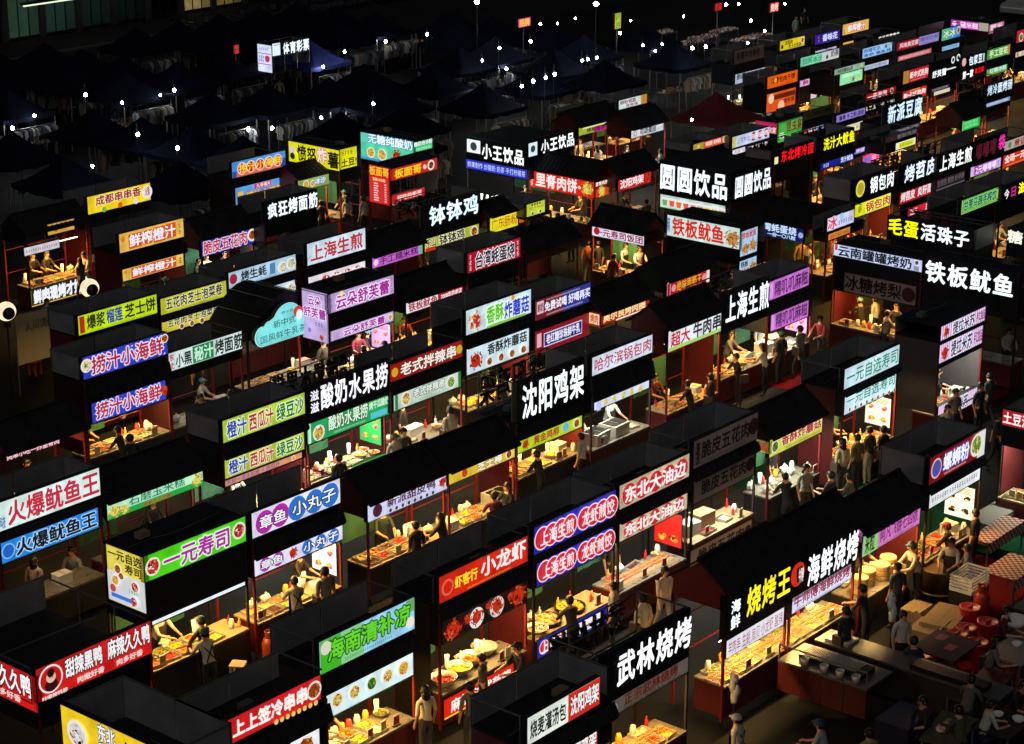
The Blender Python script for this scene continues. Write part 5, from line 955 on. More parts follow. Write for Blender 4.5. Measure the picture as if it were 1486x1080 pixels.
('potatofry','bright yellow potato stall with black characters on two faces','yellow potato stall','flatL',58.63,57.5,2.84,1.2,3.6,[('L',0.0,(2.84,-0.0),2.748,3.6,'#e0dc10',[('c',0.08,0.6,0.2,'#d8c8b0'),('c',0.08,0.3,0.16,'#202020'),('t','愤怒',0.18,0.55,0.15,0.88,'#181810',None,0.02),('t','炸',0.58,0.76,0.25,0.95,'#e8e0f0','#d07020',0.02),('t','薯',0.78,0.99,0.1,0.85,'#181810',None,0.02)],{}),('F',0.0,(0.02,1.0),2.798,3.623,'#e0dc10',[('t','土豆!',0.08,0.95,0.12,0.5,'#181810',None,0.02),('l',0.1,0.9,0.65,0.9,'#504808')],{})],{'goods':'hanging'}),
('drinks','small green drinks sign stall under a low black roof','green drinks sign stall','gable',56.94,58.15,1.65,1.35,2.6,[('F',0.0,(0.0,1.77),2.135,2.6,'#88a050',[('p',0.25,0.5,0.35,'fruit'),('p',0.45,0.45,0.3,'fruit'),('t','冰沙',0.52,0.85,0.3,0.8,'#e8f0ff','#3070c0',0.02)],{})],{'goods':'warm'}),
('mint','glowing mint green corner stall with fruit pictures','mint','flatL',61.72,56.37,2.93,1.2,3.6,[('L',0.0,(2.93,-0.0),2.475,3.6,'#50c8a0',[('t','无糖纯酸奶',0.15,0.98,0.66,0.99,'#f0ffff','#1070b0',0.02),('c',0.08,0.8,0.16,'#60c8c0'),('r',0,0.98,0.0,0.1,'#4090d0'),('p',0.2,0.3,0.2,'fruit'),('p',0.42,0.3,0.22,'fruit'),('p',0.7,0.32,0.28,'craw'),('p',0.9,0.3,0.18,'fruit')],{}),('F',0.0,(0.02,1.14),3.124,3.545,'#40c070',[('t','酸奶坊冰粉',0.02,0.98,0.55,0.98,'#f0ffff','#108060',0.02),('l',0.1,0.9,0.1,0.4,'#c8f0d8')],{})],{'goods':'none','side':'#1c6a40'}),
('banmian','red and yellow noodle corner stall with a tall menu','tall-menu noodle stall','flatL',57.64,53.9,1.1,2.75,3.6,[('L',0.0,(1.08,-0.0),2.105,3.6,'#c01818',[('t','板面哥',0.04,0.96,0.74,0.97,'#f0c030',None,0.02),('r',0.05,0.92,0.04,0.7,'#d03030'),('t','板面10元/碗',0.2,0.8,0.6,0.68,'#f0d880',None,0.02),('menu',0.25,0.85,0.08,0.58,'#f0c8c8')],{}),('F',0.0,(0.02,2.74),3.059,3.539,'#c02818',[('t','板面哥',0.1,0.65,0.15,0.85,'#f0d020',None,0.02),('c',0.86,0.5,0.42,'#e8d8d0'),('p',0.86,0.5,0.36,'dark'),('c',0.72,0.5,0.2,'#e8d0c8')],{}),('F',0.0,(0.02,1.99),2.161,2.51,'#c82020',[('t','好吃的板面',0.2,0.9,0.2,0.8,'#f0d8d0',None,0.02)],{})],{'goods':'jars'}),
('xiaowang','black corner drinks stall with white characters on two faces','white-lettered corner drinks stall','flatL',63.77,52.16,3.21,3.04,3.6,[('L',0.0,(3.21,0.0),2.717,3.6,'LET',[('r',0.02,0.24,0.3,0.9,'#f4f8ff'),('c',0.13,0.6,0.2,'#304040'),('t','小王饮品',0.28,0.98,0.14,0.86,'#f8ffff',None,0.02)],{}),('F',0.0,(0.02,3.02),3.119,3.842,'LET',[('r',0.02,0.2,0.1,0.85,'#d8f0f8'),('c',0.11,0.5,0.2,'#304050'),('t','小王饮品',0.24,0.97,0.12,0.9,'#f8ffff',None,0.02)],{}),('L',0.0,(3.218,-0.002),2.288,2.689,'#2838c0',[('t','鲜果制作 炒酸奶 奶茶 手打柠檬茶',0.03,0.97,0.2,0.8,'#d8e4ff',None,0.02)],{})],{'goods':'cups'}),
('liji','red tenderloin pie corner stall with a tiled roof','red pie corner stall','gableL',64.2,49.14,3.23,1.2,2.6,[('L',0.0,(3.23,-0.0),1.896,2.6,'#c82418',[('l',0.02,0.07,0.1,0.9,'#f0d8d0'),('t','里脊肉饼',0.1,0.74,0.14,0.9,'#f4f0ec',None,0.02),('c',0.78,0.5,0.1,'#f0d8d0'),('p',0.9,0.5,0.42,'yellow')],{}),('F',0.0,(0.02,0.96),1.896,2.561,'#d03818',[('t','里脊肉饼',0.08,0.92,0.72,0.95,'#f4f0ec',None,0.02),('p',0.5,0.35,0.36,'yellow')],{})],{'goods':'warm'}),
('jijia2','small red stall with four white characters and a chicken photo','small red chicken stall','gable',65.03,48.59,2.6,1.35,2.6,[('F',0.0,(0.0,2.19),2.1,2.6,'#c01820',[('t','沈阳鸡架',0.06,0.76,0.2,0.88,'#f4f0f0',None,0.02),('p',0.9,0.5,0.42,'craw'),('l',0.3,0.6,0.06,0.12,'#e8a0a0')],{})],{'goods':'dark'}),
('yuanyuan','big black corner drinks stall with outlined white characters','yuanyuan','flatL',64.6,43.01,3.32,2.66,3.8,[('L',0.0,(3.32,0.0),2.647,3.8,'LET',[('t','圆圆饮品',0.02,0.98,0.05,0.93,'#eef6ff',None,0.02)],{}),('F',0.0,(0.02,2.64),2.713,3.672,'LET',[('t','圆圆饮品',0.02,0.98,0.05,0.93,'#eef6ff',None,0.02)],{}),('L',0.0,(3.252,0.232),1.95,2.49,'#b8ccc4',[('r',0,1,0,0.07,'#38a048'),('r',0,0.01,0,1,'#38a048'),('cup',0.08,0.5,0.34),('cup',0.19,0.5,0.34),('cup',0.3,0.5,0.34),('cup',0.41,0.5,0.34),('cup',0.52,0.5,0.34),('cup',0.63,0.5,0.34),('cup',0.74,0.5,0.34),('cup',0.85,0.5,0.34),('cup',0.96,0.5,0.34)],{})],{'goods':'none','side':'#3a3430'}),
('taiwan2','blue-bannered oyster stall with a ribbed roof','ribbed-roof oyster stall','gableL',63.23,38.95,2.15,2.0,2.6,[('L',0.0,(2.15,-0.0),2.061,2.6,'#141c58',[('t','台湾蚝蛋烧',0.05,0.86,0.4,0.95,'#c8e4ff',None,0.02),('t','一份一〇八粒',0.3,0.85,0.08,0.35,'#c8e4ff',None,0.02),('c',0.95,0.5,0.2,'#90a8d8')],{})],{'goods':'dark'}),
('bingcut','cut-out pink and blue sign stall above an orange menu','cut-out sign stall','box',63.69,38.26,2.6,0.6,3.0,[('F',0.0,(0.0,1.84),2.484,3.0,'#c8c8e0',[('t','冰',0.02,0.35,0.1,0.95,'#d03060','#f0d8e8',0.02),('l',0.4,0.95,0.2,0.6,'#3060b0'),('c',0.5,0.8,0.25,'#90c8e8')],{}),('F',0.0,(0.1,1.61),2.138,2.397,'#d08030',[('l',0.1,0.9,0.2,0.8,'#803010')],{})],{'goods':'warm'}),
('guobao','black stall with a round yellow badge and three white characters','yellow-badge black stall','box',67.14,39.27,2.87,1.35,3.6,[('F',0.0,(0.0,2.87),2.799,3.6,'LET',[('c',0.16,0.5,0.4,'#e8e040'),('c',0.16,0.5,0.3,'#b0a030'),('t','锅包肉',0.35,0.98,0.12,0.9,'#f4fbff',None,0.02)],{}),('F',0.0,(0.142,2.772),2.118,2.656,'#e0e020',[('t','锅包肉',0.3,0.97,0.15,0.85,'#c03020','#f0f080',0.02),('c',0.13,0.55,0.28,'#a0a020')],{})],{'goods':'warm'}),
('shaopi','black stall with three crowded white characters over a red sign','crowded-letter stall','box',70.46,39.17,2.32,1.35,3.6,[('F',0.0,(0.0,2.62),2.83,3.6,'LET',[('t','烤苕皮',0.02,0.98,0.06,0.94,'#dcecff',None,0.02)],{}),('F',0.0,(-0.033,2.477),2.03,2.529,'#b01824',[('t','烤苕皮',0.04,0.46,0.2,0.9,'#f0e8ec',None,0.02),('t','炎籽面',0.55,0.98,0.2,0.9,'#f0e8ec',None,0.02)],{}),('F',0.0,(0.687,2.417),1.429,1.766,'#c02030',[('menu',0.1,0.9,0.1,0.9,'#f0d0d0')],{})],{'goods':'dark','back':1}),
('shengjian4','black stall with four bright white characters, far right','far right four-letter stall','box',72.8,38.96,2.79,1.35,3.6,[('F',0.0,(0.0,2.79),2.871,3.6,'LET',[('t','上海生煎',0.02,0.98,0.06,0.94,'#f8ffff',None,0.02)],{}),('F',0.0,(0.067,2.407),2.147,2.656,'#402830',[('t','生煎包 煎饺 炒手擀',0.04,0.96,0.3,0.8,'#a09098',None,0.02),('r',0,1,0,0.14,'#909098')],{'dim':1})],{'goods':'few','back':1}),
('twoyuan','purple and white stall with a pink bag-shaped light above','pink bag-light stall','box',75.84,39.01,2.57,1.35,3.6,[('F',0.0,(0.0,2.64),2.764,3.6,'LET',[('t','嘟嘟嘟',0.02,0.7,0.1,0.9,'#4a1420',None,0.02),('t','袋',0.75,0.98,0.2,0.95,'#e030a0','#f8e0f0',0.02)],{}),('F',0.0,(-0.087,2.503),2.169,2.604,'#c8b0e0',[('r',0.12,0.85,0.1,0.9,'#a030a0'),('t','2元嘟嘟嘟',0.16,0.84,0.15,0.85,'#f0e8ff',None,0.02),('l',0.88,0.97,0.2,0.8,'#5060b0')],{})],{'goods':'few'}),
('oneyuan','red and orange one-price stall at the right edge','one-price stall','box',78.44,38.95,2.89,1.35,3.2,[('F',0.0,(0.0,2.89),2.787,3.2,'#a89c94',[('c',0.16,0.5,0.34,'#508050'),('t','萧记串串',0.3,0.98,0.15,0.85,'#902028',None,0.02)],{}),('F',0.0,(-0.031,2.869),2.068,2.631,'#c83018',[('t','全场一元一串',0.05,0.97,0.35,0.9,'#f4ece8',None,0.02),('l',0.1,0.9,0.08,0.22,'#f0a040')],{})],{'goods':'few','side':'#1a0a0c'}),
('yunnan','white baked-milk corner sign stall with black brush characters','baked milk corner stall','flatL',58.95,31.82,3.32,1.6,3.6,[('L',0.0,(3.32,0.0),3.18,3.6,'#bcc8e8',[('t','云南罐罐烤奶',0.06,0.88,0.1,0.92,'#0c1018',None,0.02),('r',0.02,0.05,0.5,0.95,'#c03850'),('p',0.94,0.72,0.2,'dark'),('r',0.91,0.97,0.08,0.45,'#8890a0')],{}),('L',0.0,(2.847,0.167),2.037,2.694,'#b09c94',[('t','冰糖烤梨',0.02,0.8,0.15,0.9,'#14100e',None,0.02),('c',0.9,0.5,0.38,'#4a2024')],{'dim':2})],{'goods':'milk'}),
('maodan','open frame stall with two yellow and three white characters','open-frame yellow-white stall','boxL',63.4,32.34,3.35,1.4,3.6,[('L',0.0,(3.35,0.0),2.892,3.6,'LET',[('t','毛蛋',0.02,0.39,0.1,0.95,'#f4f400',None,0.02),('t','活珠子',0.4,0.97,0.1,0.95,'#eef6ff',None,0.02)],{})],{'goods':'dark','back':1}),
('tieban3','black stall with four very large white characters, right side','tieban3','flatL',58.77,28.33,3.33,1.4,3.8,[('L',0.0,(3.33,0.0),2.964,3.8,'LET',[('t','铁板鱿鱼',0.02,0.97,0.06,0.92,'#f4ffff',None,0.02)],{})],{'goods':'none','back':1}),
('tang','black stall with one white character at the right edge','one-character edge stall','flatL',65.57,30.21,2.01,1.5,3.3,[('L',0.0,(2.01,0.0),2.767,3.3,'LET',[('t','糖葫芦',0.02,0.97,0.06,0.92,'#d8d8c8',None,0.02)],{})],{'goods':'dark'}),
('sugarcane','green sugarcane juice stall with yellow border','sugarcane','box',66.92,34.72,2.7,1.35,3.6,[('F',0.0,(0.0,2.98),3.055,3.6,'#58a848',[('r',0,1,0,0.06,'#c0c828'),('r',0,0.02,0,1,'#c0c828'),('t','甘蔗马蹄手榨饮',0.05,0.88,0.18,0.88,'#145050','#90d880',0.02),('r',0.88,0.97,0.2,0.85,'#a8b850')],{})],{'goods':'none'}),
('zi','black stall with pink and yellow characters at the right edge','pink-yellow lettered stall','box',69.64,34.56,2.6,1.35,3.6,[('F',0.0,(0.0,2.52),3.067,3.6,'LET',[('t','今',0.02,0.18,0.1,0.8,'#e8f0f0',None,0.02),('t','日',0.2,0.42,0.1,0.85,'#c02080',None,0.02),('t','滋',0.45,0.72,0.1,0.9,'#f4f010',None,0.02),('t','鱼',0.75,0.99,0.1,0.9,'#f4f010',None,0.02)],{})],{'goods':'few'}),
('yellowletters','black stall with five small yellow glowing characters','small yellow-lettered stall','box',72.7,44.21,2.67,1.35,3.6,[('F',0.0,(0.0,2.67),2.967,3.6,'LET',[('t','洗汁大鱿鱼',0.05,0.97,0.1,0.9,'#f4f010',None,0.02)],{}),('F',0.0,(0.145,2.725),2.206,2.525,'#182080',[('l',0.08,0.3,0.2,0.8,'#d8e0ff'),('t','洗汁鱿鱼',0.6,0.97,0.2,0.9,'#d8e0ff',None,0.02)],{})],{'goods':'warm','back':1}),
('redletters','black stall with five red glowing characters','redletters','box',69.38,44.23,2.83,1.35,3.6,[('F',0.0,(0.0,2.83),3.041,3.6,'LET',[('r',0.0,0.1,0.05,0.55,'#e8e8a0'),('t','东北烤冷面',0.12,0.98,0.08,0.92,'#f01020',None,0.02)],{})],{'goods':'none','back':1}),
('weiwei','white chicken stall with three maroon discs','weiwei','box',70.55,47.0,2.74,1.35,3.6,[('F',0.0,(0.0,2.74),3.113,3.6,'#c0c8e4',[('r',0.0,0.09,0.05,0.95,'#c8c050'),('t','正宗东北',0.13,0.46,0.3,0.75,'#7078a0',None,0),('c',0.56,0.55,0.38,'#8a1830'),('c',0.73,0.55,0.38,'#8a1830'),('c',0.9,0.55,0.38,'#8a1830'),('t','味味鸡',0.5,0.96,0.3,0.8,'#f0e0e8',None,0.02)],{}),('F',0.0,(0.032,2.672),2.826,3.056,'#e4e8f0',[('t','鸡脖 鸡爪 鸡翅 鸡腿 鸡块',0.05,0.97,0.15,0.85,'#803050',None,0.02)],{})],{'goods':'none'}),
('insect','green insect-feast corner stall with red characters','insect','flatL',73.99,47.08,1.2,2.02,3.6,[('L',0.0,(1.1,0.0),3.104,3.6,'#b01c40',[('t','云南昆虫宴',0.05,0.95,0.1,0.6,'#e8c8d0',None,0.02),('l',0.1,0.9,0.7,0.85,'#6a4090')],{}),('F',0.0,(0.02,1.94),2.728,3.614,'#40a840',[('t','昆虫宴',0.38,0.98,0.42,0.92,'#701818',None,0.02),('t','云',0.06,0.28,0.18,0.45,'#d8f0d8',None,0.02)],{})],{'goods':'none'}),
('noodlebox','orange noodle sign stall with a bowl photo','noodlebox','box',68.37,47.4,2.16,1.35,3.6,[('F',0.0,(0.0,2.43),3.29,3.6,'#d05028',[('r',0,0.3,0,1,'#a09030'),('p',0.15,0.5,0.4,'yellow'),('t','鸡煲 砂锅',0.34,0.78,0.3,0.85,'#f0d8d8',None,0.02),('p',0.9,0.55,0.45,'noodle')],{}),('F',0.0,(0.559,2.419),2.631,2.916,'#c0a020',[('r',0,0.4,0,1,'#b83818'),('t','麻辣米线土豆粉',0.05,0.95,0.25,0.8,'#40100c',None,0.02)],{})],{'goods':'none'}),
('croissant','white egg-tart banner stall under a black roof','egg-tart stall','gable',72.69,53.66,2.6,1.35,2.6,[('F',0.0,(0.0,2.39),2.235,2.6,'#c8ccd4',[('t','可颂蛋挞',0.27,0.76,0.2,0.9,'#141420',None,0.02),('c',0.12,0.5,0.3,'#902848'),('c',0.12,0.5,0.22,'#d0d0dc'),('l',0.78,0.98,0.3,0.6,'#8090a0')],{})],{'goods':'warm'}),
('guotie','cream pancake sign with an orange photo corner','cream pancake stall','box',76.47,57.18,2.6,1.35,2.9,[('F',0.0,(0.0,2.17),2.454,2.9,'#c4dcdc',[('r',0.78,1,0,1,'#c08030'),('t','锅贴锅盔',0.04,0.6,0.5,0.9,'#903848',None,0.02),('t','张张鸡',0.25,0.66,0.08,0.45,'#903848',None,0.02)],{})],{'goods':'dark','side':'#1c0a0e'}),
('magenta','magenta and lime banner stall','magenta-lime stall','gable',71.69,55.75,2.79,1.35,2.6,[('F',0.0,(0.0,2.79),2.234,2.6,'#a0b030',[('r',0.4,1,0,1,'#c01880'),('r',0.1,0.7,0.7,1,'#d8e080'),('t','烤榴莲饼',0.2,0.66,0.15,0.7,'#301840',None,0.02),('c',0.88,0.45,0.12,'#e08050')],{})],{'goods':'warm'}),
('yellowthin','thin yellow banner stall beside the dark tents','yellowthin','box',74.39,57.85,2.06,1.35,2.6,[('F',0.0,(0.0,1.84),2.411,2.6,'#d0c820',[('t','四川凉面',0.1,0.9,0.15,0.85,'#302808',None,0.02)],{})],{'goods':'none'}),
('violet','violet banner stall with a pale noodle photo','violet','box',78.17,46.77,1.97,1.35,3.3,[('F',0.0,(0.0,2.41),2.964,3.3,'#8878c8',[('t','酱香 手工粉 凉皮',0.1,0.95,0.2,0.8,'#181830',None,0.02)],{}),('F',0.0,(0.616,2.236),2.349,2.749,'#c8c8a8',[('p',0.3,0.5,0.3,'dark'),('p',0.7,0.5,0.3,'bowl')],{})],{'goods':'none'}),
('olive','stall with an unlit olive banner over a lit blue one','olive','box',76.51,47.4,1.65,1.35,3.6,[('F',0.0,(0.0,2.5),3.238,3.6,'#78764a',[('t','手工鲜肉小馄饨',0.1,0.9,0.25,0.8,'#20200e',None,0.02)],{'dim':2}),('F',0.0,(0.059,2.459),2.633,2.876,'#3078c8',[('r',0,0.45,0,1,'#b04838'),('t','杂粮煎饼果子',0.1,0.95,0.2,0.8,'#e8eef8',None,0.02)],{})],{'goods':'none'}),
('xinpai','black stall with four dense bluish white characters, upper right','dense bluish-lettered stall','box',80.16,45.54,3.05,1.35,3.6,[('F',0.0,(0.0,3.18),2.706,3.6,'LET',[('t','新派豆腐',0.02,0.98,0.05,0.95,'#c8e4f8',None,0.02)],{}),('F',0.0,(0.191,3.201),2.138,2.387,'#302838',[('l',0.05,0.95,0.2,0.8,'#a8a0b0')],{})],{'goods':'few','back':1}),
('yipin','small dark red banner with white characters, upper right','yipin','box',83.12,48.24,2.64,1.35,3.3,[('F',0.0,(0.0,2.64),2.949,3.3,'#a01020',[('t','一品泡泡',0.05,0.7,0.15,0.85,'#e8d0d0',None,0.02),('p',0.86,0.5,0.4,'dark')],{}),('F',0.0,(0.059,2.579),2.5,2.725,'#c8b8a8',[('l',0.05,0.95,0.2,0.8,'#702020')],{})],{'goods':'none'}),
('hotdog','red hot dog stall with two stacked red signs','hotdog','box',87.69,48.97,2.6,1.35,3.6,[('F',0.0,(0.0,2.42),2.971,3.6,'#b81c28',[('r',0,0.22,0,1,'#a08030'),('t','新中式热狗',0.26,0.97,0.3,0.8,'#f0e4e4',None,0.02),('l',0.3,0.9,0.1,0.2,'#e8a0a0')],{}),('F',0.0,(0.046,2.336),2.114,2.648,'#c82818',[('r',0.3,0.7,0.8,1,'#d08020'),('t','新中式热狗',0.05,0.95,0.3,0.75,'#f4f0f0',None,0.02),('r',0.1,0.8,0.0,0.1,'#e08040')],{})],{'goods':'none'}),
('souffle','black stall with small white characters and two rings','souffle','box',90.41,49.07,2.77,1.35,3.6,[('F',0.0,(0.0,3.0),2.788,3.6,'LET',[('t','舒芙蕾',0.03,0.5,0.08,0.5,'#e8f0f0',None,0.02),('c',0.75,0.82,0.22,'#e8f4f0'),('c',0.75,0.82,0.13,'#101014'),('c',0.92,0.88,0.22,'#e8f4f0'),('c',0.92,0.88,0.13,'#101014'),('r',0.5,0.85,0.3,0.38,'#e8f0f0')],{}),('F',0.0,(0.158,2.128),1.937,2.346,'#241420',[('r',0.2,1,0,0.45,'#d8d0b0'),('l',0.1,0.9,0.55,0.9,'#b0a0b0')],{})],{'goods':'none'}),
('baojiang','black stall with bean curd characters over a white and red line','baojiang','box',93.21,48.92,2.2,1.35,3.5,[('F',0.0,(0.0,2.55),2.983,3.5,'LET',[('c',0.12,0.5,0.4,'#e0b0a0'),('t','包浆豆腐',0.25,0.99,0.05,0.95,'#d8e8f0',None,0.02)],{}),('F',0.0,(0.02,2.35),2.37,2.855,'LET',[('t','第一家',0.02,0.5,0.1,0.9,'#ffffff',None,0.02),('t','臭豆腐',0.55,0.98,0.3,0.9,'#e01018',None,0.02)],{})],{'goods':'none'}),
('greenhand','green and amber stall with two green signs, far right','greenhand','box',95.42,48.68,2.6,1.35,3.6,[('F',0.0,(0.0,2.41),3.076,3.6,'#4a9838',[('t','手工豆花',0.1,0.9,0.2,0.85,'#e0e8d0',None,0.02),('r',0.9,1,0,1,'#c08020')],{}),('F',0.0,(0.073,2.263),2.278,2.63,'#58a068',[('t','红糖冰粉',0.15,0.95,0.3,0.9,'#c0f0d8',None,0.02),('r',0,1,0,0.15,'#a09030')],{})],{'goods':'none'}),
('whiteblue','black stall with hazy white-blue characters, far right','whiteblue','box',87.06,44.39,2.6,1.35,3.6,[('F',0.0,(0.0,2.55),3.051,3.6,'LET',[('t','烤冷面烤肠',0.02,0.98,0.08,0.95,'#c8dcf0',None,0.02)],{}),('F',0.0,(0.192,2.542),2.522,2.749,'#788cb0',[('l',0.05,0.95,0.2,0.8,'#e0e8f8')],{})],{'goods':'none','back':1}),
('pinktop','far magenta corner stall with a flat black roof','pinktop','flatL',102.86,52.5,2.25,1.72,3.6,[('L',0.0,(2.25,0.0),3.159,3.6,'#b838a8',[('t','糯米糍',0.25,0.72,0.15,0.85,'#f0d8f0',None,0.02),('c',0.1,0.55,0.3,'#e8c8e8'),('r',0.75,1,0,1,'#a0a088')],{}),('F',0.0,(0.02,1.74),3.013,3.536,'#b06088',[('t','糯米',0.1,0.9,0.3,0.9,'#e8c8d8',None,0.02),('p',0.5,0.3,0.3,'craw')],{})],{'goods':'tube'}),
('icebox','small blue and green ice sign, far right','icebox','box',99.54,53.46,2.6,1.35,3.6,[('F',0.0,(0.0,2.01),2.976,3.6,'#3888d0',[('r',0,0.4,0,1,'#50b870'),('t','冰冰',0.08,0.72,0.2,0.85,'#d0f0b0','#205090',0.02),('p',0.88,0.6,0.3,'chicken')],{}),('F',0.0,(0.12,1.99),2.424,2.682,'#80b8d8',[('l',0.05,0.95,0.2,0.8,'#204060')],{})],{'goods':'none'}),
('redpurple','far stall with a red half and a purple half','redpurple','box',94.51,53.23,4.31,1.35,3.6,[('F',0.0,(0.0,4.31),3.14,3.6,'#901420',[('r',0.52,1,0,1,'#9080c0'),('t','风味臭豆腐',0.06,0.5,0.25,0.8,'#e8c8c8',None,0.02),('t','醇珍奶茶',0.55,0.97,0.4,0.85,'#5058a0',None,0.02),('l',0.6,0.9,0.1,0.25,'#604070')],{}),('F',0.0,(0.151,3.611),2.597,2.882,'#b05858',[('l',0.05,0.95,0.2,0.8,'#f0d8d8')],{})],{'goods':'none'}),
('pepsi','light blue far stall with small blue characters and a round badge','pepsi','box',91.83,53.63,2.66,1.35,3.6,[('F',0.0,(0.0,2.9),3.078,3.6,'#90c0dc',[('t','炸鸡可乐',0.05,0.6,0.5,0.88,'#3858b0',None,0.02),('t','香肠 章鱼烧',0.05,0.95,0.12,0.42,'#3858b0',None,0.02),('c',0.78,0.7,0.2,'#203878'),('c',0.78,0.75,0.12,'#c03040')],{}),('F',0.0,(0.088,2.648),2.448,2.728,'#a8b8c8',[('l',0.05,0.95,0.2,0.8,'#405080')],{})],{'goods':'none'}),
('smallwhite','far black stall with a thin line of white characters','smallwhite','box',95.48,54.99,2.6,1.35,3.6,[('F',0.0,(0.0,2.24),3.349,3.6,'LET',[('t','铁板豆腐烤肉',0.02,0.98,0.08,0.92,'#e8e4dc',None,0.02)],{})],{'goods':'none'}),
('juice2','far orange juice stall with a framed yellow sign','juice2','box',97.57,58.26,2.69,1.35,3.6,[('F',0.0,(0.0,2.69),3.009,3.6,'#e0b448',[('r',0.2,0.85,0.15,0.85,'#c86020'),('t','鲜榨橙汁',0.2,0.85,0.18,0.84,'#f4f4f4','#c85010',0.02),('l',0.02,0.1,0.1,0.6,'#4060a0')],{}),('F',0.0,(0.091,2.571),2.304,2.638,'#d8a048',[('r',0.6,1,0,1,'#c04030'),('l',0.1,0.9,0.3,0.7,'#806030')],{})],{'goods':'none'}),
('indigo','far indigo sign stall with white characters','indigo','box',93.83,57.63,2.6,1.35,3.6,[('F',0.0,(0.0,2.43),3.061,3.6,'#2c1c90',[('t','香味花',0.3,0.9,0.2,0.85,'#d8e0ff',None,0.02),('l',0.12,0.2,0.2,0.8,'#d08080')],{}),('F',0.0,(0.07,2.16),2.52,2.772,'#b0a8d0',[('l',0.05,0.95,0.2,0.8,'#402080')],{})],{'goods':'none'}),
('smoothie','far pale green smoothie sign stall above a pink banner','far smoothie stall','box',87.72,54.64,3.05,1.35,3.6,[('F',0.0,(0.0,3.56),3.124,3.6,'#70c8a0',[('r',0.55,1,0,1,'#c0c8c8'),('t','田间冰沙',0.06,0.55,0.2,0.8,'#2c8a68',None,0.02),('c',0.68,0.4,0.22,'#28282c'),('t','奶茶',0.78,0.98,0.3,0.95,'#502840',None,0.02)],{}),('F',0.0,(0.027,2.627),2.142,2.485,'#d0a0d0',[('t','糖糖糖糖',0.1,0.95,0.2,0.85,'#a02878','#f0e0f0',0.02),('c',0.14,0.55,0.38,'#b04090')],{}),('F',0.0,(1.066,2.536),1.334,2.027,'#d8b8c8',[('p',0.3,0.75,0.14,'craw'),('p',0.7,0.75,0.14,'fruit'),('p',0.3,0.4,0.14,'yellow'),('p',0.7,0.4,0.14,'craw')],{})],{'goods':'fries'}),
('yellowfar','far yellow sign stall with small black characters','far yellow stall','box',91.09,58.0,2.6,1.35,3.6,[('F',0.0,(0.0,2.34),3.07,3.6,'#ccb820',[('t','五花肉',0.2,0.5,0.5,0.88,'#302808',None,0.02),('t','芝士土豆泥',0.35,0.85,0.1,0.45,'#302808',None,0.02),('p',0.9,0.6,0.3,'chicken'),('c',0.08,0.4,0.2,'#201808')],{}),('F',0.0,(0.06,2.01),2.573,2.786,'#c8b850',[('l',0.05,0.95,0.2,0.8,'#504010')],{})],{'goods':'few','side':'#2a0a10'}),
('orangefar','bright orange roujiamo stall with two orange signs','orange roujiamo stall','box',82.45,53.1,2.6,1.35,3.6,[('F',0.0,(0.0,2.6),3.015,3.6,'#e05810',[('t','汉堡包肉干馍',0.12,0.9,0.35,0.8,'#381408',None,0.02),('c',0.26,0.58,0.2,'#e0a020'),('l',0.25,0.8,0.1,0.2,'#602008')],{}),('F',0.0,(-0.002,2.478),1.88,2.796,'#d85018',[('r',0.25,0.98,0.6,0.85,'#5a1c10'),('c',0.15,0.7,0.25,'#e8c8a8'),('t','肉夹馍',0.6,0.95,0.3,0.55,'#602010',None,0.02),('c',0.5,0.2,0.3,'#e8b890')],{})],{'goods':'warm'}),
('greyfar','far unlit grey sign stall above a white lit banner','far unlit grey stall','box',87.28,58.19,2.65,1.35,3.6,[('F',0.0,(0.0,2.65),2.911,3.6,'#8a8088',[('t','新疆羊肉串烤',0.08,0.85,0.3,0.8,'#2c181c',None,0.02)],{'dim':2}),('F',0.0,(0.131,2.801),1.896,2.417,'#a8b4c4',[('t','新疆羊肉串烤',0.06,0.9,0.4,0.95,'#283048',None,0.02),('l',0.2,0.6,0.1,0.3,'#5c6880')],{})],{'goods':'veg','side':'#2a1418'}),
('greenfar','far grey-green banner stall with a mint picture below','far grey-green stall','box',86.08,51.73,2.76,1.35,3.6,[('F',0.0,(0.0,2.76),3.302,3.6,'#88a890',[('t','杨枝甘露烧仙草',0.1,0.6,0.2,0.8,'#304038',None,0.02),('c',0.9,0.55,0.3,'#b0c080')],{}),('F',0.0,(0.522,2.602),2.73,3.297,'#88d8a0',[('p',0.6,0.3,0.2,'craw'),('p',0.85,0.3,0.2,'yellow'),('l',0.1,0.9,0.6,0.9,'#e0f8e8')],{})],{'goods':'few'}),
('lottery','white lottery booth with tall menu and glowing characters among the tents','lottery','boxL',73.76,76.87,1.2,2.63,3.6,[('L',0.0,(1.04,0.0),2.195,3.6,'#d0d8f4',[('l',0.15,0.85,0.78,0.9,'#5060a0'),('r',0.05,0.95,0.66,0.69,'#b04070'),('l',0.1,0.9,0.35,0.6,'#3048a0'),('r',0.05,0.95,0.28,0.31,'#b04070'),('c',0.7,0.5,0.12,'#c03050')],{}),('F',0.0,(0.02,2.6),2.984,3.707,'LET',[('r',0.0,0.22,0.1,0.95,'#e0f0ff'),('t','体育彩票',0.26,0.99,0.1,0.92,'#e8f8ff',None,0.02)],{})],{'goods':'none'}),
('edgefar','red and cream sign stall cut by the upper right edge','red-cream edge stall','box',101.64,50.24,2.6,1.35,3.6,[('F',0.0,(0.0,2.04),2.939,3.6,'#c02838',[('p',0.25,0.4,0.35,'green'),('t','烤鱿鱼',0.45,0.98,0.2,0.85,'#f4e8e8',None,0.02)],{}),('F',0.0,(0.027,2.067),2.186,2.481,'#d8c8b0',[('l',0.3,0.95,0.2,0.8,'#804040'),('c',0.1,0.5,0.4,'#c06070')],{})],{'goods':'few'}),
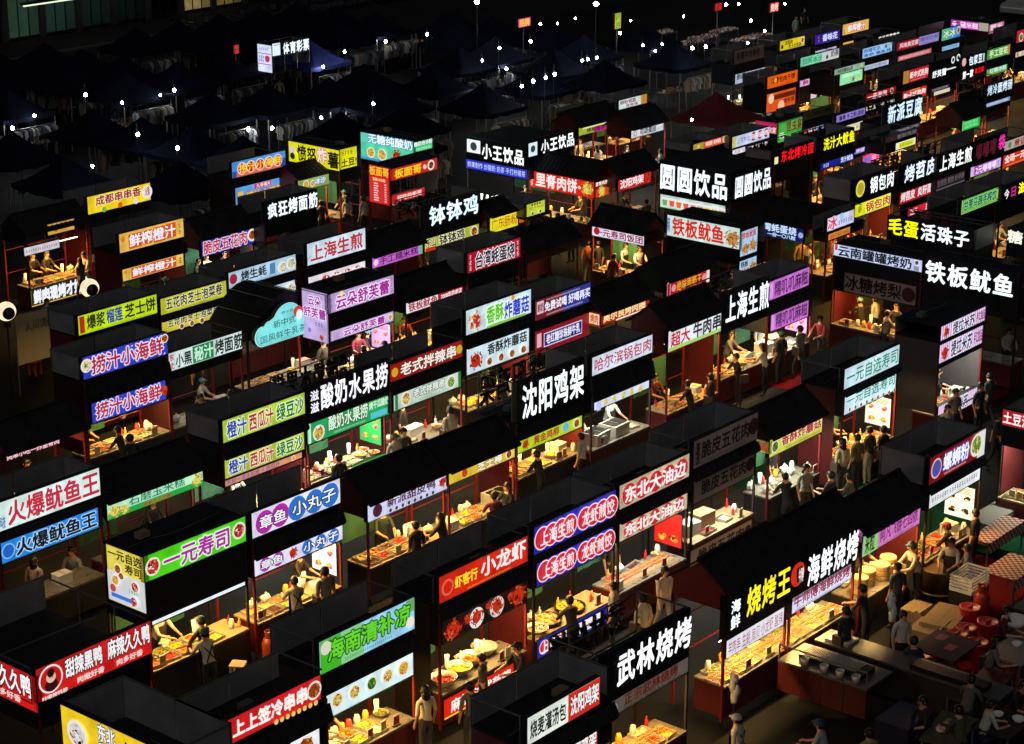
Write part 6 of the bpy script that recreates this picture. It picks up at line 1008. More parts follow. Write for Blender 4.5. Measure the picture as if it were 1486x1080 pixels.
('greenmenu','dark stall with a vivid green menu board, right side','green menu stall','gable',84.74,44.2,2.3,1.35,2.35,[('F',0.0,(0.0,1.68),1.87,2.35,'#18b850',[('l',0.1,0.9,0.15,0.85,'#a8f0b0'),('r',0,0.03,0,1,'#b0d020')],{})],{'goods':'warm'}),
('yellowposter','black stall with a grey banner above a white and yellow poster','yellow poster stall','box',76.84,43.57,2.71,1.35,3.0,[('F',0.0,(0.0,2.71),2.732,3.0,'#40383c',[('c',0.2,0.5,0.3,'#a02030'),('t','香酥鸡架',0.35,0.95,0.2,0.85,'#a89ca0',None,0.02)],{'dim':1}),('F',0.0,(0.893,2.573),2.285,2.616,'#d8e0c8',[('r',0.15,0.9,0.15,0.85,'#d8d820'),('l',0.2,0.85,0.25,0.75,'#707020')],{})],{'goods':'few'}),
('violetpig','violet banner stall above a small magenta panel','violet banner stall','box',76.04,44.55,2.6,1.35,2.5,[('F',0.0,(0.0,2.25),2.261,2.5,'#8078c8',[('t','手抓饼煎饼',0.05,0.95,0.2,0.85,'#e8d0f0',None,0.02)],{}),('F',0.0,(0.705,2.065),1.692,2.114,'#b83088',[('r',0.1,0.5,0.2,0.7,'#4858c0'),('l',0.55,0.95,0.2,0.8,'#f0b0d8')],{})],{'goods':'few'}),
('grillmeat','warm-lit open meat pie stall with a glowing counter sign at the left','warm meat pie stall','gable',44.44,58.99,2.73,1.35,0.8,[('F',0.0,(0.0,2.73),0.154,0.8,'#2a241c',[('t','鲜肉现烤才好吃',0.05,0.97,0.15,0.9,'#f4f8ff',None,0.04),('r',0,1,0,0.08,'#d8b840'),('r',0,0.01,0,1,'#d8b840')],{'counter':1}),('F',0.0,(-0.13,1.45),2.041,2.36,'#c8c8d0',[('l',0.05,0.95,0.3,0.7,'#a04060')],{}),('F',0.0,(0.951,2.161),2.57,2.989,'#c89840',[('c',0.3,0.5,0.3,'#c05820'),('l',0.5,0.95,0.3,0.7,'#604020')],{})],{'roofz':2.75,'goods':'warm','side':'#100c0c'})]
PEOPLE=[
(28.62,32.56,1.66,'reach','#141416','#1a1a1e','c#3a4a48',0,'person in black T-shirt raising an arm at the green sushi stall counter',0,1.003),
(28.24,32.09,1.4,'reach','#b8b4aa','#16161a','c#305058',1,'person in white T-shirt and crossed black apron straps at the green sushi stall',0,0.983),
(31.44,32.56,1.22,'reach','#8a857a','#222226','h',1,'person in grey shirt with apron straps behind the octopus ball stall',2,0.993),
(28.44,38.39,0.35,'stand','#9c8a86','#26262a','l',0,'person in pinkish top under the blue squid banner',2,0.956),
(30.03,38.81,3.49,'sit','#8a8a90','#202024','h',0,'seated person in grey jacket with two white stripes on the sleeves',0,1.032),
(29.36,26.71,1.31,'stand','#b8ae98','#3a342c','l',0,'person with long dark hair and cream coat near the dessert stall',1,0.973),
(30.1,26.11,1.05,'stand','#5a544c','#2c2828','h',0,'person in grey-brown shirt standing below the crayfish stall counter',0,0.967),
(37.46,26.46,4.36,'walk','#b8a49a','#8a7a70','l',0,'person in pale pink blouse with shoulder bag beside the skewer counter',2,0.992),
(35.98,26.82,2.09,'stand','#8f8a84','#1c1c20','h',0,'person with dark hair facing the blue disc-sign stall counter',2,0.993),
(35.77,25.83,1.4,'stand','#a89c8c','#1c1c20','h',0,'person in light top behind the dark roof letters of the grill stall',2,1.027),
(32.24,26.42,2.79,'reach','#15141a','#101014','c#1a1418',0,'person in black with a dark cap right of the crayfish counter',0,1.007),
(32.41,20.99,1.75,'stand','#b0aca2','#202024','c#a8a8a0',1,'person in white cap and shirt with dark straps at the bottom edge',2,0.985),
(33.95,19.8,1.75,'sit','#8a8c90','#202024','c#183048',0,'person in dark blue cap at the bottom edge by the griddle cart',0,1.01),
(34.24,18.91,1.05,'sit','#7a7030','#202024','h',0,'person in dull yellow top at the bottom edge',0,0.964),
(38.98,20.97,4.19,'stand','#b4aca4','#141418','h',0,'person in white short-sleeved shirt and black trousers among the boxes',2,0.954),
(38.14,21.93,1.4,'stand','#10121a','#101014','h',0,'person in patterned black top near the griddle cart',0,1.024),
(39.55,22.19,1.75,'reach','#0e0e14','#101014','h',0,'person in plain black leaning toward the seafood grill stall',1,0.993),
(42.44,22.55,2.62,'reach','#a8a090','#16161a','c#28505c',1,'person in teal cap and apron beside the bamboo steamers',2,1.033),
(43.35,22.09,3.32,'reach','#9a9690','#18181c','h',1,'person in apron over a white shirt at the wooden vat',1,1.014),
(44.12,22.51,1.75,'reach','#2a1c1c','#18181c','c#801018',0,'person in red cap working at the dark red noodle stall',1,0.986),
(45.29,22.51,1.75,'stand','#241c1c','#18181c','h',0,'person with dark hair at the right end of the noodle stall counter',2,0.99),
(39.65,19.19,5.24,'sit','#6a6054','#202024','l',0,'seated person in grey-green top with a hand at the chin',0,1.029),
(36.94,17.87,5.59,'sit','#b8b4ac','#202024','h',0,'seated person in white T-shirt bending over a low table',0,0.953),
(44.21,21.96,2.09,'sit','#5c5c60','#202024','h',0,'person in a grey hood behind the white crate',1,0.97),
(37.91,37.48,1.4,'stand','#0e0e12','#101014','h',0,'person in black in front of the yoghurt fruit counter',2,0.989),
(40.43,37.47,4.36,'stand','#2c2c2c','#141418','h',0,'person in dark jacket over white shirt near the noodle-tub stall',2,1.027),
(40.03,37.43,4.54,'stand','#8a8478','#141418','c#3a6040',0,'person in green cap and pale coat near the noodle-tub stall',1,0.996),
(35.73,32.74,1.48,'stand','#0c0c10','#141418','h',0,'person in black T-shirt from behind at the sweet duck counter',1,1.002),
(39.32,32.65,2.97,'reach','#0c0c12','#141418','l',0,'person in black with long hair at the cheese stick counter',2,1.003),
(41.61,33.51,1.75,'reach','#0c0c12','#101014','h',0,'person in black from behind at the golden chicken counter',2,0.971),
(46.33,34.9,4.71,'reach','#b4b4ac','#18181c','c#4a9088',1,'person in teal cap and cream T-shirt inside the thin-crimson sign stall',1,1.011),
(35.25,42.84,1.4,'stand','#0e0c0e','#101014','h',0,'person silhouetted before the long lit deli trays',0,1.027),
(38.96,44.14,4.19,'reach','#141414','#101014','h',0,'person in black bending inside the dark booth beside the white gluten sign',2,1.01),
(48.95,29.23,5.59,'reach','#7a6a58','#202024','c#4a6058',0,'person in checked shirt and teal cap leaning over fried mushrooms',0,1.013),
(47.42,27.67,1.31,'stand','#a0957c','#3c3830','l',0,'customer in cream hooded jacket with dark trim at the fried food counter',1,1.037),
(48.11,27.61,1.4,'stand','#4c4a38','#242420','h',0,'customer in olive jacket second from left at the fried food counter',2,1.001),
(48.82,27.65,1.48,'stand','#28261e','#8a8478','h',0,'customer in dark olive top carrying a white bag at the fried food counter',2,1.009),
(49.05,27.34,1.54,'stand','#08080c','#0c0c10','h',0,'customer in long black coat rightmost at the fried food counter',2,1.025),
(45.36,27.54,4.36,'stand','#74746c','#2a2a2c','l',0,'person with long hair and loose grey shirt by the bagged mushrooms',2,0.974),
(44.47,27.51,1.22,'reach','#0e0e10','#141418','h',0,'person in black T-shirt by the small lime mushroom stall',0,0.956),
(46.06,27.01,1.57,'sit','#1c1a18','#141418','h',0,'seated dark figure left of a pair behind the pink stall roof',2,1.039),
(46.46,26.68,1.75,'sit','#4a463c','#141418','h',0,'seated figure right of a pair behind the pink stall roof',0,0.981),
(53.37,27.47,4.36,'stand','#5c564c','#2a2a2c','h',0,'person in grey-brown top near the purple striped stall',0,0.987),
(52.09,27.02,4.19,'stand','#8c8678','#2a2a2c','l',0,'person in cream top with a black bag strap near the purple striped stall',0,0.952),
(54.17,27.09,4.54,'stand','#0a0a0e','#0c0c10','h',0,'person in black raising hands to the face on the green carpet',1,1.019),
(52.29,25.58,5.24,'walk','#0e0e12','#0e0e12','h',0,'tall person in black jacket walking beside the mashed potato stall',0,0.954),
(52.01,34.08,2.62,'reach','#0c0c0c','#101014','h',0,'person in black T-shirt standing at the long bright counter',2,1.019),
(54.67,34.32,1.4,'stand','#0e0e12','#101014','c#3a6c68',0,'person in teal cap and long black coat behind the bright counter',1,1.015),
(57.15,34.33,3.14,'reach','#7a1418','#141418','h',0,'person in red sweater and dark trousers right of the pink sign stall',1,1.0),
(59.54,34.27,1.05,'reach','#0e0e10','#141418','c#38605c',0,'person in black T-shirt and teal cap at the baked milk stall',1,0.995),
(58.89,33.08,5.76,'reach','#8a8070','#242428','h',1,'person in pale shirt and apron holding a cup at the baked milk stall',0,0.978),
(60.27,34.2,1.57,'stand','#b8b8b4','#242428','h',0,'person in white shirt in the depth of the baked milk stall',0,0.96),
(60.02,29.23,4.01,'reach','#a8a898','#242428','h',0,'person in white jersey marked 5 behind a counter at the right edge',2,0.953),
(59.68,45.49,1.22,'stand','#1c1612','#141418','h',0,'person in dark brown at the left of the rice ball counter',0,1.037),
(59.61,45.88,0.7,'stand','#9a4a28','#7c6850','h',0,'person in orange jacket left of the rice ball counter',1,1.005),
(60.26,44.73,4.36,'reach','#9a9a98','#242428','h',1,'person in tan shirt with apron behind the warm rice ball trays',0,1.012),
(60.44,44.21,4.19,'reach','#c8c8c4','#242428','h',0,'person in cream shirt behind the warm rice ball trays',1,0.978),
(61.7,48.27,1.4,'stand','#202026','#101014','h',0,'rightmost of three dark figures before the red pie banner',0,1.031),
(62.2,49.33,1.4,'stand','#24262c','#101014','h',0,'middle of three dark figures before the red pie banner',1,0.984),
(60.98,49.3,1.05,'stand','#0c0c10','#101014','h',0,'leftmost black-clad figure before the red pie banner',2,0.985),
(48.93,33.71,1.92,'reach','#0a0a0c','#101014','h',0,'person in black bending beside the glass case of the beef stall',2,1.011),
(46.24,44.81,4.36,'reach','#8c2840','#1c1c20','h',0,'person in pink-red top inside the lilac souffle stall',0,1.006),
(46.55,44.81,5.24,'reach','#24262e','#1c1c20','c#4a8a98',0,'person in teal cap and dark top inside the lilac souffle stall',2,0.974),
(45.16,43.46,1.57,'stand','#141418','#101014','h',0,'dark head and shoulders in front of the lilac souffle stall',2,1.015),
(45.43,60.21,4.89,'reach','#121214','#101014','h',0,'leftmost masked person in black behind the warm meat pie counter',0,1.034),
(45.87,59.97,4.89,'reach','#0e0e10','#101014','h',0,'second masked person in black behind the warm meat pie counter',1,1.038),
(47.05,59.0,3.32,'reach','#b8b4aa','#2c2c30','h',0,'person in cream patterned top at the right of the meat pie counter',2,0.977),
(48.98,55.35,4.89,'reach','#2c2418','#141418','h',0,'person in dark top with pale strings inside the crispy pork stall',1,0.951),
(49.31,55.28,4.71,'reach','#a8a49c','#141418','h',0,'person in tan shirt inside the crispy pork stall',1,1.039),
(49.32,53.93,2.09,'stand','#08080a','#101014','h',0,'person in black silhouetted at the crispy pork counter',1,0.952),
(46.49,53.9,1.75,'reach','#101012','#101014','c#38807c',0,'person in bright teal cap below the orange juice stall',2,1.003),
(42.37,55.38,4.54,'stand','#8a8880','#242428','l',0,'person in pale shirt in front of the glowing counter sign',0,0.955),
(59.09,57.61,1.48,'stand','#98948a','#18181c','l',0,'left of two people in white seen from behind near the noodle stall',2,0.98),
(59.26,56.86,1.66,'stand','#9a968e','#18181c','h',0,'right of two people in white seen from behind near the noodle stall',1,1.011),
(65.29,82.83,3.49,'stand','#a86878','#202024','h',0,'person in pink at the lit tables among the tents, upper left',1,1.005),
(64.85,84.46,4.36,'stand','#a8a8a8','#202024','h',0,'person in white at the lit tables, far upper left',1,1.016),
(66.73,85.03,4.36,'stand','#181a18','#101014','h',0,'first dark shopper behind the lit tables, far upper left',0,1.003),
(67.43,85.04,4.19,'stand','#101216','#101014','h',0,'taller dark shopper behind the person in pink, upper left',2,0.952),
(65.91,79.84,4.36,'sit','#205878','#202024','h',0,'seated person in blue under the dark tents, upper left',1,0.973),
(75.13,77.83,4.19,'stand','#b8b090','#303030','h',0,'person in cream shirt below the lottery booth',1,0.977),
(93.14,83.12,3.49,'stand','#a0a0a0','#202020','h',0,'person in white at the far street, top centre',2,0.979),
(87.25,81.19,4.54,'stand','#70706c','#202020','h',0,'person in grey beside the far display tables',1,0.967),
(108.6,68.1,4.54,'stand','#90a8a0','#808078','h',0,'person in pale teal top beside the bright bulb, top right',1,1.026),
(112.13,69.7,4.19,'stand','#141418','#101014','h',0,'person in black beside the bright bulb, top right',1,0.977),
(67.35,51.81,4.89,'reach','#a8987c','#141418','h',1,'small figure in apron between the two red stalls',1,0.959),
(65.97,46.33,1.75,'stand','#3a2c20','#141418','h',0,'dark figure under the big corner drinks stall',0,1.037),
(58.58,48.23,1.57,'stand','#181818','#141418','h',0,'dark figure right of the yellow rice roll sign',2,1.016),
(62.0,38.59,1.4,'stand','#14100c','#141418','h',0,'dark figure below the blue oyster banner',1,0.995),
(64.81,40.0,4.19,'stand','#c89838','#181818','h',0,'person in bright yellow top beside the cut-out sign',2,1.022),
(88.58,56.45,3.49,'stand','#4c4030','#141418','h',0,'dark customer at the orange roujiamo stall',0,0.98),
(76.76,45.54,1.57,'stand','#0c0c10','#101014','h',0,'dark figure behind the rooftop letters, upper right',2,0.989),
(22.82,26.52,3.32,'reach','#5a1c20','#1c1e28','l',0,'worker in dark red top behind the counter of the yellow panda corner stall',0,0.949),
(23.89,31.42,5.01,'reach','#2c2420','#2c2a2a','h',0,'worker in dark brown top behind the counter of the red duck corner stall',1,1.029),
(27.56,28.11,4.81,'reach','#1c2030','#1c1e28','l',0,'worker in navy top behind the counter of the green-blue dessert stall',1,0.991),
(28.2,22.98,4.35,'reach','#14141a','#1c1e28','c#3c7870',0,'worker in black top behind the counter of the two-tone dumpling stall',2,1.049),
(28.89,21.32,1.83,'reach','#8c8a84','#2c2a2a','h',0,'customer in pale grey top at the front of the two-tone dumpling stall',1,1.038),
(31.36,26.83,1.99,'walk','#4a4438','#2c2a2a','h',0,'customer in olive top at the front of the crayfish stall',0,0.941),
(34.57,28.52,4.88,'stand','#2c2420','#2c2a2a','h',1,'worker in dark brown top behind the counter of the blue disc-sign stall',2,0.952),
(34.68,26.98,1.3,'reach','#1c2030','#141418','h',0,'customer in navy top at the front of the blue disc-sign stall',0,0.994),
(38.25,28.59,4.47,'stand','#2c2420','#2c2a2a','h',1,'worker in dark brown top behind the counter of the speckled-sign skewer stall',1,0.976),
(37.61,23.87,5.08,'reach','#22302c','#2c2a2a','h',0,'worker in dark green top behind the counter of the red-oval seafood stall',1,0.957),
(41.94,23.95,4.86,'reach','#4a4438','#2c2a2a','c#3c7870',0,'worker in olive top behind the counter of the pink pancake stall',0,0.981),
(41.17,22.35,1.28,'stand','#1c2030','#141418','h',0,'customer in navy top at the front of the pink pancake stall',1,0.981),
(49.52,22.67,3.32,'stand','#1c2030','#1c1e28','c#3c7870',0,'worker in navy top behind the counter of the mashed potato stall',0,1.029),
(46.3,29.17,4.89,'stand','#14141a','#1c1e28','h',0,'worker in black top behind the counter of the small lime mushroom stall',0,0.944),
(54.72,28.95,5.17,'reach','#1c2030','#2c2a2a','h',1,'worker in navy top behind the counter of the purple striped stall',2,0.96),
(55.27,27.33,1.31,'walk','#22302c','#1c1e28','h',0,'customer in dark green top at the front of the purple striped stall',2,0.986),
(55.61,35.71,4.62,'stand','#a8a49c','#2c2a2a','h',0,'worker in white top behind the counter of the pink rice-cake stall',2,1.015),
(55.43,34.06,1.57,'walk','#5a5650','#2c2a2a','h',0,'customer in grey top at the front of the pink rice-cake stall',2,1.045),
(53.6,35.69,4.98,'reach','#5a5650','#2c2a2a','l',0,'worker in grey top behind the counter of the four-character white-lettered stall',0,1.034),
(53.46,34.07,1.98,'reach','#a8a49c','#141418','l',0,'customer in white top at the front of the four-character white-lettered stall',1,0.993),
(48.79,35.11,4.53,'reach','#5a1c20','#1c1e28','h',0,'worker in dark red top behind the counter of the beef skewer stall',1,1.017),
(49.71,33.59,1.87,'stand','#1c2030','#1c1e28','h',0,'customer in navy top at the front of the beef skewer stall',0,1.038),
(44.77,34.95,4.44,'reach','#8c8a84','#1c1e28','l',1,'worker in pale grey top behind the counter of the pale crimson-script stall',2,1.018),
(43.46,33.59,1.81,'stand','#a8a49c','#141418','h',0,'customer in white top at the front of the tall white-lettered chicken stall',0,0.969),
(38.42,32.42,1.08,'reach','#5a1c20','#1c1e28','h',0,'customer in dark red top at the front of the cheese-stick stall',1,0.993),
(35.93,34.14,4.32,'reach','#22302c','#141418','c#3c7870',0,'worker in dark green top behind the counter of the sweet duck stall',0,1.013),
(36.55,32.48,1.76,'reach','#1c2030','#1c1e28','l',0,'customer in navy top at the front of the sweet duck stall',1,1.013),
(32.73,33.96,4.98,'reach','#2c2420','#2c2a2a','h',0,'worker in dark brown top behind the counter of the octopus-ball stall',2,0.952),
(32.18,32.36,1.23,'walk','#5a5650','#141418','h',0,'customer in grey top at the front of the octopus-ball stall',0,1.043),
(28.33,33.96,4.87,'reach','#a8a49c','#1c1e28','l',1,'worker in white top behind the counter of the bright green sushi stall',0,1.018),
(32.59,39.05,4.71,'reach','#1c2030','#141418','l',1,'worker in navy top behind the counter of the green corn-cake stall',0,1.015),
(32.82,37.51,1.75,'walk','#8c8a84','#2c2a2a','h',0,'customer in pale grey top at the front of the green corn-cake stall',0,1.005),
(35.43,39.0,4.78,'reach','#8c8a84','#1c1e28','h',1,'worker in pale grey top behind the counter of the lime juice stall',1,0.943),
(42.15,39.1,5.21,'stand','#2c2420','#2c2a2a','c#3c7870',1,'worker in dark brown top behind the counter of the mixed-skewer stall',2,0.993),
(42.54,37.58,1.23,'walk','#8c8a84','#141418','h',0,'customer in pale grey top at the front of the mixed-skewer stall',0,1.026),
(46.7,39.79,4.78,'stand','#22302c','#141418','h',1,'worker in dark green top behind the counter of the colourful mushroom stall',0,1.009),
(45.7,38.23,1.61,'reach','#1c2030','#1c1e28','h',0,'customer in navy top at the front of the colourful mushroom stall',1,1.036),
(48.37,39.82,4.96,'reach','#14141a','#141418','h',0,'worker in black top behind the counter of the red-blue milk stall',0,0.988),
(51.01,39.36,4.27,'reach','#14141a','#2c2a2a','c#3c7870',1,'worker in black top behind the counter of the glowing cream roast stall',1,0.992),
(52.34,37.81,1.07,'walk','#22302c','#2c2a2a','l',0,'customer in dark green top at the front of the glowing cream roast stall',1,0.988),
(54.87,39.7,5.08,'reach','#2c2420','#2c2a2a','l',1,'worker in dark brown top behind the counter of the green-gabled gluten stall',1,0.965),
(55.18,38.06,1.61,'stand','#5a5650','#141418','h',0,'customer in grey top at the front of the green-gabled gluten stall',0,0.959),
(59.69,39.37,2.73,'reach','#14141a','#1c1e28','h',1,'worker in black top behind the counter of the white squid corner stall',0,1.033),
(58.17,39.71,-0.1,'walk','#14141a','#1c1e28','h',0,'customer in black top at the front of the white squid corner stall',0,1.04),
(58.63,43.95,-0.16,'stand','#5a1c20','#2c2a2a','h',0,'customer in dark red top at the front of the rice ball stall',0,1.029),
(52.52,44.7,4.7,'stand','#22302c','#1c1e28','l',1,'worker in dark green top behind the counter of the red oyster omelette stall',1,1.009),
(50.83,43.08,1.16,'stand','#1c2030','#141418','h',0,'customer in navy top at the front of the red oyster omelette stall',0,0.995),
(54.88,50.05,4.4,'reach','#4a4438','#1c1e28','l',0,'worker in olive top behind the counter of the three-character black stall',1,1.043),
(55.14,48.44,2.04,'stand','#a8a49c','#1c1e28','h',0,'customer in white top at the front of the three-character black stall',0,0.996),
(57.97,49.63,5.07,'stand','#a8a49c','#1c1e28','h',0,'worker in white top behind the counter of the yellow rice-roll stall',2,0.98),
(57.83,47.99,2.04,'stand','#4a4438','#141418','h',0,'customer in olive top at the front of the yellow rice-roll stall',0,1.018),
(51.98,49.43,4.44,'stand','#1c2030','#141418','l',0,'worker in navy top behind the counter of the magenta rice-cake stall',0,0.989),
(48.56,44.94,4.26,'reach','#5a1c20','#141418','h',1,'worker in dark red top behind the counter of the white-red squid stall',1,0.952),
(49.16,43.38,2.03,'stand','#14141a','#2c2a2a','h',0,'customer in black top at the front of the white-red squid stall',0,0.952),
(44.8,44.86,4.72,'stand','#4a4438','#1c1e28','c#3c7870',0,'worker in olive top behind the counter of the lilac souffle stall',2,1.026),
(46.09,43.25,2.03,'reach','#1c2030','#141418','h',0,'customer in navy top at the front of the lilac souffle stall',0,0.991),
(49.84,49.56,4.99,'stand','#1c2030','#1c1e28','c#3c7870',1,'worker in navy top behind the counter of the red-script white stall',2,0.989),
(49.85,47.95,1.17,'stand','#a8a49c','#1c1e28','h',0,'customer in white top at the front of the red-script white stall',1,1.02),
(41.75,48.75,5.16,'stand','#22302c','#2c2a2a','h',1,'worker in dark green top behind the counter of the kimchi roll stall',2,0.947),
(41.56,47.1,1.29,'walk','#14141a','#141418','l',0,'customer in black top at the front of the kimchi roll stall',1,0.964),
(39.92,48.64,5.16,'stand','#8c8a84','#1c1e28','c#3c7870',1,'worker in pale grey top behind the counter of the durian pancake stall',0,1.039),
(39.94,45.32,5.23,'reach','#a8a49c','#1c1e28','c#3c7870',0,'worker in white top behind the counter of the white-green gluten stall',0,0.96),
(39.84,43.76,1.72,'stand','#4a4438','#141418','h',0,'customer in olive top at the front of the white-green gluten stall',2,0.963),
(35.33,45.28,4.97,'reach','#22302c','#141418','h',1,'worker in dark green top behind the counter of the deep blue seafood stall',1,1.04),
(35.71,43.69,2.07,'reach','#2c2420','#141418','h',0,'customer in dark brown top at the front of the deep blue seafood stall',1,0.974),
(32.25,43.63,4.57,'reach','#4a4438','#1c1e28','h',1,'worker in olive top behind the counter of the left edge broken-strip stall',1,1.038),
(45.54,55.3,4.2,'stand','#4a4438','#2c2a2a','h',1,'worker in olive top behind the counter of the orange juice stall',0,0.958),
(45.46,53.66,2.07,'reach','#22302c','#2c2a2a','l',0,'customer in dark green top at the front of the orange juice stall',0,0.994),
(50.24,55.33,4.66,'reach','#14141a','#141418','h',0,'worker in black top behind the counter of the blue crispy pork stall',1,0.986),
(50.25,53.69,1.83,'walk','#8c8a84','#2c2a2a','h',0,'customer in pale grey top at the front of the blue crispy pork stall',1,1.001),
(59.73,58.24,3.29,'reach','#14141a','#1c1e28','c#3c7870',0,'worker in black top behind the counter of the yellow potato stall',2,0.997),
(58.17,59.19,0.52,'stand','#1c2030','#1c1e28','h',0,'customer in navy top at the front of the yellow potato stall',1,0.989),
(57.37,59.25,5.06,'stand','#22302c','#2c2a2a','h',1,'worker in dark green top behind the counter of the green drinks sign stall',1,1.003),
(57.75,57.69,1.5,'stand','#2c2420','#1c1e28','h',0,'customer in dark brown top at the front of the green drinks sign stall',0,0.997),
(64.87,53.03,3.3,'reach','#5a1c20','#1c1e28','h',1,'worker in dark red top behind the counter of the white-lettered corner drinks stall',0,1.044),
(65.3,50.49,2.76,'reach','#2c2420','#1c1e28','h',0,'worker in dark brown top behind the counter of the red pie corner stall',0,0.994),
(66.69,49.69,4.85,'reach','#1c2030','#1c1e28','h',0,'worker in navy top behind the counter of the small red chicken stall',2,0.948),
(66.3,48.13,1.23,'walk','#4a4438','#141418','h',0,'customer in olive top at the front of the small red chicken stall',0,0.956),
(64.33,39.36,2.81,'stand','#a8a49c','#141418','h',1,'worker in white top behind the counter of the ribbed-roof oyster stall',2,1.03),
(65.82,39.36,4.59,'reach','#4a4438','#1c1e28','h',1,'worker in olive top behind the counter of the cut-out sign stall',0,0.971),
(64.35,37.82,2.03,'stand','#5a1c20','#1c1e28','h',0,'customer in dark red top at the front of the cut-out sign stall',0,1.048),
(68.27,40.37,4.93,'reach','#22302c','#1c1e28','h',1,'worker in dark green top behind the counter of the yellow-badge black stall',1,0.998),
(71.48,40.27,4.65,'stand','#4a4438','#1c1e28','l',0,'worker in olive top behind the counter of the crowded-letter stall',0,1.023),
(72.0,38.64,1.38,'stand','#2c2420','#141418','h',0,'customer in dark brown top at the front of the crowded-letter stall',0,1.006),
(74.42,40.06,4.79,'reach','#5a5650','#141418','h',0,'worker in grey top behind the counter of the far right four-letter stall',2,1.015),
(74.72,38.53,1.39,'stand','#4a4438','#1c1e28','h',0,'customer in olive top at the front of the far right four-letter stall',1,0.996),
(76.8,40.11,5.09,'reach','#5a1c20','#1c1e28','l',0,'worker in dark red top behind the counter of the pink bag-light stall',1,0.97),
(77.13,38.48,1.34,'reach','#5a1c20','#1c1e28','h',0,'customer in dark red top at the front of the pink bag-light stall',0,0.993),
(80.67,40.05,5.23,'reach','#4a4438','#141418','c#3c7870',1,'worker in olive top behind the counter of the one-price stall',2,1.033),
(60.05,33.19,3.16,'reach','#1c2030','#2c2a2a','l',1,'worker in navy top behind the counter of the baked milk corner stall',0,0.987),
(64.5,33.66,3.15,'reach','#2c2420','#1c1e28','l',1,'worker in dark brown top behind the counter of the open-frame yellow-white stall',2,1.015),
(62.93,34.0,-0.46,'stand','#14141a','#141418','l',0,'customer in black top at the front of the open-frame yellow-white stall',0,0.963),
(66.67,30.85,3.18,'stand','#14141a','#1c1e28','l',0,'worker in black top behind the counter of the one-character edge stall',0,0.989),
(71.62,35.66,4.69,'reach','#a8a49c','#1c1e28','h',0,'worker in white top behind the counter of the pink-yellow lettered stall',0,1.031),
(70.19,34.14,1.06,'stand','#5a1c20','#1c1e28','h',0,'customer in dark red top at the front of the pink-yellow lettered stall',1,0.955),
(74.29,45.31,4.49,'stand','#2c2420','#2c2a2a','c#3c7870',0,'worker in dark brown top behind the counter of the small yellow-lettered stall',0,0.947),
(73.67,54.76,4.69,'reach','#14141a','#2c2a2a','l',0,'worker in black top behind the counter of the egg-tart stall',2,0.976),
(74.14,53.11,2.05,'stand','#8c8a84','#2c2a2a','h',0,'customer in pale grey top at the front of the egg-tart stall',2,0.943),
(77.9,56.75,1.91,'walk','#8c8a84','#1c1e28','h',0,'customer in pale grey top at the front of the cream pancake stall',1,1.048),
(73.14,56.85,4.55,'stand','#8c8a84','#141418','l',0,'worker in pale grey top behind the counter of the magenta-lime stall',1,1.008),
(72.5,55.32,1.71,'walk','#a8a49c','#141418','l',0,'customer in white top at the front of the magenta-lime stall',0,1.031),
(82.62,45.06,1.24,'stand','#8c8a84','#1c1e28','l',0,'customer in pale grey top at the front of the dense bluish-lettered stall',1,0.967),
(88.95,55.74,4.49,'reach','#8c8a84','#1c1e28','h',1,'worker in pale grey top behind the counter of the far smoothie stall',1,1.021),
(88.8,54.19,1.55,'stand','#5a5650','#141418','h',0,'customer in grey top at the front of the far smoothie stall',2,0.98),
(92.72,59.1,4.82,'reach','#4a4438','#2c2a2a','c#3c7870',1,'worker in olive top behind the counter of the far yellow stall',1,0.989),
(92.91,57.45,1.65,'reach','#22302c','#2c2a2a','h',0,'customer in dark green top at the front of the far yellow stall',1,1.015),
(84.32,54.2,4.61,'stand','#22302c','#1c1e28','l',0,'worker in dark green top behind the counter of the orange roujiamo stall',0,1.019),
(84.17,52.59,1.6,'reach','#1c2030','#1c1e28','l',0,'customer in navy top at the front of the orange roujiamo stall',2,0.999),
(88.59,57.68,1.78,'reach','#8c8a84','#2c2a2a','h',0,'customer in pale grey top at the front of the far unlit grey stall',2,1.037),
(88.42,52.83,4.63,'stand','#2c2420','#2c2a2a','h',0,'worker in dark brown top behind the counter of the far grey-green stall',1,0.993),
(86.97,51.21,1.39,'stand','#a8a49c','#1c1e28','h',0,'customer in white top at the front of the far grey-green stall',2,0.993),
(102.88,51.34,4.3,'reach','#a8a49c','#2c2a2a','l',1,'worker in white top behind the counter of the red-cream edge stall',0,0.958),
(85.97,45.3,5.1,'stand','#1c2030','#1c1e28','c#3c7870',1,'worker in navy top behind the counter of the green menu stall',0,0.993),
(77.74,44.67,4.69,'reach','#8c8a84','#141418','h',1,'worker in pale grey top behind the counter of the yellow poster stall',2,0.96),
(78.22,43.12,2.08,'reach','#8c8a84','#2c2a2a','h',0,'customer in pale grey top at the front of the yellow poster stall',1,1.039),
(77.71,45.65,5.22,'reach','#1c2030','#141418','h',1,'worker in navy top behind the counter of the violet banner stall',0,0.958),
(46.39,58.53,1.66,'walk','#4a4438','#141418','l',0,'customer in olive top at the front of the warm meat pie stall',0,0.943),
(36.36,18.81,2.67,'sit','#121216','#18181c','h',0,'second extra seated diner from the left, in black, in the dark eating area',0,1.0),
(37.58,18.58,0.01,'sit','#55544f','#18181c','h',0,'fourth extra seated diner from the left, in grey, in the dark eating area',1,1.0),
(41.32,19.79,4.9,'sit','#4a1418','#18181c','h',0,'fifth extra seated diner from the left, in dark red, in the dark eating area',2,1.0),
(38.51,20.35,0.81,'sit','#1a2032','#18181c','h',0,'leftmost extra seated diner from the left, in navy, in the dark eating area',0,1.0),
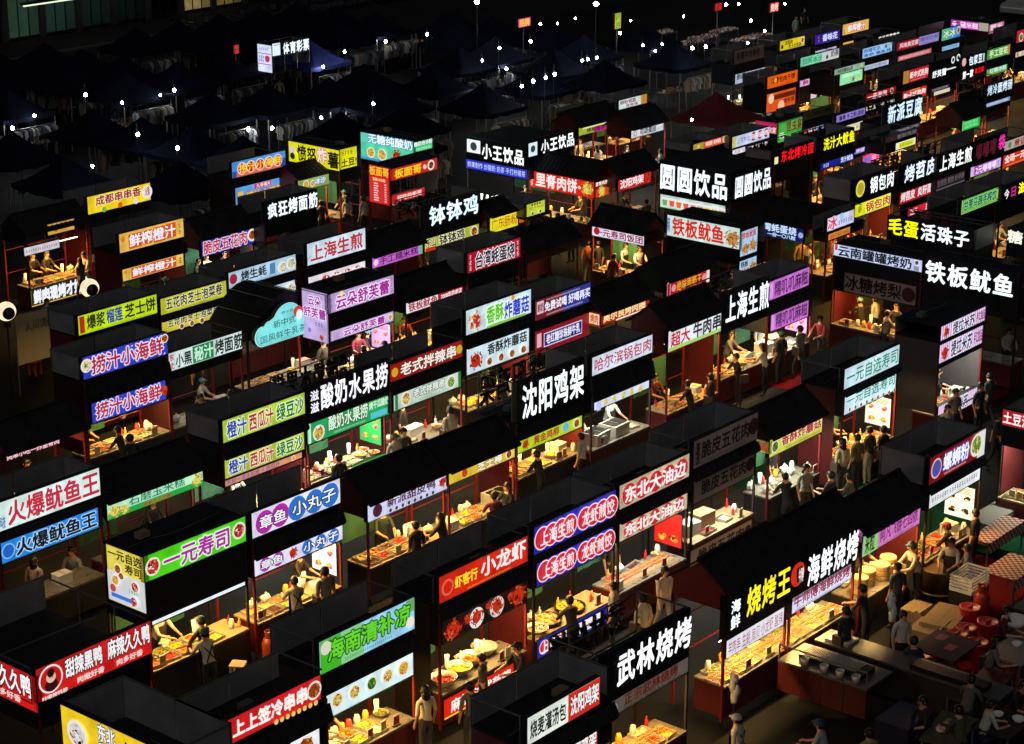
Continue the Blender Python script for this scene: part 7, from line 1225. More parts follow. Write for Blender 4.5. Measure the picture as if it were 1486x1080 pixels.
(38.24,17.79,4.52,'sit','#121216','#18181c','h',0,'rightmost extra seated diner from the left, in black, in the dark eating area',1,1.0),
(36.27,17.95,1.29,'sit','#46402e','#18181c','h',0,'third extra seated diner from the left, in olive, in the dark eating area',2,1.0)]
TENTS=[(65.49,78.25,'navy peaked tent, left one of the joined pair below the far street'),(68.9,78.47,'navy peaked tent, right one of the joined pair below the far street'),(72.22,78.7,'navy peaked tent just left of the lottery booth'),(59.3,79.24,'navy peaked tent cut by the left edge of the photo'),(58.78,72.68,'navy peaked tent with a steep peak below the lit tables'),(58.97,69.65,'navy peaked tent right beside the steep one, upper left'),(64.66,71.49,'navy peaked tent sheltering shirts on rails, left of the lottery booth'),(67.69,70.86,'navy peaked tent directly below the lottery booth'),(70.72,69.9,'navy peaked tent below and right of the lottery booth'),(74.32,71.06,'navy peaked tent beside the parked silver car'),(82.8,81.12,'black peaked tent nearest the lit far shopfront, top centre'),(76.04,68.03,'wide navy tent over the hanging clothes right of the silver car'),(84.37,71.17,'navy peaked tent below the pink neon sign'),(68.29,62.91,'navy peaked tent just above the mint green corner stall'),(89.82,71.57,'navy peaked tent right of the pink neon sign'),(87.84,68.0,'low navy tent between the neon signs'),(82.71,62.73,'long navy tent above the cream pancake sign'),(92.94,67.82,'navy peaked tent right of the vertical green neon sign'),(89.1,63.15,'black tent below the far string of lamps'),(53.57,71.53,'black tent top showing at the left edge above the yellow sign'),(77.45,77.84,'deep blue tent right behind the lottery booth'),(54.37,62.09,'navy tent above red and tan curtains, beside the wave stall'),(74.2,63.39,'navy tent above the white drinks letters'),(81.08,70.87,'navy tent beside the rows of glittering goods'),(52.03,66.26,'broad navy tent between the two lone bulbs, left'),(65.26,63.86,'navy tent behind the yellow potato stall'),(79.28,64.21,'navy tent left of the row of small bulbs'),(65.25,87.95,'unlit tent filling the upper band, first from the left'),(68.3,87.95,'unlit tent filling the upper band, second from the left'),(68.29,84.9,'unlit tent filling the upper band, third from the left'),(74.41,87.95,'unlit tent filling the upper band, fourth from the left'),(77.45,87.95,'unlit tent filling the upper band, fifth from the left'),(77.46,84.9,'unlit tent filling the upper band, sixth from the left'),(80.51,87.95,'unlit tent filling the upper band, seventh from the left'),(77.44,81.85,'unlit tent filling the upper band, eighth from the left'),(80.5,84.9,'unlit tent filling the upper band, ninth from the left'),(83.55,87.95,'unlit tent filling the upper band, tenth from the left'),(83.54,84.9,'unlit tent filling the upper band, eleventh from the left'),(86.6,87.95,'unlit tent filling the upper band, twelfth from the left'),(86.6,84.9,'unlit tent filling the upper band, thirteenth from the left'),(86.6,81.85,'unlit tent filling the upper band, fourteenth from the left'),(89.64,78.8,'unlit tent filling the upper band, fifteenth from the left'),(86.6,75.75,'unlit tent filling the upper band, sixteenth from the left'),(89.65,75.75,'unlit tent filling the upper band, seventeenth from the left'),(83.54,66.6,'unlit tent filling the upper band, eighteenth from the left'),(62.2,84.9,'unlit tent filling the middle band, first from the left'),(65.24,84.9,'unlit tent filling the middle band, second from the left'),(65.24,81.85,'unlit tent filling the middle band, third from the left'),(68.3,81.85,'unlit tent filling the middle band, fourth from the left'),(71.35,66.6,'unlit tent filling the middle band, fifth from the left'),(59.14,66.6,'unlit tent filling the lower band, first from the left'),(59.15,63.55,'unlit tent filling the lower band, second from the left'),(65.25,60.5,'unlit tent filling the lower band, third from the left'),(79.35,53.8,'dark red peaked tent behind the outlined white drinks letters')]
BULBS=[(57.87,77.2,1.95,'bare white bulb among the dark tents, first from the left'),(59.38,77.52,2.23,'bare white bulb among the dark tents, second from the left'),(61.58,76.53,2.98,'bare white bulb among the dark tents, third from the left'),(52.05,64.54,3.1,'bare white bulb among the dark tents, fourth from the left'),(63.69,76.53,2.3,'bare white bulb among the dark tents, fifth from the left'),(57.29,67.93,3.03,'bare white bulb among the dark tents, sixth from the left'),(66.06,76.53,2.3,'bare white bulb among the dark tents, seventh from the left'),(67.13,76.75,2.35,'bare white bulb among the dark tents, eighth from the left'),(56.77,64.88,2.96,'bare white bulb among the dark tents, ninth from the left'),(65.3,69.77,1.71,'bare white bulb among the dark tents, tenth from the left'),(65.32,68.23,1.95,'bare white bulb among the dark tents, eleventh from the left'),(68.36,68.14,1.95,'bare white bulb among the dark tents, twelfth from the left'),(76.61,76.12,2.22,'bare white bulb among the dark tents, thirteenth from the left'),(69.64,68.07,1.95,'bare white bulb among the dark tents, fourteenth from the left'),(78.2,76.12,2.78,'bare white bulb among the dark tents, fifteenth from the left'),(68.42,64.88,3.0,'bare white bulb among the dark tents, sixteenth from the left'),(85.45,79.99,1.95,'bare white bulb among the dark tents, seventeenth from the left'),(82.25,74.03,3.38,'bare white bulb among the dark tents, eighteenth from the left'),(77.11,66.31,2.15,'bare white bulb among the dark tents, nineteenth from the left'),(80.95,69.15,2.74,'bare white bulb among the dark tents, twentieth from the left'),(82.3,69.15,3.19,'bare white bulb among the dark tents, twenty-first from the left'),(83.28,69.51,1.95,'bare white bulb among the dark tents, twenty-second from the left'),(74.98,61.67,3.23,'bare white bulb among the dark tents, twenty-third from the left'),(85.16,69.45,3.13,'bare white bulb among the dark tents, twenty-fourth from the left'),(76.84,62.49,3.09,'bare white bulb among the dark tents, twenty-fifth from the left'),(95.46,77.13,1.95,'bare white bulb among the dark tents, twenty-sixth from the left'),(77.77,62.49,3.12,'bare white bulb among the dark tents, twenty-seventh from the left'),(78.45,62.49,3.19,'bare white bulb among the dark tents, twenty-eighth from the left'),(96.29,76.52,1.95,'bare white bulb among the dark tents, twenty-ninth from the left'),(98.33,76.8,1.95,'bare white bulb among the dark tents, thirtieth from the left'),(83.66,64.88,2.85,'bare white bulb among the dark tents, twentieth from the right'),(84.11,64.88,2.86,'bare white bulb among the dark tents, nineteenth from the right'),(86.68,66.28,2.42,'bare white bulb among the dark tents, eighteenth from the right'),(95.91,71.7,1.95,'bare white bulb among the dark tents, seventeenth from the right'),(99.79,73.86,1.95,'bare white bulb among the dark tents, sixteenth from the right'),(90.45,66.1,2.59,'bare white bulb among the dark tents, fifteenth from the right'),(91.57,66.1,2.14,'bare white bulb among the dark tents, fourteenth from the right'),(92.19,66.1,2.43,'bare white bulb among the dark tents, thirteenth from the right'),(103.01,72.36,1.95,'bare white bulb among the dark tents, twelfth from the right'),(74.97,52.08,2.93,'bare white bulb among the dark tents, eleventh from the right'),(88.31,61.43,3.24,'bare white bulb among the dark tents, tenth from the right'),(89.48,61.43,3.16,'bare white bulb among the dark tents, ninth from the right'),(94.5,64.29,1.95,'bare white bulb among the dark tents, eighth from the right'),(108.37,72.97,1.95,'bare white bulb among the dark tents, seventh from the right'),(109.09,72.54,1.95,'bare white bulb among the dark tents, sixth from the right'),(97.83,64.38,1.95,'bare white bulb among the dark tents, fifth from the right'),(104.28,68.44,1.95,'bare white bulb among the dark tents, fourth from the right'),(101.72,65.81,1.95,'bare white bulb among the dark tents, third from the right'),(99.29,63.31,1.95,'bare white bulb among the dark tents, second from the right'),(110.89,70.37,1.95,'bare white bulb among the dark tents, first from the right')]  # some of these bulbs are extras, added to brighten the tents and goods

# ------------------------------------------------------------ the setting
def struct(name,b_or_me):
    me=b_or_me.mesh(name) if isinstance(b_or_me,MB) else b_or_me
    o=obj(name,me); o['kind']='structure'; return o
M_GROUND=mat('dark_worn_paving','#141415',.7,0,.5,.5,.15,.12)
M_STREET=mat('street_concrete','#232323',.8,0,.4,.3,.1,.1)
M_CRED=mat('red_carpet','#5a080c',.95,0,.4,1.2,0,.05); M_CGRN=mat('green_carpet','#0c3c28',.95,0,.3,1.2,0,.05)
b=MB(); n=40; L=700
b.add([(-150,-150,0),(L,-150,0),(L,L,0),(-150,L,0)],[(0,1,2,3)],M_GROUND); struct('ground',b)
b=MB(); b.add([(20,86,.004),(420,86,.004),(420,100,.004),(20,100,.004)],[(0,1,2,3)],M_STREET); struct('street',b)
b=MB(); b.box(20,420,99.7,100,0,.13,mat('kerb_stone','#444442',.8)); b.box(20,420,100.003,104.5,0,.13,M_STREET); struct('pavement',b)
def carpet(name,x0,x1,y0,y1,m,z=.008):
    b=MB(); b.box(x0,x1,y0,y1,.001,z,m); struct(name,b)
carpet('green_carpet',46.4,49.0,20.0,34.0,M_CGRN)
carpet('red_carpet',43.06,46.56,20.77,23.77,M_CRED); carpet('red_mat',55.63,58.63,28.27,29.67,M_CRED,.010); carpet('red_mat',54.33,56.93,33.35,34.55,M_CRED,.011)

# far buildings
M_WALL=mat('dark_facade','#1c1a1b',.8,0,.3,.4); M_GLASS=mat('dark_shop_glass','#0a0c0e',.08,0,0,1,0,.8); M_COLUMN=mat('pale_stone','#3c3c3c',.7,0,.25,1)
bd=thing('shop_building','long dark two storey shop building beyond the market, top left','building',(30,103.6,0))
b=MB(); b.box(0,110,1.2,12,0,9,M_WALL); b.build('wall',bd)
b=MB(); b.box(-.2,110.2,-.1,1.2,4.3,4.9,mat('fascia','#201014',.7)); b.build('fascia',bd)
lit={0:('#6fa088',.07),1:('#5f9080',.045),2:('#44665c',.03),3:('#3a5048',.02),5:('#c8b070',.30),6:('#c8a860',.16)}
for i in range(40):
    x=1+i*2.8
    b=MB(); b.box(x-.35,x+.05,.9,1.19,0,4.3,M_COLUMN); b.build('column',bd)
    f=MB(); f.box(x+.1,x+2.5,1.10,1.17,.15,.3,M_FRAME); f.box(x+.1,x+2.5,1.10,1.17,3.9,4.05,M_FRAME)
    for q in range(4): f.box(x+.1+q*.78,x+.18+q*.78,1.10,1.17,.3,3.9,M_FRAME)
    fo=f.build('shop_window',bd)
    j=17
    c=lit.get(i-j)
    for q in range(3):
        p=MB(); p.box(x+.2+q*.78,x+.9+q*.78,1.12,1.14,.3,3.9,glow(c[0],c[1]*(1 if q<2 else .5),False,True) if c else M_GLASS); p.build('pane',fo)
t=thing('shop_light','long thin white light bar above the lit shop window, top left','light bar',(78.8,103.2,2.35))
b=MB(); b.box(0,8.5,-.1,0,0,.09,glow('#f4ffd8',1.1,True)); b.build('diffuser',t); b=MB(); b.box(-.02,8.52,-.12,.3,.095,.2,M_FRAME); b.build('housing',t)
t=thing('shop_counter','green lit counter inside the shop window, top left','counter',(80.0,104.9,0))
b=MB(); b.box(0,3.2,0,.5,0,.9,glow('#a8d8c0',.35)); b.build('front',t); b=MB(); b.box(.4,2.2,.1,.14,1.3,1.7,glow('#50e060',.6)); b.build('menu_board',t)
def neon(x,y,z,w,h,c1,c2,label,vert=False,plane='F',txt='营业'):
    t=thing('neon_sign',label,'neon sign',(x,y,z))
    it=[('t',txt,.1,.9,.1,.9,c2,None,.02)] if not vert else [('t',ch,.12,.88,1-(i+1)*.95/len(txt),1-(i+.12)*.95/len(txt),c2,None,.02) for i,ch in enumerate(txt)]
    sign(t,'F',0,0,w,0,h,c1,it,{},'neon_panel')
    b=MB(); b.tube((w/2,.07,-z),(w/2,.07,0),.03,M_RAIL); b.build('pole',t)
neon(87.63,72.32,3.2,1.05,0.48,'#e83880','#f4d020','tiny pink neon sign with an orange rim, far centre',False,'F','招牌')
neon(90.57,68.07,3.2,0.55,0.85,'#c8a818','#20a030','tall narrow green neon sign with a yellow rim',True,'F','药房')
neon(99.03,67.45,3.2,0.75,0.47,'#401010','#f02020','small red lit characters at the top',False,'F','奶茶')
neon(100.59,64.80,3.2,0.91,0.54,'#d02020','#f0e0d0','small red and blue sign at the top right',False,'F','烧烤')
neon(72.38,78.17,3.2,0.38,0.45,'#401010','#f02818','small red sign left of the lottery booth',True,'F','烟酒')

# stalls
for d in STALLS: build_stall(d)

# the two glowing round eye lamps on the dark stall roof at the left
for (x,y,z,lab) in [(38.06, 51.77, 2.9, 'glowing round eye lamp with a dark pupil, cut by the left edge'), (41.36, 51.81, 2.9, 'glowing round eye lamp beside the glowing counter sign')]:
    t=thing('eye_lamp',lab,'lamp',(x,y,z),0,'pair of glowing round eye lamps')
    b=MB(); b.blob((0,0,0),.3,glow('#f4dcb4',1.15,True,True),(1,1,1),20,14); b.build('globe',t,True)
    b=MB(); b.blob((-.135+.07,-.11-.085,-.01),.2,M_BLK,(1,1,1),16,10); b.build('pupil',t,True)
    b=MB(); b.lathe(0,0,[(.12,-.5),(.1,-.28)],M_BLK,10); b.tube((0,0,-z),(0,0,-.5),.03,M_BLK); b.build('mount',t)

# cloud-shaped milk tea stall
cx,cy=41.70,44.87
t=thing('food_stall','black domed milk tea stall with a glowing turquoise cloud sign','food stall',(cx,cy,0),0,'night market food stalls')
b=MB(); W=3.4; N=12; pts=[(W*(i/N), 2.45+1.15*math.sin(math.pi*i/N)) for i in range(N+1)]
b.prism([(p[0],p[1]) for p in pts]+[(W,2.40),(0,2.40)],1,.12,2.0,M_ROOF); b.build('dome_roof',t,False)
b=MB()
for i in range(0,N+1,2):
    for q in range(6): b.tube((pts[i][0],.12+1.88*q/6,pts[i][1]+.02),(pts[i][0],.12+1.88*(q+1)/6,pts[i][1]+.02),.014,M_RAIL,4)
b.build('roof_rib',t)
for x in (.05,W-.05):
    for y in (.15,1.95): b=MB(); b.box(x-.03,x+.03,y-.03,y+.03,0,2.4,M_POSTB); b.build('post',t)
b=MB(); b.box(.05,W-.05,0,.8,.8,.84,M_STEEL); b.build('counter_top',t); 
for i in range(4): b=MB(); b.box(.05+i*.825+.006,.05+(i+1)*.825-.006,.02,.04,.08,.795,M_BODYB); b.build('front_board',t)
cl=[(.15,.0),(3.0,.0)]
out=[]
def arc(cx_,cz,r,a0,a1,n=8): return [(cx_+r*math.cos(R(a0+(a1-a0)*i/n)),cz+r*math.sin(R(a0+(a1-a0)*i/n))) for i in range(n+1)]
out=arc(.33,.33,.33,270,95)+arc(.62,.52,.24,150,80,5)+arc(1.42,.50,.66,150,20,12)+arc(2.28,.31,.31,85,-90)
def cloud(b,s,y,m,c0=(1.35,.5)):
    o=[((p[0]-c0[0])*s+c0[0],(p[1]-c0[1])*s+c0[1]) for p in out]
    b.poly([(p[0]+.15,y,p[1]+2.15) for p in o],m)
b=MB(); b.prism([(p[0]+.15,p[1]+2.15) for p in out],1,-.05,.1,M_RAIL); cloud(b,.985,-.054,glow('#bff4ee',1.,True)); cloud(b,.955,-.058,glow('#40b0b4',1.)); cloud(b,.93,-.062,glow('#78d8d8',1.,False,True))
cs_=b.build('sign_box',t)
b=MB()
for (s_,u0,u1,z0,z1,tilt) in (('新中式',.95,1.9,2.62,2.86,0),('国风鲜牛乳茶',.4,2.35,2.26,2.5,0),('御水堂',1.3,1.8,3.0,3.08,0)):
    vs,fs=glyphs(s_,.0); xs=[v[0] for v in vs]; ys=[v[1] for v in vs]
    b.add([(u0+(u1-u0)*(v[0]-min(xs))/(max(xs)-min(xs)),-.066,z0+(z1-z0)*(v[1]-min(ys))/(max(ys)-min(ys))) for v in vs],fs,glow('#0c3038',1.))
b.poly([(2.0+.2*math.cos(R(a)),-.067,2.95+.17*math.sin(R(a))) for a in range(0,360,30)],glow('#c03828',1.)); b.poly([(2.05+.13*math.cos(R(a)),-.070,2.83+.17*math.sin(R(a))) for a in range(0,360,30)],glow('#f0e8e0',1.))
b.build('print',cs_)
lamp(t,(W/2,.4,2.1),2.6,34,(1,.72,.38),0)
S={'x':cx,'y':cy,'w':3.2,'L':False}; fill_goods(S,'counterfood','turquoise cloud sign stall')

# handwritten cloth banner at the left
x,y=38.47,51.90
t=thing('cloth_banner','pale hanging cloth banner with a line of brown handwriting','banner',(x,y,0))
b=MB(); N=8
for i in range(N):
    xa,xb=2.0*i/N,2.0*(i+1)/N; f=lambda q:.03*math.sin(q*3.3)
    b.quad((xa,f(xa),1.0),(xb,f(xb),1.0),(xb,f(xb),2.6),(xa,f(xa),2.6),mat('banner_cloth','#a39a78',.85,0,.2,3))
cb=b.build('cloth',t); b=MB(); vs,fs=glyphs('人间清醒几',.0)
b.add([(.3+v[0]*.29,-.04,2.05+v[1]*.36) for v in vs],fs,mat('brown_ink','#4a3424',.7)); b.build('handwriting',cb)
b=MB(); b.tube((0,.04,2.62),(2,.04,2.62),.02,M_RAIL); b.tube((0,.04,0),(0,.04,2.62),.02,M_RAIL); b.tube((2,.04,0),(2,.04,2.62),.02,M_RAIL); b.build('frame',t)

# tents with racks and tables, bulbs
for i,(x,y,lab) in enumerate(TENTS):
    cm,key=(M_TENTB,'tentb') if 'deep blue' in lab else (M_TENTR,'tentr') if 'dark red' in lab else (M_TENT,'tent')
    tent(x,y,lab,cm,key)
    al=' '.join(lab.split()[:10])
    rack(x+.2,y-1.55,0,11,'hanging clothes rail before the '+al)
    if i%3==0: table(x,y+.1,0,'table of small goods under the '+al)
for x,y,z,lab in BULBS: bulb(x,y,z,lab)
for x,y,rz,lab in [(60.6, 80.24, 0.0, 'table heaped with glittering goods at the far left edge'), (60.94, 78.64, 0.0, 'second table heaped with glittering goods at the left'), (66.56, 84.6, 0.0, 'lit table of small goods in front of the person in pink'), (65.9, 85.4, 0.0, 'lit table of small goods left of the person in pink'), (66.2, 79.2, 0.0, 'pale table of folded clothes beside the seated person in blue'), (103.81, 71.49, 0.0, 'far table of ornaments under the right string of lamps'), (106.66, 71.96, 0.0, 'far table of ornaments nearest the bright bulb'), (104.76, 69.2, 0.0, 'far table at the end of the string of lamps'), (89.68, 75.6, 0.0, 'front table of glittering goods left of the small bulbs'), (89.63, 74.31, 0.0, 'second table of glittering goods left of the small bulbs'), (88.06, 75.22, 0.0, 'third table of glittering goods, leftmost of its row'), (91.17, 83.69, 0.0, 'far table of colourful goods beside the grey person'), (89.67, 83.66, 0.0, 'far table of colourful goods, left one'), (85.52, 67.43, 0.0, 'table of white goods right of the small bulbs'), (82.99, 69.03, 0.0, 'table of white goods below the small bulbs'), (101.71, 71.0, 0.0, 'far table of white goods under the left end of the lamps'), (106.31, 69.25, 0.0, 'far table nearest the teal person'), (98.44, 62.71, 0.0, 'small table beside the yellow far sign'), (59.96, 78.66, 0.0, 'table heaped with shiny goods below the far left heap'), (66.78, 83.79, 0.0, 'lit table of small goods right of the person in pink'), (84.36, 74.24, 0.0, 'table of silvery goods in front of the third heap'), (86.01, 74.45, 0.0, 'table of silvery goods under the tents, upper middle'), (97.34, 76.26, 0.0, 'far table of pale goods below the bright pole lamp'), (97.5, 77.94, 0.0, 'far table of pale goods right of the pink neon sign'), (103.65, 74.39, 0.0, 'far table of pale goods left of the lamps'), (90.76, 86.06, 0.0, 'far table of small goods beside the silver car')]: table(x,y,rz,lab,2.2,.9,'#404046',130)
tp=thing('lamp_pole','tall thin pole with a very bright white lamp, top centre left','street lamp',(84.20,72.28,0)); b=MB(); b.tube((0,0,0),(0,0,5.2),.025,M_FRAME); b.build('pole',tp); b=MB(); b.blob((0,0,5),.13,M_BULB,(1,1,.8),12,8); b.build('globe',tp,True)
tp=thing('lamp_pole','tall thin pole with a very bright white lamp, top centre','street lamp',(87.61,67.08,0)); b=MB(); b.tube((0,0,0),(0,0,5.2),.025,M_FRAME); b.build('pole',tp); b=MB(); b.blob((0,0,5),.13,M_BULB,(1,1,.8),12,8); b.build('globe',tp,True)

# people
for p in PEOPLE: person(*p)

# parked cars
def car(x,y,rz,col,label):
    t=thing('parked_car',label,'car',(x,y,0),rz); pm=mat('car_paint_'+col.lstrip('#'),col,.3,.4)
    prof=[(-2.2,.35),(-2.25,.75),(-2.05,.95),(-1.5,1.0),(-1.1,1.45),(-.4,1.58),(.6,1.55),(1.25,1.05),(2.0,.92),(2.25,.7),(2.25,.35)]
    b=MB(); b.prism([(p[0],p[1]) for p in prof],1,-.86,.86,pm); o=b.build('body',t)
    bv=o.modifiers.new('bevel','BEVEL'); bv.width=.08; bv.segments=2
    for sx in (-1,1):
        b=MB(); b.prism([(-1.0,1.02),(-.95,1.38),(-.42,1.5),(.1,1.5),(.1,1.02)],1,sx*.862,sx*.872,M_GLASS); b.build('side_window',t)
        b=MB(); b.prism([(.16,1.02),(.16,1.5),(.55,1.48),(1.05,1.05)],1,sx*.862,sx*.872,M_GLASS); b.build('side_window',t)
        for wx in (-1.4,1.4):
            b=MB(); 
            for k_ in (0,): b.tube((wx,sx*.66,.33),(wx,sx*.885,.33),.33,M_BLK,18); 
            w=b.build('wheel',t); b=MB(); b.tube((wx,sx*.86,.33),(wx,sx*.895,.33),.19,M_RAIL,12); b.build('rim',w)
        b=MB(); b.box(2.19,2.27,sx*.55-.16,sx*.55+.16,.66,.8,M_WHT); b.build('headlight',t)
car(88.08,83.13,R(20),'#5a5c60','silver-grey car parked between the dark tents, upper centre left')
car(127.86,62.61,R(0),'#b8b8b4','white car cut by the top right corner')
def scooter(x,y,rz,lab):
    t=thing('scooter',lab,'scooter',(x,y,0),rz,'scooters parked along the far pavement')
    def w(b): b.tube((0,-.05,.24),(0,.05,.24),.24,M_BLK,14)
    def bo(b):
        b.prism([(-.75,.45),(-.6,.75),(-.1,.72),(.0,.42),(.35,.4),(.5,.95),(.62,.9),(.5,.3),(-.3,.22)],1,-.14,.14,mat('scooter_paint','#3a3c44',.35,.2))
    [obj('wheel',cached('sc_w',w),t,None,(x_,0,0)) for x_ in (-.55,.55)]; obj('body',cached('sc_b',bo),t)
    obj('handlebar',cached('sc_h',lambda b:(b.tube((.5,-.32,1.0),(.5,.32,1.0),.02,M_BLK),b.tube((.5,0,.9),(.5,0,1.0),.03,M_BLK))),t)
    obj('seat',cached('sc_s',lambda b:b.box(-.65,-.05,-.13,.13,.75,.83,M_BLK)),t)
for i in range(26): scooter(86+i*.85+(.5 if i%7==0 else 0),98.3+.2*(i%3),R(90+random.uniform(-12,12)),ORD[i%18]+(' scooter from the left in the far pavement row' if i<18 else ' scooter after the eighteenth in the far pavement row'))

# ------------------------------------------------------------ bottom right eating area
gx,gy=(36.45,22.62)
t=thing('grill_cart','long stainless barbecue cart with trays and a red lower panel','cooking cart',(gx,gy,0))
cl_=2.26
b=MB(); b.box(0,1.1,-cl_,0,.82,.88,M_DSTEEL); b.build('top',t)
for i in range(4): b=MB(); b.box(-.0,.02,-cl_+i*cl_/4+.01,-cl_+(i+1)*cl_/4-.01,.15,.80,mat('dull_red_panel','#4a1412',.5,0,.3,2)); b.build('front_panel',t)
b=MB(); b.box(.3,.85,-cl_+.3,-.35,.885,1.0,M_BLK); b.box(.36,.79,-cl_+.36,-.41,1.0,1.01,mat('ash','#2a2623',.9,0,.4,20)); b.build('grill_trough',t)
b=MB()
for i in range(30): b.tube((.3,-.45-i*(cl_-.9)/30,1.03),(.85,-.45-i*(cl_-.9)/30,1.03),.008,M_STEEL,4)
b.build('grill_rod',t)
b=MB(); b.tube((.02,-.02,.88),(.02,-.02,1.25),.02,M_RAIL); b.tube((.02,-cl_+.02,.88),(.02,-cl_+.02,1.25),.02,M_RAIL); b.tube((.02,-.02,1.25),(.02,-cl_+.02,1.25),.02,M_RAIL); b.build('rail',t)
t=thing('steel_counter','narrow stainless counter parallel behind the barbecue cart','counter',(gx+1.35,gy-.1,0))
b=MB(); b.box(0,.7,-4.6,0,.85,.9,M_DSTEEL); b.build('top',t); b=MB(); b.box(.02,.68,-4.58,-.02,.08,.845,M_BODYB); b.build('cabinet',t); b=MB(); b.box(.05,.4,-4.2,-2.4,.903,1.02,M_BLK); b.build('hob',t); b=MB(); b.box(.1,.6,-.8,-.2,.903,.96,M_STEEL); b.build('sink',t)
for i,(dx,dy,f) in enumerate([(.14,-.6,'mixed'),(.14,-1.1,'red'),(.14,-1.5,'brown'),(.14,-1.9,'white')]):
    o=obj('spice_tub',m_lath('spice_tub',[(.08,0),(.1,.16),(.095,.16),(.08,.1)],M_STEEL),None,None,(gx+dx,gy+dy,.88)); tag(o,ORD[i]+' steel spice tub from the far end of the barbecue cart','tub','spice tubs on the barbecue cart')
def bucket(x,y,lab):
    t=thing('lidded_bucket',lab,'bucket',(x,y,0),0,'red lidded buckets in the eating area')
    obj('bucket_body',m_lath('bk',[(.17,0),(.2,.02),(.24,.62),(.25,.64)],M_RED,20),t); obj('lid',m_lath('lid',[(.265,.645),(.265,.69),(.23,.70),(.21,.685),(.0,.685)],M_RED,20),t)
    obj('handle',cached('bkh',lambda b:b.box(-.1,.1,-.02,.02,.69,.73,M_RED)),t)
for (x,y),lab in zip(((42.03,20.86),(40.99,20.41),(41.58,20.16),(40.57,20.40),(40.47,19.84)),('farthest red lidded bucket beside the red carpet','red lidded bucket nearest the cardboard boxes','rightmost red lidded bucket','leftmost red lidded bucket behind the dark table','red lidded bucket nearest the camera')): bucket(x,y,lab)
def gas(x,y,lab,c='#8a2c0c'):
    t=thing('gas_bottle',lab,'gas bottle',(x,y,0),0,'gas bottles behind the stalls'); m=mat('gas_'+c.lstrip('#'),c,.45,.2,.3,4)
    obj('tank',cached('tank'+c,lambda b:b.lathe(0,0,[(.15,0),(.19,.05),(.19,.55),(.15,.66),(.06,.7)],m,18),True),t)
    obj('valve',cached('valve',lambda b:(b.lathe(0,0,[(.03,.7),(.03,.8)],M_STEEL,8),b.box(-.06,.06,-.012,.012,.8,.82,M_STEEL))),t)
    obj('collar',cached('collar'+c,lambda b:b.lathe(0,0,[(.11,.7),(.12,.84),(.11,.84),(.10,.7)],m,14)),t)
gas(43.02,21.08,'orange gas bottle beside the white crate','#a03010'); gas(30.34,32.37,'orange gas bottle behind the grey roof panel near the apron worker','#a04010'); 
def stool(x,y,lab,c=None,cm=None):
    t=thing('plastic_stool',lab,'stool',(x,y,0),random.uniform(0,1),'plastic stools between the stalls'); m=cm or M_STOOL
    obj('seat',cached(('seat',m.name),lambda b:b.box(-.17,.17,-.17,.17,.43,.46,m)),t)
    for sx in (-1,1):
        for sy in (-1,1): obj('leg',cached(('sleg',m.name),lambda b:b.box(-.025,.025,-.025,.025,0,.43,m)),t,None,(sx*.13,sy*.13,0))
stool(29.26,32.30,'cream plastic stool beside the apron worker near the green sushi stall')
stool(40.11,53.28,'orange plastic stool under the pale cloth banner',cm=mat('orange_plastic','#a04018',.4))
stool(38.53,19.96,'teal plastic stool in the dark eating area',cm=mat('teal_plastic','#107058',.4)); stool(38.33,19.42,'red plastic stool beside the teal one',cm=M_RED); stool(39.31,18.75,'red plastic stool at the low table on the right',cm=M_RED); stool(39.14,20.56,'red plastic stool behind the man in the white shirt',cm=M_RED)
def ctable(x,y,rz,l,w,h,m,lab,check=False,cm2=None):
    t=thing('eating_table',lab,'table',(x,y,0),rz,'tables in the eating area')
    b=MB(); b.box(-l/2,l/2,-w/2,w/2,h-.03,h,m); b.build('table_top',t)
    for sx in (-1,1):
        for sy in (-1,1): b=MB(); b.box(sx*(l/2-.05)-.02,sx*(l/2-.05)+.02,sy*(w/2-.05)-.02,sy*(w/2-.05)+.02,0,h-.03,M_RAIL); b.build('leg',t)
    if check:
        b=MB(); n1=int(l/.09); n2=int(w/.09); wm=mat('check_white','#a89a90',.8)
        for i in range(n1):
            for j in range(n2):
                if (i+j)%2: b.quad(*[(-l/2+(i+a)*l/n1,-w/2+(j+c)*w/n2,h+.003) for a,c in ((0,0),(1,0),(1,1),(0,1))],wm)
        for i in range(n1):
            for j in range(3):
                if (i+j)%2: b.quad(*[(-l/2+(i+a)*l/n1,-w/2-.003,h-.3+(j+c)*.1) for a,c in ((0,0),(1,0),(1,1),(0,1))],wm)
        b.box(-l/2,l/2,-w/2-.002,-w/2,h-.3,h-.031,m); b.build('checked_cloth',t)
M_TR=mat('check_red','#7a1018',.8)
ctable(44.69,21.13,R(0),1.5,.9,.75,M_TR,'table with a red and white checked cloth at the right edge',True)
ctable(46.58,22.54,R(0),2.0,.6,.75,M_TR,'long red checked table behind the noodle stall',True)
ctable(39.77,20.28,R(0),1.3,1.1,.72,mat('plum_cloth','#2a1a2c',.8),'dark plum table with pink slips of paper')
ctable(40.53,18.94,R(0),1.2,.9,.7,mat('pale_top','#8a8478',.5),'pale table before the seated person with a hand at the chin')
ctable(36.47,18.37,R(10),1.5,.8,.6,mat('olive_top','#4c4a34',.5),'low olive table with bowls at the bottom right')
ctable(37.59,17.64,R(0),1.5,.9,.6,mat('dark_top','#2c2a2a',.5),'low dark table before the seated person in white')
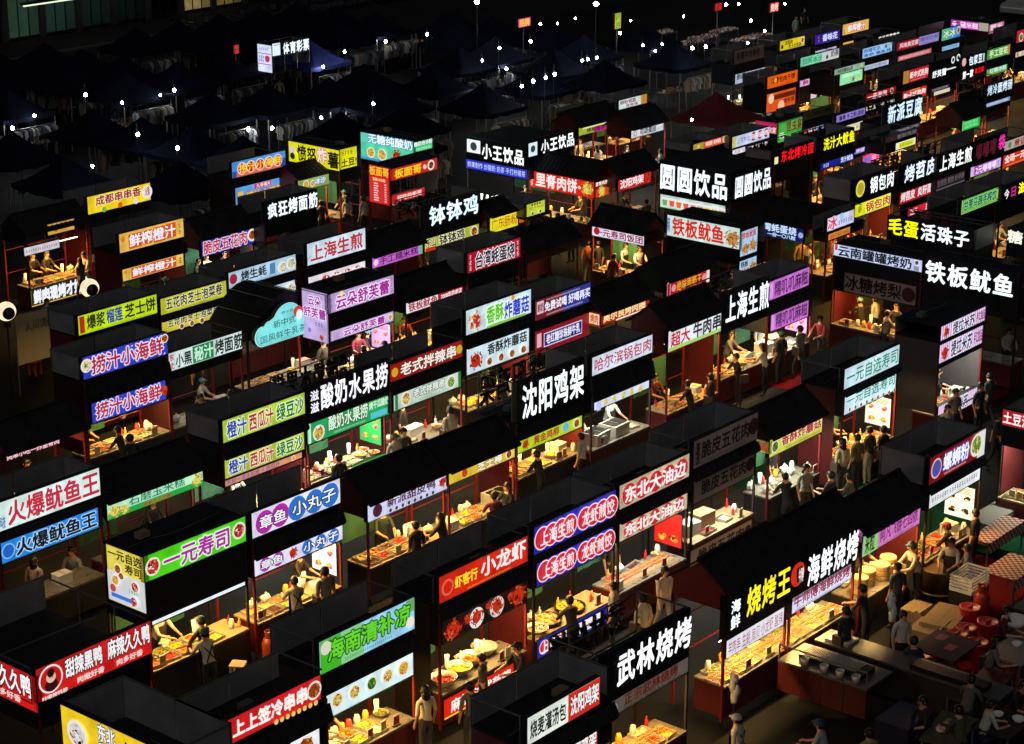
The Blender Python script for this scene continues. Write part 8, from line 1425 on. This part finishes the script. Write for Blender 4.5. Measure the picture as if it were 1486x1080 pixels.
for i,(x,y,z,lab) in enumerate(((40.07,20.53,.725,'pink slip of paper at the far side of the plum table'),(39.72,20.12,.725,'larger pink slip of paper on the plum table'))):
    b=MB(); b.box(-.16,.16,-.11,.11,0,.004,mat('pink_paper','#a85058',.8)); o=b.build('paper'); o.location=(x,y,z); tag(o,lab,'paper','slips of paper on the plum table')
def bowl(x,y,z,r,lab,m=None): o=obj('bowl',m_lath(('bowl',r,(m or M_WHT).name),[(r*.5,0),(r*.8,r*.3),(r,r*.75),(r*.95,r*.75),(r*.7,r*.3),(r*.3,r*.12)],m or M_WHT,18),None,None,(x,y,z)); tag(o,lab,'bowl','bowls on the tables')
bowl(41.66,19.54,.7,.3,'big white tub on the table behind the red buckets'); bowl(36.65,18.43,.6,.13,'green-tinted bowl on the low olive table',mat('celadon','#7a8a58',.3)); bowl(36.24,18.45,.6,.11,'small white bowl on the low olive table'); bowl(37.62,17.85,.6,.12,'white bowl left on the low dark table'); bowl(37.67,17.40,.6,.14,'white bowl right on the low dark table'); bowl(40.77,19.03,.7,.12,'small bowl on the pale table')
def cbox(x,y,rz,sx,sy,sz,lab,open_=False,m=None):
    t=thing('cardboard_box',lab,'box',(x,y,0),rz,'boxes on the ground in the eating area'); b=MB(); m=m or M_CARD
    b.box(-sx/2,sx/2,-sy/2,sy/2,0,sz,m); b.build('box_body',t)
    for s in (-1,1): b=MB(); b.quad((-sx/2,s*sy/2,sz+.002),(sx/2,s*sy/2,sz+.002),(sx/2,s*sy*(.75 if open_ else .02),sz+(.12 if open_ else .004)),(-sx/2,s*sy*(.75 if open_ else .02),sz+(.12 if open_ else .004)),m); b.build('flap',t)
cbox(41.61,21.27,R(8),1.3,.8,.5,'large flat cardboard box behind the plum table'); cbox(41.02,21.43,R(5),.8,.6,.4,'open cardboard box left of the large one',True); cbox(42.00,22.25,R(0),.7,.5,.3,'cardboard box behind the man in the white shirt')
cbox(36.14,19.27,R(0),1.1,.8,.75,'big deep blue box at the end of the barbecue cart',False,mat('blue_bin','#080f30',.5)); cbox(47.81,23.30,R(0),1.6,.7,.6,'stack of pale boxes behind the checked tables',False,mat('pale_box','#6c6a66',.7))
t=thing('wooden_vat','round wooden vat of boiling broth at the noodle stall','vat',(43.43,22.46,0)); b=MB(); b.lathe(0,0,[(.40,0),(.46,.75),(.48,.8),(.44,.8),(.43,.72),(.1,.72)],mat('dark_wood','#3c281c',.6,0,.3,6),24); b.build('tub',t,True); b=MB(); b.lathe(0,0,[(.43,.73),(.02,.735)],mat('broth','#5a4630',.2),24); b.build('broth',t); b=MB(); b.lathe(0,0,[(.472,.2),(.475,.24)],M_STEEL,24,False); b.build('hoop',t)
t=thing('plastic_crate','white slatted plastic crate full of glasses','crate',(43.41,21.62,0))
b=MB(); b.box(-.45,.45,-.3,.3,.02,.5,M_BODYB); b.build('trolley',t)
for q in range(5): b=MB(); z0=.55+q*.08; [b.box(*v,z0,z0+.045,M_WHT) for v in ((-.45,.45,-.3,-.28),(-.45,.45,.28,.3),(-.45,-.43,-.28,.28),(.43,.45,-.28,.28))]; b.build('slat',t)
b=MB(); b.box(-.45,.45,-.3,.3,.505,.55,M_WHT); b.build('floor',t)
for i in range(8):
    o=obj('glass',m_lath('glass',[(.04,0),(.05,.16),(.045,.16),(.036,.01)],M_PLA,10),None,None,(43.41-.32+.2*(i%4),21.62-.12+.24*(i//4),.56)); tag(o,('front','back')[i//4]+' row glass '+('at the left','second from left','third from left','at the right')[i%4]+' in the white crate','glass','glasses in the white crate')
for i,((x,y),c_) in enumerate([((38.99, 20.74), 'blue'), ((38.33, 20.19), 'red'), ((37.08, 19.4), 'red'), ((38.04, 19.77), 'blue'), ((39.62, 20.53), 'red'), ((38.95, 19.98), 'red'), ((38.72, 19.46), 'blue'), ((38.18, 19.09), 'red'), ((39.63, 19.7), 'red'), ((37.23, 18.25), 'blue'), ((39.06, 19.05), 'red'), ((40.1, 19.4), 'red'), ((37.23, 17.76), 'blue'), ((39.1, 18.49), 'red'), ((40.27, 18.92), 'red'), ((39.04, 18.05), 'blue')]): stool(x,y,ORD[i%18]+' '+c_+' stool counted from the left in the dark eating area',cm=M_RED if c_=='red' else mat('blue_plastic','#122a58',.4))
for i,((x,y),lab) in enumerate([((38.26, 18.81), 'small dark table among the stools, left one'), ((39.15, 18.78), 'small reddish table among the stools, middle one'), ((38.57, 19.99), 'small dark table beside the barbecue cart end'), ((38.54, 17.97), 'small reddish table among the stools at the right edge')]): ctable(x,y,R(8*i),1.1,.7,.62,mat('laminate_'+str(i%2),['#3a3630','#4a2420'][i%2],.45),lab)
# bag tree hanging at grill stalls
for (x,y,lab) in ((34.12,22.21,'bundle of white plastic bags hanging at the end of the grill counter'),(39.84,21.71,'pale plastic bags hanging right of the seafood grill stall'),(37.60,45.95,'white bag hanging at the post of the blue seafood stall')):
    t=thing('hanging_bags',lab,'bags',(x,y,0)); b=MB(); b.tube((0,0,0),(0,0,1.5),.02,M_POSTB); b.build('stand',t); b=MB()
    for q in range(4): b.blob((.04*(q%2),.05*(q//2),1.0+.13*q),.13,M_BAG,(.8,.7,1.2),7,5,.25)
    b.build('bag',t,True)
